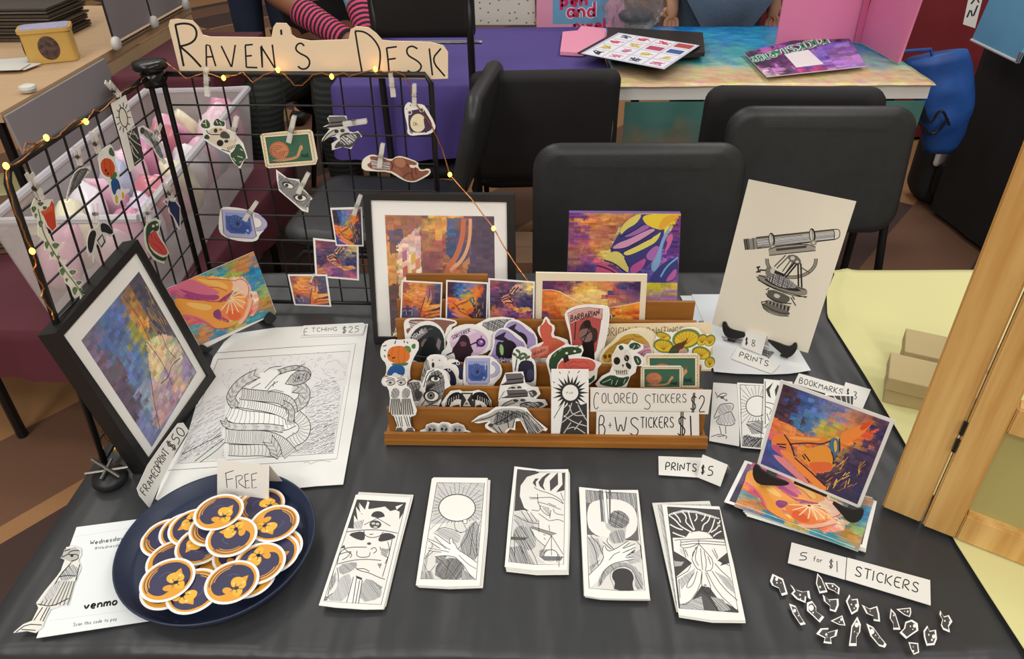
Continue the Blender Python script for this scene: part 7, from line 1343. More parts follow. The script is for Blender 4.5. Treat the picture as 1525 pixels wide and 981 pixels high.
a = Art(zK3); skull(a, lambda u, v: (570+u*340, 355+v*350)); racked(3, [(550, 680), (600, 620), (660, 590), (680, 540), (680, 460), (720, 385), (760, 370), (800, 380), (830, 345), (920, 380), (920, 410), (870, 440), (930, 480), (920, 545), (870, 540), (860, 590), (820, 620), (790, 700), (760, 740), (600, 740)], a, 'ivy covered skull sticker standing in the rack', T=zK3)
def snail(a, T, hw=.5):
    T0 = a.T; a.T = lambda x, y: T0(*T(x, y)); G_ = '3f6b56'
    a.poly([(.0, .05), (.06, 0), (.94, 0), (1, .06), (1, .94), (.94, 1), (.06, 1), (0, .94)], 'ecdcb8')
    n = 14
    for k in range(n):
        x = .06+.88*k/(n-1)
        for y0, y1 in ((.02, .07), (.98, .93)): a.arc(x, y0, .025, abs(y1-y0)*.8, 0 if y0 < .5 else 180, 180 if y0 < .5 else 360, .012, '6a4a38', 6)
    for k in range(9):
        y = .09+.82*k/8
        for x0 in (.015, .985): a.arc(x0, y, .022, .04, -90 if x0 < .5 else 90, 90 if x0 < .5 else 270, .012, '6a4a38', 6)
    a.poly([(.08, .11), (.92, .11), (.92, .89), (.08, .89)], '2a4036'); a.poly([(.09, .13), (.91, .13), (.91, .87), (.09, .87)], G_); a.poly([(.10, .8), (.3, .78), (.62, .74), (.66, .62), (.70, .5), (.73, .42), (.77, .42), (.78, .52), (.72, .6), (.68, .74), (.6, .82), (.3, .86)], 'cf9a70', 1); a.ell(.31, .52, .19, .26, 'b9734f'); a.ell(.31, .53, .165, .22, 'c98560')
    for r in (.13, .09, .05): a.arc(.28, .55, r, r*1.35, 0, 320, .014, '8a4a34', 18)
    a.lines([[(.74, .42), (.73, .32)], [(.77, .42), (.79, .32)], [(.12, .82), (.4, .8), (.64, .74)], [(.42, .55), (.52, .62), (.62, .62)]], .013, '8a5a40', 0); write(a, 'MAIL', (.72, .80), (.88, .79), (.01, -.13), .014, '1c2a22'); a.T = T0
a = Art(); snail(a, onquad(quadT(zK3, [(935, 452), (1350, 452), (1350, 720), (935, 720)]))); racked(3, [(930, 720), (925, 470), (945, 448), (1330, 446), (1352, 465), (1348, 690), (1340, 750), (930, 750)], a, 'large green snail MAIL stamp sticker in the rack', T=zK3)
a = Art(); snail(a, onquad(quadT(zK3, [(902, 545), (1222, 545), (1222, 722), (902, 722)]))); racked(3, [(898, 735), (900, 560), (915, 540), (1205, 540), (1226, 560), (1222, 740), (900, 745)], a, 'small green snail MAIL stamp sticker in front of the large one', T=zK3)
# slot 2
a = Art(zK2); a.hatch([(280, 400), (370, 390), (420, 560), (300, 560)], 70, 10, 5, '555', cross=True); a.ell(360, 500, 30, 45, '555'); racked(2, [(280, 400), (320, 380), (380, 390), (430, 470), (430, 640), (280, 640)], a, 'grey eye sticker half hidden behind the bird girls', T=zK2)
a = Art(zK2); a.hatch([(420, 420), (470, 310), (560, 290), (600, 420), (560, 560), (430, 610)], 78, 10, 5, '444', cross=True); a.ell(505, 365, 52, 30, INK); a.ell(510, 372, 38, 20, 'eceae4'); a.ell(514, 366, 18, 16, '333'); a.ell(475, 515, 70, 52, INK); a.ell(478, 518, 58, 42, 'eeece6'); a.ell(472, 512, 33, 33, '4a4a4a'); a.ell(472, 512, 22, 22, '8a8a88'); a.ell(472, 512, 12, 12, '111'); a.lines([[(430, 460+i*2), (440+i*12, 420-i*2)] for i in range(8)], 4, INK, 0); a.lines([[(390, 600), (430, 540)], [(400, 640), (440, 590), (530, 600)], [(410, 440), (440, 320), (500, 290)]], 6, INK)
racked(2, [(360, 640), (375, 560), (415, 490), (370, 470), (390, 420), (440, 300), (520, 280), (600, 300), (640, 430), (560, 480), (560, 560), (520, 640)], a, 'pencil drawn two-eyed fragment sticker in the rack', T=zK2)
def hourglass(a):
    a.poly([(590, 620), (600, 560), (640, 500), (700, 478), (740, 500), (740, 550), (690, 540), (640, 580), (620, 640)], '232323', 1); a.poly([(990, 630), (985, 560), (940, 490), (880, 478), (830, 500), (820, 550), (880, 550), (940, 580), (970, 640)], '232323', 1); a.poly([(735, 490), (828, 490), (820, 620), (730, 612)], '3c3b3a'); a.poly([(745, 500), (818, 500), (785, 550), (815, 605), (745, 602), (775, 550)], 'e6e4dc'); a.poly([(760, 590), (795, 590), (778, 565)], '77756f'); a.line([(735, 490), (828, 490), (820, 620), (730, 612)], 6, INK, closed=True); a.lines([[(600+i*22, 600-i*8), (610+i*20, 545-i*8)] for i in range(6)]+[[(980-i*22, 600-i*8), (965-i*18, 550-i*8)] for i in range(6)], 5, 'cfcdc6', 0)
a = Art(zK2); hourglass(a); a.poly([(820, 560), (855, 545), (850, 625), (822, 622)], '4a4a48'); racked(2, [(560, 580), (600, 520), (640, 475), (720, 465), (745, 480), (825, 478), (880, 465), (945, 490), (990, 560), (990, 640), (960, 600), (930, 640), (900, 590), (860, 600), (855, 650), (730, 650), (715, 590), (660, 600), (640, 640), (610, 600), (585, 640)], a, 'winged hourglass sticker in the rack', T=zK2)
def plague(a, T, dk='4a4848'):
    T0 = a.T; a.T = lambda x, y: T0(*T(x, y))
    a.poly([(.15, .02), (.55, 0), (.62, .1), (.6, .3), (.3, .34), (.04, .36), (.18, .24)], '6a6668'); a.lines([[(.05, .34), (.35, .30), (.62, .26)], [(.2, .2), (.58, .16)]], .03, '2b2a2c', 0); a.ell(.42, .46, .17, .12, 'cfccc6'); a.ell(.34, .46, .07, .06, '3a3838'); a.ell(.50, .44, .055, .055, '4a4848'); a.poly([(.0, .78), (.1, .55), (.28, .40), (.34, .56), (.2, .62)], 'bdbab2'); a.lines([[(0, .78), (.12, .56), (.28, .42)], [(.02, .78), (.2, .62), (.34, .56)]], .02, '2b2a2c', 1)
    a.poly([(.42, .58), (.62, .48), (.72, .54), (.88, .48), (.98, .62), (.84, .72), (.72, .98), (.5, .92), (.28, 1), (.36, .8), (.46, .74)], dk, 1); a.hatch([(.45, .6), (.7, .55), (.9, .56), (.75, .85), (.45, .88)], 50, .06, .025, '1f1e20'); a.ell(.62, .68, .025, .03, 'dddad4'); a.ell(.68, .76, .025, .03, 'dddad4'); a.T = T0
for i, (x, y, w, h, nm) in enumerate(((1060, 320, 340, 290, 'rear'), (1060, 460, 400, 210, 'front'))):
    a = Art(zK2); plague(a, lambda u, v: (x+u*w, y+v*h)); ol = [(-.02, .6), (.02, .36), (.15, .0), (.6, -.04), (.66, .3), (.8, .4), (.98, .42), (1.04, .62), (.9, .78), (.82, 1.2), (.1, 1.2), (-.03, .82)]
    racked(2, [(x+u*w, y+v*h) for u, v in ol], a, f'{nm} plague doctor sticker of the pair in the rack', T=zK2)
# slot 1
a = Art(zK3); write(a, 'C', (535, 880), (575, 872), (4, -135), 6); write(a, 'OLORED', (600, 828), (875, 826), (0, -78), 6); write(a, 'S', (925, 880), (975, 872), (4, -115), 6); write(a, 'TICKERS', (985, 825), (1250, 822), (0, -68), 6); write(a, '$', (1280, 886), (1325, 884), (6, -122), 8); write(a, '2', (1342, 896), (1394, 896), (4, -130), 8)
racked(1, [(512, 708), (1445, 726), (1418, 912), (512, 892)], a, 'white card reading COLORED STICKERS $2 in the rack', 'price card', 'sign_card', zK3, 'e9e4dc', None, m='ink_on_paper')
a = Art(zK2)
for dx in (0, 92):
    f = lambda pts: [(x+dx, y) for x, y in pts]; a.ell(125+dx, 400, 34, 28, 'd0cdc6'); a.lines([f([(85, 395), (110, 375), (160, 380), (165, 410), (130, 425), (100, 420)]), f([(90, 365), (130, 360), (160, 372)])], 5, INK); a.ell(122+dx, 402, 12, 9, INK); a.hatch(f([(130, 470), (165, 440), (205, 470), (195, 530), (130, 540)]), 60, 9, 4, '444'); a.poly(f([(130, 540), (200, 530), (235, 640), (210, 680), (140, 685), (115, 640)]), 'd4d1ca'); a.lines([f([(135+i*13, 540), (122+i*21, 675)]) for i in range(6)], 7, '4a4848', 0); a.lines([f([(170, 690), (195, 780)]), f([(195, 690), (215, 780)]), f([(215, 690), (228, 780)]), f([(150, 690), (180, 780)])], 5, INK, 0); a.poly(f([(150, 835), (180, 790), (220, 785), (240, 835)]), '6a6866')
racked(1, [(45, 400), (75, 360), (130, 350), (180, 365), (230, 350), (270, 370), (265, 430), (300, 460), (320, 560), (352, 640), (340, 680), (295, 700), (305, 780), (335, 810), (330, 840), (150, 845), (170, 800), (180, 760), (150, 690), (112, 650), (120, 540), (110, 470), (90, 430)], a, 'pair of bird-headed girls sticker at the left end of the rack', T=zK2)
a = Art(zK2)
for x, y, r in ((480, 800, 60), (585, 795, 50), (700, 800, 65)): a.ell(x, y, r, 44, 'c9c6bf'); a.hatch([(x-r*.8, y-10), (x, y-42), (x+r*.8, y-5), (x+r*.5, y+30), (x-r*.6, y+35)], 40, 10, 5, '4a4848'); a.ell(x-18, y+5, 11, 11, '222'); a.ell(x+18, y+8, 10, 10, '222')
a.lines([[(375, 835), (420, 825), (460, 840)], [(800, 835), (760, 825), (740, 842)]], 7, INK)
racked(1, [(365, 838), (380, 812), (420, 800), (430, 765), (490, 745), (540, 755), (570, 740), (620, 745), (650, 760), (700, 748), (755, 770), (775, 810), (815, 825), (818, 850), (560, 856), (380, 850)], a, 'trio of pencil drawn masks sticker low on the rack', T=zK2)
a = Art(zK2); a.poly([(830, 735), (900, 700), (980, 670), (1040, 625), (1200, 620), (1290, 640), (1340, 720), (1450, 800), (1380, 850), (1320, 850), (1230, 700), (1190, 720), (1180, 800), (1130, 790), (1090, 850), (1040, 830), (960, 780), (990, 720), (900, 735)], 'b9b6b0', 1); a.hatch([(1040, 640), (1280, 640), (1340, 740), (1230, 690), (1100, 760), (1000, 770)], 25, 10, 6, '3f3e3e', cross=True); a.hatch([(1240, 660), (1430, 800), (1370, 845), (1320, 840)], 55, 10, 6, '4a4949'); a.lines([[(830, 740), (930, 715), (1000, 690), (1060, 650)], [(980, 770), (1060, 740), (1120, 700), (1190, 660)], [(1000, 780), (1060, 840)], [(1050, 780), (1090, 840)], [(1130, 720), (1140, 790)], [(1190, 720), (1175, 790)], [(1250, 660), (1320, 850)], [(1290, 650), (1440, 800)]], 6, '1f1f1f'); a.poly([(850, 725), (920, 700), (900, 735)], '8a8884'); a.ell(985, 768, 22, 16, '4a4848')
racked(1, [(818, 738), (880, 690), (960, 660), (1030, 612), (1190, 606), (1290, 620), (1350, 700), (1475, 800), (1460, 820), (1410, 800), (1390, 862), (1310, 858), (1240, 730), (1200, 735), (1195, 810), (1150, 800), (1100, 855), (1040, 850), (940, 790), (935, 765), (970, 735), (880, 752)], a, 'skeletal hand sticker lying across the front of the rack', T=zK2)
a = Art(zC3); 
for k in range(22):
    t = 2*pi*k/22; r1 = 92 if k % 2 else 112; c_, s_ = cos(t), sin(t)
    a.poly([(337+52*cos(t-.16), 432+52*sin(t-.16)), (337+52*cos(t+.16), 432+52*sin(t+.16)), (337+r1*c_*.95, 432+r1*s_)], INK)
a.ell(337, 432, 56, 56, INK); a.ell(337, 432, 45, 45, 'f2f1ec'); write(a, 'Fwk', (316, 438), (352, 436), (0, -10), 2, '555', lower=True); a.poly([(275, 680), (290, 590), (300, 520), (345, 480), (400, 500), (430, 490), (432, 680)], '3c3b3a', 0); a.lines([[(290, 600), (340, 560), (400, 530)], [(300, 560), (360, 600), (430, 620)], [(330, 500), (350, 560), (420, 560)], [(310, 640), (360, 620), (420, 660)], [(300, 660), (340, 600)], [(380, 500), (410, 560), (432, 590)], [(360, 640), (400, 590)], [(345, 490), (330, 540), (300, 570)]], 5, 'd8d6d0'); a.lines([[(275, 315), (282, 325)], [(330, 310), (330, 324)], [(390, 308), (378, 322)], [(240, 370), (250, 376)], [(245, 575), (300, 480)]], 3, INK, 0)
racked(1, [(230, 300), (440, 302), (441, 682), (229, 680)], a, 'tall black and white sun bookmark sticker at the middle of the rack', T=zC3)
a = Art(zC3); write(a, 'B', (498, 672), (536, 672), (0, -112), 6); write(a, '+', (550, 640), (572, 640), (0, -60), 4); write(a, 'W', (588, 668), (655, 668), (0, -100), 6); write(a, 'S', (672, 674), (722, 674), (0, -104), 6); write(a, 'TICKERS', (732, 630), (918, 628), (0, -60), 5.5); write(a, '$', (940, 682), (985, 682), (2, -126), 7); write(a, '1', (1012, 682), (1026, 682), (0, -120), 8)
racked(1, [(484, 540), (1060, 546), (1062, 694), (482, 684)], a, 'white card reading B+W STICKERS $1 at the front of the rack', 'price card', 'sign_card', zC3, 'e9e6df', None, m='ink_on_paper')
# ================================================================== TELESCOPE PRINT, BRIDGE PRINT, WOODEN FRAME, BOXES
TP = leaning((1060, 486), (1201, 527), (1115, 267), .762)
a = Art(zT1, seed=7); D = '23211f'; M1 = '5f5b54'; LT = 'c9c3b4'
a.poly([(195, 392), (225, 388), (235, 455), (205, 458)], M1, 0); a.poly([(225, 392), (270, 382), (275, 452), (235, 458)], '8d877c'); a.poly([(270, 385), (385, 368), (600, 345), (740, 333), (745, 395), (600, 412), (380, 430), (275, 448)], '5d5850'); a.poly([(272, 392), (740, 340), (741, 352), (273, 406)], 'a9a396'); a.poly([(290, 425), (742, 375), (744, 393), (290, 444)], D); a.poly([(740, 333), (772, 332), (782, 352), (775, 385), (745, 395)], 'd6d0c2')
a.hatch([(275, 400), (745, 350), (745, 390), (280, 440)], -7, 9, 3, D); a.lines([[(740, 333), (772, 332), (782, 352), (775, 385), (745, 395)], [(740, 333), (748, 360), (745, 395)], [(270, 382), (740, 333)], [(275, 450), (745, 395)], [(195, 392), (205, 458)], [(208, 390), (220, 458)], [(250, 385), (258, 455)]], 4, D, 1)
for x, y in ((365, 395), (612, 368)): a.ell(x, y, 20, 42, D, -.1); a.ell(x-3, y, 12, 34, LT, -.1); a.line([(x-2, y-36), (x+4, y+34)], 4, D); a.ell(x+8, y+46, 20, 16, '8a8478'); a.ell(x+8, y+46, 9, 8, LT)
a.poly([(345, 455), (400, 435), (580, 420), (632, 440), (630, 465), (500, 475), (350, 492)], '9a9488', 0); a.poly([(390, 450), (580, 430), (575, 445), (395, 465)], '3f3b35'); a.lines([[(345, 455), (400, 435), (580, 420), (632, 440)], [(350, 492), (500, 475), (632, 462)]], 4, D)
a.arc(485, 520, 150, 105, -5, 185, 16, '8d877b', 26); a.arc(485, 520, 158, 113, -5, 185, 4, D, 26); a.arc(485, 520, 140, 96, -5, 185, 4, D, 26); a.lines([[(380, 560), (450, 490)], [(395, 570), (465, 500)], [(545, 565), (600, 600)], [(430, 590), (480, 520)], [(450, 600), (495, 530)]], 6, M1, 0)
a.poly([(455, 490), (510, 485), (545, 520), (540, 548), (500, 545), (470, 520)], '6a655c', 1); a.lines([[(520, 540), (405, 680)], [(505, 535), (395, 665)], [(525, 540), (528, 690)], [(542, 540), (548, 690)]], 8, D, 0); a.ell(492, 508, 14, 12, LT); a.ell(520, 530, 10, 9, LT)
a.poly([(272, 620), (300, 605), (420, 640), (560, 690), (582, 700), (580, 735), (520, 735), (400, 700), (300, 655)], '8a8478', 1); a.poly([(300, 625), (420, 655), (560, 705), (500, 712), (380, 680)], D, 1); a.lines([[(272, 620), (310, 662), (420, 712), (520, 742), (580, 742)], [(285, 612), (400, 650), (570, 700)], [(280, 640), (400, 700), (575, 748)]], 4, D, 1); a.hatch([(330, 590), (450, 620), (540, 690), (420, 690), (330, 640)], 30, 9, 4, D, cross=True)
a.poly([(330, 560), (360, 555), (380, 590), (375, 625), (325, 615)], '7a756a', 1); a.ell(372, 585, 16, 18, LT); a.lines([[(282, 560), (285, 595)], [(272, 565), (295, 560)], [(270, 592), (298, 590)], [(290, 580), (330, 582)]], 7, D, 0); a.poly([(385, 580), (445, 605), (435, 620), (380, 600)], D)
a.poly([(345, 690), (470, 735), (478, 765), (440, 790), (370, 770), (335, 735)], '5a554d', 1); a.poly([(385, 720), (420, 735), (405, 755), (375, 740)], LT, 1); a.lines([[(330, 720), (345, 750), (420, 780), (485, 785)], [(330, 700), (350, 690)], [(480, 745), (512, 798)], [(490, 740), (505, 760)]], 5, D); a.poly([(340, 760), (480, 800), (470, 830), (330, 800)], '8a8478'); a.lines([[(335+i*22, 765+i*6), (330+i*22, 802+i*5)] for i in range(7)], 8, D, 0); a.poly([(302, 790), (330, 775), (420, 815), (475, 835), (470, 858), (400, 852), (320, 820)], '6a655c', 1); a.lines([[(302, 775), (320, 825), (400, 858), (470, 860)], [(305, 785), (400, 840), (474, 845)], [(300, 775), (330, 770)]], 4, D, 1)
card('art_print', [(225, 28), (880, 162), (585, 1085), (0, 912)], TP, a, paper='ded6c4', t=.0012, T=zT1, label='tall cream print of an antique surveying telescope on a stand', cat='print')
easel('black stand holding the telescope print', [quadT(zK4, [(340, 410), (368, 400), (388, 448), (430, 468), (520, 486), (520, 520), (480, 532), (395, 535), (350, 495)]), quadT(zK4, [(675, 534), (760, 560), (840, 592), (872, 590), (895, 562), (916, 570), (916, 615), (890, 655), (852, 682), (800, 650), (740, 600)])], TP)
# stack of prints under the bridge print
a = Art(zK6); q2 = quadT(zK6, [(268, 28), (1340, 360), (1250, 745), (100, 365)]); T2 = onquad(q2); a.T = ident
a.paint([T2(.03, .05), T2(.97, .05), T2(.97, .95), T2(.03, .95)], [(None, [(.05, .3, '6a5a78'), (.1, .1, '8a6a80'), (.05, .8, '4a4458'), (.3, .5, '5a4a60')])], 30, 20)
for k in range(3):
    d = 14*(2-k); card('print', quadT(zK6, [(275+d, 40+d), (1305+d*.6, 330+d), (1240+d*.3, 762+d*.4), (255+d, 445+d*1.2)]), flat(TBL+.0008*(k+1)), None, paper=('e4e4e0', 'ecebe6', 'dcdbd6')[k], label=('lowest', 'second lowest', 'third lowest')[k]+' print in the stack under the bridge print', cat='print', group='stack of prints under the bridge print')
card('print', q2, flat(TBL+.0040), a, paper='f0efec', label='white bordered print sticking out left below the mandarin print', cat='print', group='stack of prints under the bridge print')
q3 = quadT(zK6, [(330, 45), (1318, 345), (1188, 768), (183, 400)]); a = Art(); T3 = onquad(q3)
p_hands_fruit(q3, a, 60); a.T = T3; a.up(); a.lines([[(.0, .93), (.5, .925), (.97, .955)]], .008, 'e8e8e0', 0)
card('print', q3, flat(TBL+.0056), a, m='ink_gloss', label='print of hands with a mandarin on top of the flat stack', cat='print', group='stack of prints under the bridge print')
BPL = leaning((1128, 693), (1281, 758), (1163, 566), .772)
q = quadT(zK5, [(553, 76), (1387, 372), (1120, 1030), (375, 697)]); q = [q[0], q[1], (1280.5, 757), (1127, 692)]
a = Art(); p_bridge(inner(q, .032), a, 68)
card('art_print', q, BPL, a, paper='dcdad6', t=.0012, m='ink_gloss', label='large print of linked arms like a bridge on a black stand', cat='print')
easel('black stand holding the bridge print', [quadT(zK6, [(345, 55), (380, 60), (415, 108), (480, 148), (640, 208), (600, 222), (480, 220), (385, 212), (338, 150)]), quadT(zK6, [(965, 345), (1060, 395), (1130, 422), (1170, 432), (1200, 405), (1238, 425), (1228, 482), (1180, 522), (1115, 515), (1050, 440)])], BPL, z=.748)
# ---- wooden hinged frame
zW = .7435
b0, b1, b2, b3 = pz(1313, 755, zW), pz(1371, 779, zW), pz(1373, 783, zW), pz(1421, 802, zW)
wf = thing('wooden_frame', 'hinged pine frame standing on the yellow cloth at the right', 'wooden frame', b0); H = .62
def post(nm, p, r, h, z0=0, d=.02):
    e = (r-p).normalized(); n = Vector((-e.y, e.x, 0))
    bm = prism(BM(), [p-b0, r-b0, r-b0+n*d, p-b0+n*d], (0, 0, h)); bmesh.ops.bevel(bm, geom=bm.edges[:], offset=.002, segments=2, affect='EDGES')
    if z0: bmesh.ops.translate(bm, verts=bm.verts, vec=(0, 0, z0))
    return obj(nm, bm, 'pine', wf)
e = (b3-b2).normalized(); post('stile', b0, b1, H); post('stile', b2, b3, H)
far = b3+e*.30; post('stile', far, far+e*.045, H)
post('bottom_rail', b3+e*.0005, far-e*.0005, .04); post('middle_rail', b3+e*.0005, far-e*.0005, .035, .165); post('top_rail', b3+e*.0005, far-e*.0005, .04, H-.04)
n = Vector((-e.y, e.x, 0))
for z in (.12, .145, .45): 
    obj('hinge', tube(BM(), [b1.lerp(b2, .5)-b0+Vector((0, 0, z))-n*.001, b1.lerp(b2, .5)-b0+Vector((0, 0, z+.018))-n*.001], .0022, 8), 'black_metal', wf)
obj('backing_panel', prism(BM(), [b3-b0+n*.012+Vector((0, 0, .04)), far-b0+n*.012+Vector((0, 0, .04)), far-b0+n*.012+Vector((0, 0, .165)), b3-b0+n*.012+Vector((0, 0, .165))], n*.003), mat('olive_panel', 'aaa266', .6), wf)
# ---- kraft gift boxes
def giftbox(px, w, d, label):
    c = pz(*px, .744); g = thing('gift_box', label, 'box', (c.x, c.y, .7435), radians(-24), 'kraft gift boxes')
    obj('box_base', box(BM(), (w/2, d/2, .014), (w, d, .028)), 'kraft', g); bm = box(BM(), (w/2, d/2, .034), (w+.006, d+.006, .022)); bmesh.ops.bevel(bm, geom=bm.edges[:], offset=.001, segments=1, affect='EDGES'); obj('lid', bm, 'kraft', g)
giftbox((1338, 557), .12, .06, 'kraft gift box farther from the front beside the pine frame'); giftbox((1314, 597), .12, .06, 'kraft gift box nearest the bookmarks price card')

# ================================================================== STICKERS CLIPPED TO THE GRIDS
def hung(ol, art, plane, label, T=ident, sm=0, paper='f1efe8', cat='sticker', name='sticker', group='stickers clipped to the wire grids'):
    return card(name, ol, plane, art, paper=paper, T=T, t=.0006, label=label, cat=cat, group=group, sm=sm, m='ink_gloss')
GP = gplane(.0065); LP = lplane(.0075)
# back grid
a = Art(zG1); a.poly([(130, 430), (240, 340), (330, 300), (470, 420), (460, 500), (400, 570), (330, 540), (200, 480)], 'ddd0ba', 1); a.poly([(60, 270), (120, 195), (175, 250), (170, 310), (90, 310)], '3f5a3c', 1); a.poly([(205, 250), (250, 190), (300, 230), (340, 230), (335, 290), (280, 280), (220, 285)], '3a4f3c', 1); a.poly([(95, 420), (130, 370), (170, 400), (160, 440)], '3a4f3c', 1); a.poly([(280, 370), (330, 330), (400, 390), (390, 430), (290, 420)], '4a4f48', 1); a.ell(285, 475, 38, 36, '2a2624'); a.ell(355, 455, 24, 18, '3a3432'); a.poly([(150, 340), (210, 300), (310, 300), (320, 340), (250, 370), (160, 370)], 'd6c6b0', 1); a.ell(235, 335, 22, 24, '35402f'); a.ell(290, 325, 16, 12, 'b06a58')
a.poly([(390, 600), (440, 560), (480, 470), (540, 520), (585, 640), (550, 660), (500, 755), (440, 690)], '3b5640', 1); a.lines([[(430, 640), (460, 680)], [(480, 620), (540, 640)], [(500, 690), (530, 680)], [(510, 540), (540, 560)], [(85, 250), (130, 260)], [(120, 210), (130, 290)], [(240, 220), (260, 260)], [(280, 240), (300, 270)]], 9, 'dcd8c2', 0); a.lines([[(370+i*18, 520-i*6), (380+i*18, 560-i*8)] for i in range(6)], 6, '5a5044', 0); a.lines([[(130, 330), (160, 380), (280, 380)], [(300, 545), (400, 575)]], 8, '2f2a26')
hung([(50, 260), (85, 200), (130, 175), (175, 240), (205, 215), (255, 180), (300, 225), (345, 225), (350, 320), (410, 330), (480, 400), (545, 480), (595, 645), (560, 655), (510, 765), (430, 690), (385, 605), (260, 540), (150, 470), (90, 430), (95, 380), (60, 310)], a, GP, 'leafy skull sticker hanging on the back wire grid', zG1); clip((352, 174), (346, 208), GP, 'clear clip on the leafy skull sticker')
a = Art(); snail(a, onquad(quadT(zG1, [(738, 372), (1312, 330), (1376, 708), (800, 752)]))); hung([(735, 395), (760, 370), (1000, 345), (1290, 324), (1325, 350), (1382, 650), (1360, 715), (1080, 740), (830, 758), (795, 735)], a, GP, 'snail MAIL stamp sticker hanging on the back wire grid', zG1, paper='efe4c4'); clip((438, 173), (430, 212), GP, 'clear clip on the snail stamp sticker')
a = Art(zG2); plague(a, lambda u, v: (60+u*370, 325+v*300)); hung([(68, 420), (130, 395), (105, 345), (125, 320), (280, 322), (290, 360), (285, 420), (310, 465), (345, 475), (385, 460), (425, 510), (370, 540), (325, 625), (250, 605), (150, 635), (145, 575), (205, 535), (180, 510), (120, 520), (55, 560), (60, 530), (130, 440)], a, GP, 'plague doctor sticker hanging on the back wire grid', zG2, paper='dedcd6'); clip((546, 180), (511, 185), GP, 'clear clip lying sideways on the plague doctor sticker')
a = Art(zG2); P_ = '4a3a58'; a.poly([(845, 310), (860, 275), (930, 262), (985, 255), (1010, 300), (1060, 380), (1070, 440), (1010, 475), (880, 475), (850, 440)], P_, 1); a.ell(935, 385, 75, 88, '3a2f40'); a.ell(935, 386, 71, 84, 'ece0bc'); a.ell(860, 292, 22, 22, 'd9d0c8'); a.ell(860, 292, 13, 13, P_); a.ell(968, 268, 22, 22, 'd9d0c8'); a.ell(968, 268, 13, 13, P_); a.poly([(985, 330), (1040, 370), (1065, 440), (1010, 470), (990, 400)], P_, 1); write(a, 'Oh', (892, 412), (930, 412), (0, -34), 4, '2a2a2a', lower=True); write(a, '...', (936, 412), (970, 410), (0, -30), 5, '2a2a2a'); a.lines([[(860, 460), (880, 485), (890, 465)], [(995, 455), (1005, 475), (1020, 460)], [(828, 255), (832, 262)], [(865, 222), (870, 230)]], 7, '2f2438', 0)
hung([(808, 235), (850, 190), (890, 220), (960, 212), (1005, 235), (1095, 400), (1090, 455), (1040, 490), (960, 495), (870, 505), (835, 480), (840, 420), (815, 320)], a, GP, 'round dark toad sticker saying Oh on the back wire grid', zG2, sm=1); clip((617, 125), (617, 156), GP, 'clear clip on the toad sticker')
a = Art(zG2); a.poly([(460, 770), (510, 740), (490, 690), (540, 690), (600, 700), (690, 740), (720, 705), (780, 700), (830, 715), (930, 750), (915, 775), (850, 765), (870, 800), (930, 790), (950, 830), (1030, 815), (1040, 840), (960, 890), (900, 920), (820, 910), (740, 850), (680, 820), (520, 815)], '8f5a4a', 1); a.poly([(720, 710), (800, 705), (830, 760), (790, 800), (720, 770)], 'b27c60', 1); a.poly([(690, 790), (770, 800), (800, 880), (740, 850)], 'a06a52', 1); a.lines([[(690, 740), (710, 780), (690, 810)], [(800, 880), (850, 840), (880, 850)], [(880, 800), (880, 880), (900, 910)], [(910, 790), (920, 860)], [(830, 760), (850, 790)], [(540, 720), (680, 760)], [(500, 780), (640, 800)]], 6, '5a2f2a', 2); a.hatch([(500, 720), (680, 750), (680, 815), (520, 800)], 12, 14, 5, '6a3f36')
hung([(418, 760), (440, 705), (510, 672), (580, 690), (690, 725), (740, 690), (800, 692), (940, 745), (935, 782), (960, 820), (1040, 798), (1055, 850), (960, 905), (900, 930), (820, 920), (740, 875), (670, 832), (520, 828), (425, 815)], a, GP, 'brown open hand sticker hanging on the back wire grid', zG2, sm=1, paper='efe9d4'); clip((570, 214), (565, 249), GP, 'clear clip on the brown hand sticker')
a = Art(zG3); a.poly([(462, 75), (520, 115), (600, 130), (610, 180), (690, 240), (660, 270), (655, 330), (600, 300), (510, 220), (470, 180)], 'b4b0a8', 0); a.hatch([(462, 75), (520, 115), (600, 130), (610, 180), (690, 240), (655, 330), (510, 220), (470, 180)], 55, 8, 3.5, '3f3c3a', cross=True); a.ell(530, 158, 42, 20, INK, .3); a.ell(533, 162, 33, 14, 'e8e4dc', .3); a.ell(522, 160, 12, 11, '2a2828'); a.ell(612, 242, 46, 24, INK, .1); a.ell(614, 244, 37, 18, 'ebe7df', .1); a.ell(610, 240, 17, 17, '4a4644'); a.ell(610, 240, 8, 8, '111')
hung([(450, 55), (470, 70), (525, 112), (605, 122), (612, 180), (640, 190), (692, 250), (668, 270), (664, 340), (625, 330), (540, 255), (470, 195), (455, 120)], a, GP, 'pencil drawn eyes fragment hanging on the back wire grid', zG3); clip((459, 258), (444, 288), GP, 'clear clip on the eyes fragment sticker')
a = Art(zG3); mug(a, homog([(0, 0), (.72, 0), (.7, 1), (.05, 1)], [(85, 315), (290, 325), (325, 520), (110, 505)])); hung([(70, 400), (80, 320), (105, 302), (220, 312), (290, 335), (345, 355), (382, 400), (380, 450), (340, 490), (330, 525), (280, 537), (170, 525), (95, 495), (70, 460)], a, GP, 'blue tea mug sticker hanging on the back wire grid', zG3, sm=1); clip((382, 301), (364, 328), GP, 'clear clip on the mug sticker')
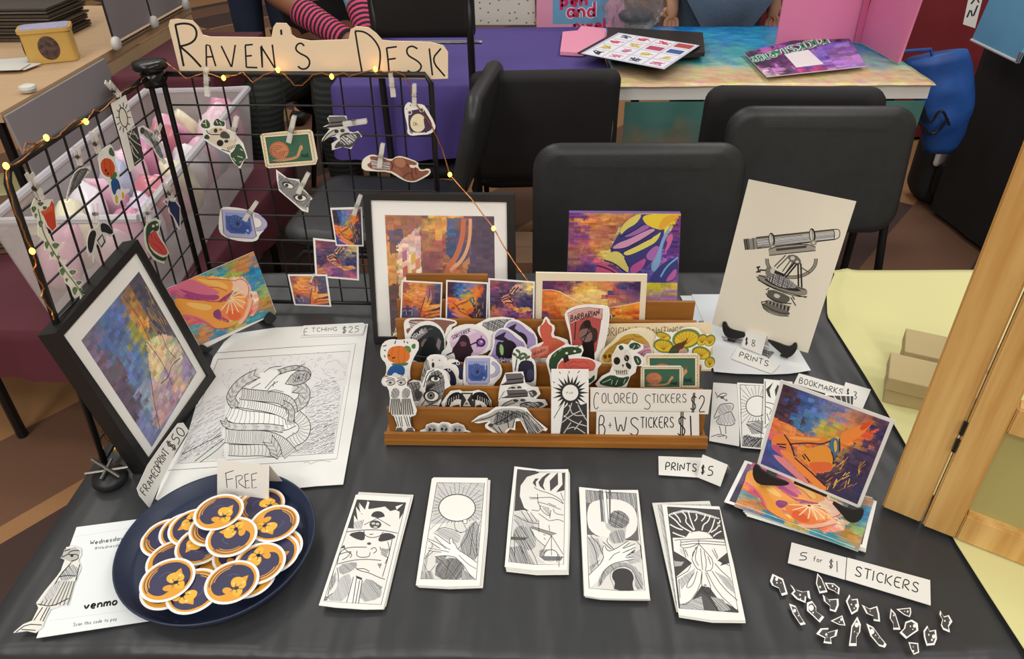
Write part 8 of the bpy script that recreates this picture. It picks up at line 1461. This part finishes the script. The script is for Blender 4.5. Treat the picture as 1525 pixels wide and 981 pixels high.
for nm, q, fn, c in (('dark clasped hands', [(696, 510), (998, 540), (1002, 792), (712, 768)], p_dark, None), ('blue and gold linked arms', [(810, 310), (1022, 304), (1032, 566), (848, 562)], p_bridge, ((537, 291), (527, 320))), ('orange reaching hands', [(527, 752), (790, 752), (818, 966), (572, 955)], p_warm, ((467, 409), (463, 419)))):
    q = quadT(zG3, q); a = Art(); fn(inner(q, .045), a, 40)
    d = {'dark clasped hands': .0060, 'blue and gold linked arms': .0075, 'orange reaching hands': .0075}[nm]
    hung(q, a, gplane(d), 'small square print of '+nm+' clipped to the back grid', cat='print', name='square_print', group='square prints on the wire grid')
    if c: clip(c[0], c[1], gplane(.0075), 'clear clip on the print of '+nm)
# left grid
a = Art(zL1); a.poly([(510, 400), (590, 350), (645, 600), (570, 660), (540, 520)], '3f3e3c', 0); a.lines([[(520, 420), (570, 470), (620, 500)], [(530, 460), (600, 560)], [(545, 500), (560, 560), (600, 600)], [(560, 390), (600, 450)], [(520, 400), (590, 420)], [(570, 640), (620, 600)], [(550, 380), (530, 440)]], 6, 'd8d5cc'); a.ell(484, 283, 34, 80, INK, -.2); a.ell(484, 284, 27, 70, 'ece6d2', -.2)
for k in range(12):
    t = k*pi/6; a.line([(484+33*cos(t), 283+78*sin(t)), (484+58*cos(t), 283+115*sin(t))], 7, INK)
hung([(385, 165), (500, 105), (648, 600), (535, 700)], a, LP, 'tall sun bookmark sticker hanging on the left wire grid', zL1); clip((160, 122), (178, 142), LP, 'clear clip lit yellow above the sun bookmark')
a = Art(zL1); a.poly([(610, 370), (650, 370), (730, 420), (770, 520), (800, 610), (750, 580), (700, 470), (640, 420)], 'a9a69c', 1); a.hatch([(610, 370), (650, 370), (730, 420), (770, 520), (800, 610), (750, 580), (700, 470), (640, 420)], 60, 10, 4, '333', cross=True); a.ell(630, 385, 18, 26, '4a4844')
hung([(598, 360), (640, 345), (690, 375), (745, 420), (800, 520), (770, 540), (818, 630), (800, 645), (750, 590), (700, 500), (640, 430), (605, 410)], a, LP, 'thin black and white skeleton key sticker on the left grid', zL1); clip((237, 185), (230, 208), LP, 'clear clip on the thin skeleton key sticker')
a = Art(zL1); a.poly([(310, 620), (350, 590), (400, 610), (425, 680), (400, 745), (340, 735), (310, 680)], 'd4562c', 1); a.lines([[(340, 600), (345, 730)], [(380, 610), (390, 740)]], 5, 'a83f1e'); a.ell(350, 690, 8, 10, '3a1c14'); a.ell(366, 715, 8, 10, '3a1c14'); a.poly([(365, 560), (385, 500), (420, 560), (410, 590)], '4a6a48', 1); a.poly([(425, 690), (440, 740), (390, 765), (380, 745)], '4f7a48', 1); a.poly([(385, 760), (440, 745), (470, 840), (435, 830), (420, 890), (395, 850)], '2d5590', 1); a.poly([(418, 880), (440, 880), (445, 950), (425, 945)], 'e0b030', 1); a.poly([(470, 860), (488, 855), (490, 910), (475, 912)], 'e0b030', 1)
hung([(285, 590), (320, 530), (365, 500), (390, 485), (425, 570), (425, 640), (450, 700), (460, 790), (485, 840), (535, 825), (530, 860), (495, 870), (490, 920), (465, 915), (450, 960), (420, 955), (395, 880), (370, 780), (310, 720), (300, 640)], a, LP, 'pumpkin figure sticker hanging on the left wire grid', zL1, sm=1); clip((137, 196), (148, 228), LP, 'clear clip on the pumpkin figure sticker')
a = Art(zL1); a.hatch([(95, 740), (130, 690), (215, 660), (200, 720), (110, 840), (60, 890)], 50, 9, 5, '333', cross=True); a.lines([[(60, 890), (100, 800), (130, 720)], [(130, 700), (170, 680), (225, 690)], [(100, 840), (160, 780)]], 6, INK)
hung([(45, 920), (55, 860), (85, 760), (115, 700), (150, 670), (230, 655), (235, 690), (190, 740), (150, 800), (90, 860), (55, 925)], a, LP, 'black and white feathered wing sticker on the left grid', zL1, paper='d9d6ce'); clip((113, 218), (120, 246), LP, 'clear clip on the feathered wing sticker')
a = Art(zL2); a.poly([(150, 270), (215, 230), (230, 185), (245, 215), (265, 380), (235, 412), (200, 370), (170, 300)], 'c8452f', 0); a.poly([(150, 270), (235, 220), (240, 260), (165, 300)], 'd8603c')
LV = [(100, 255, 24, 32), (150, 215, 30, 20), (180, 245, 22, 20), (150, 360, 22, 35), (115, 300, 14, 25), (195, 515, 22, 38), (260, 520, 36, 30), (235, 580, 20, 28), (280, 605, 16, 22), (310, 710, 28, 40), (385, 715, 34, 26), (340, 770, 14, 20), (430, 790, 28, 22), (400, 850, 26, 42), (440, 840, 14, 18), (478, 925, 28, 38), (495, 885, 20, 14)]
def leafp(x, y, rx, ry, k=1.0): return [(x-rx*k, y-ry*.5*k), (x, y-ry*k), (x+rx*k, y-ry*.45*k), (x+rx*.5*k, y+ry*.3*k), (x, y+ry*k), (x-rx*.7*k, y+ry*.3*k)]
for x, y, rx, ry in LV: a.poly(leafp(x, y, rx, ry, 1.12), 'e9e6d8', 1)
for x, y, rx, ry in LV: a.poly(leafp(x, y, rx, ry, .85), '5f7f52' if y > 480 else '4a6a50', 1); a.line([(x, y-ry*.7), (x, y+ry*.6)], 4, 'b9c89a')
a.lines([[(130, 250), (150, 330), (170, 430), (230, 540), (290, 640), (340, 720), (400, 790), (450, 870), (480, 920)]], 6, '6a7a4a')
stem = [(105, 170), (140, 200), (200, 180), (240, 180), (245, 240), (272, 370), (236, 415), (195, 380), (180, 350), (190, 430), (215, 430), (235, 480), (300, 520), (275, 580), (300, 620), (345, 620), (330, 660), (350, 690), (420, 710), (370, 750), (400, 770), (460, 785), (430, 830), (455, 870), (515, 890), (500, 960), (470, 970), (440, 910), (440, 880), (400, 905), (365, 820), (330, 790), (320, 750), (280, 690), (320, 670), (270, 620), (220, 620), (220, 560), (180, 555), (178, 490), (135, 450), (130, 350), (95, 300), (78, 240)]
hung(stem, a, LP, 'red pot with trailing ivy sticker hanging on the left grid', zL2, paper='eeeada'); clip((43, 258), (62, 296), LP, 'clear clip on the trailing ivy sticker')
a = Art(zL2); a.poly([(490, 520), (500, 440), (530, 400), (560, 420), (545, 480), (530, 560), (510, 580)], '222', 1); a.poly([(585, 350), (640, 360), (685, 420), (660, 440), (620, 420), (590, 420)], '222', 1); a.poly([(560, 480), (600, 430), (625, 490), (595, 535)], '3a3a38'); a.poly([(570, 485), (600, 445), (612, 490), (592, 520)], 'd8d6ce')
hung([(490, 560), (488, 470), (515, 400), (560, 385), (580, 345), (640, 348), (690, 430), (660, 455), (630, 440), (632, 495), (596, 540), (560, 500), (548, 570), (538, 645), (525, 580), (505, 600)], a, LP, 'winged hourglass sticker hanging on the left wire grid', zL2, paper='d8d5cd'); clip((141, 303), (143, 332), LP, 'clear clip on the hanging hourglass sticker')
a = Art(zL2); a.poly([(915, 400), (940, 350), (1000, 330), (1020, 380), (1000, 420), (960, 400), (930, 480), (960, 560), (1040, 610), (1075, 590), (1060, 640), (980, 610), (925, 520)], '2f4a30', 1); a.poly([(945, 430), (985, 400), (1020, 470), (1070, 540), (1080, 585), (1030, 590), (960, 540), (930, 480)], 'cf4f4a', 1); a.lines([[(950, 430), (965, 460)], [(980, 450), (1010, 490), (1050, 520)], [(970, 500), (1020, 540), (1050, 580)]], 6, 'a83838'); a.ell(972, 375, 10, 10, 'e8e0c8'); a.ell(1000, 365, 9, 9, 'e8e0c8')
hung([(905, 400), (930, 345), (985, 315), (1028, 335), (1020, 390), (1010, 430), (1060, 510), (1088, 570), (1068, 605), (1050, 650), (980, 625), (925, 550), (908, 470)], a, LP, 'watermelon dragon sticker hanging on the left wire grid', zL2, paper='dfe0c8'); clip((219, 303), (222, 330), LP, 'clear clip on the hanging watermelon sticker')
a = Art(zL2); a.poly([(1080, 200), (1120, 180), (1165, 240), (1165, 390), (1125, 310), (1095, 270)], '33355a', 0); a.lines([[(1060, 190), (1075, 210)], [(1090, 190), (1080, 240)]], 6, '222', 0)
hung([(1045, 200), (1075, 170), (1125, 175), (1170, 230), (1172, 400), (1155, 400), (1120, 310), (1090, 280), (1080, 230)], a, LP, 'dark blue bird tail sticker near the corner of the left grid', zL2, paper='d8d8d8'); clip((246, 272), (258, 298), LP, 'clear clip on the dark blue tail sticker')
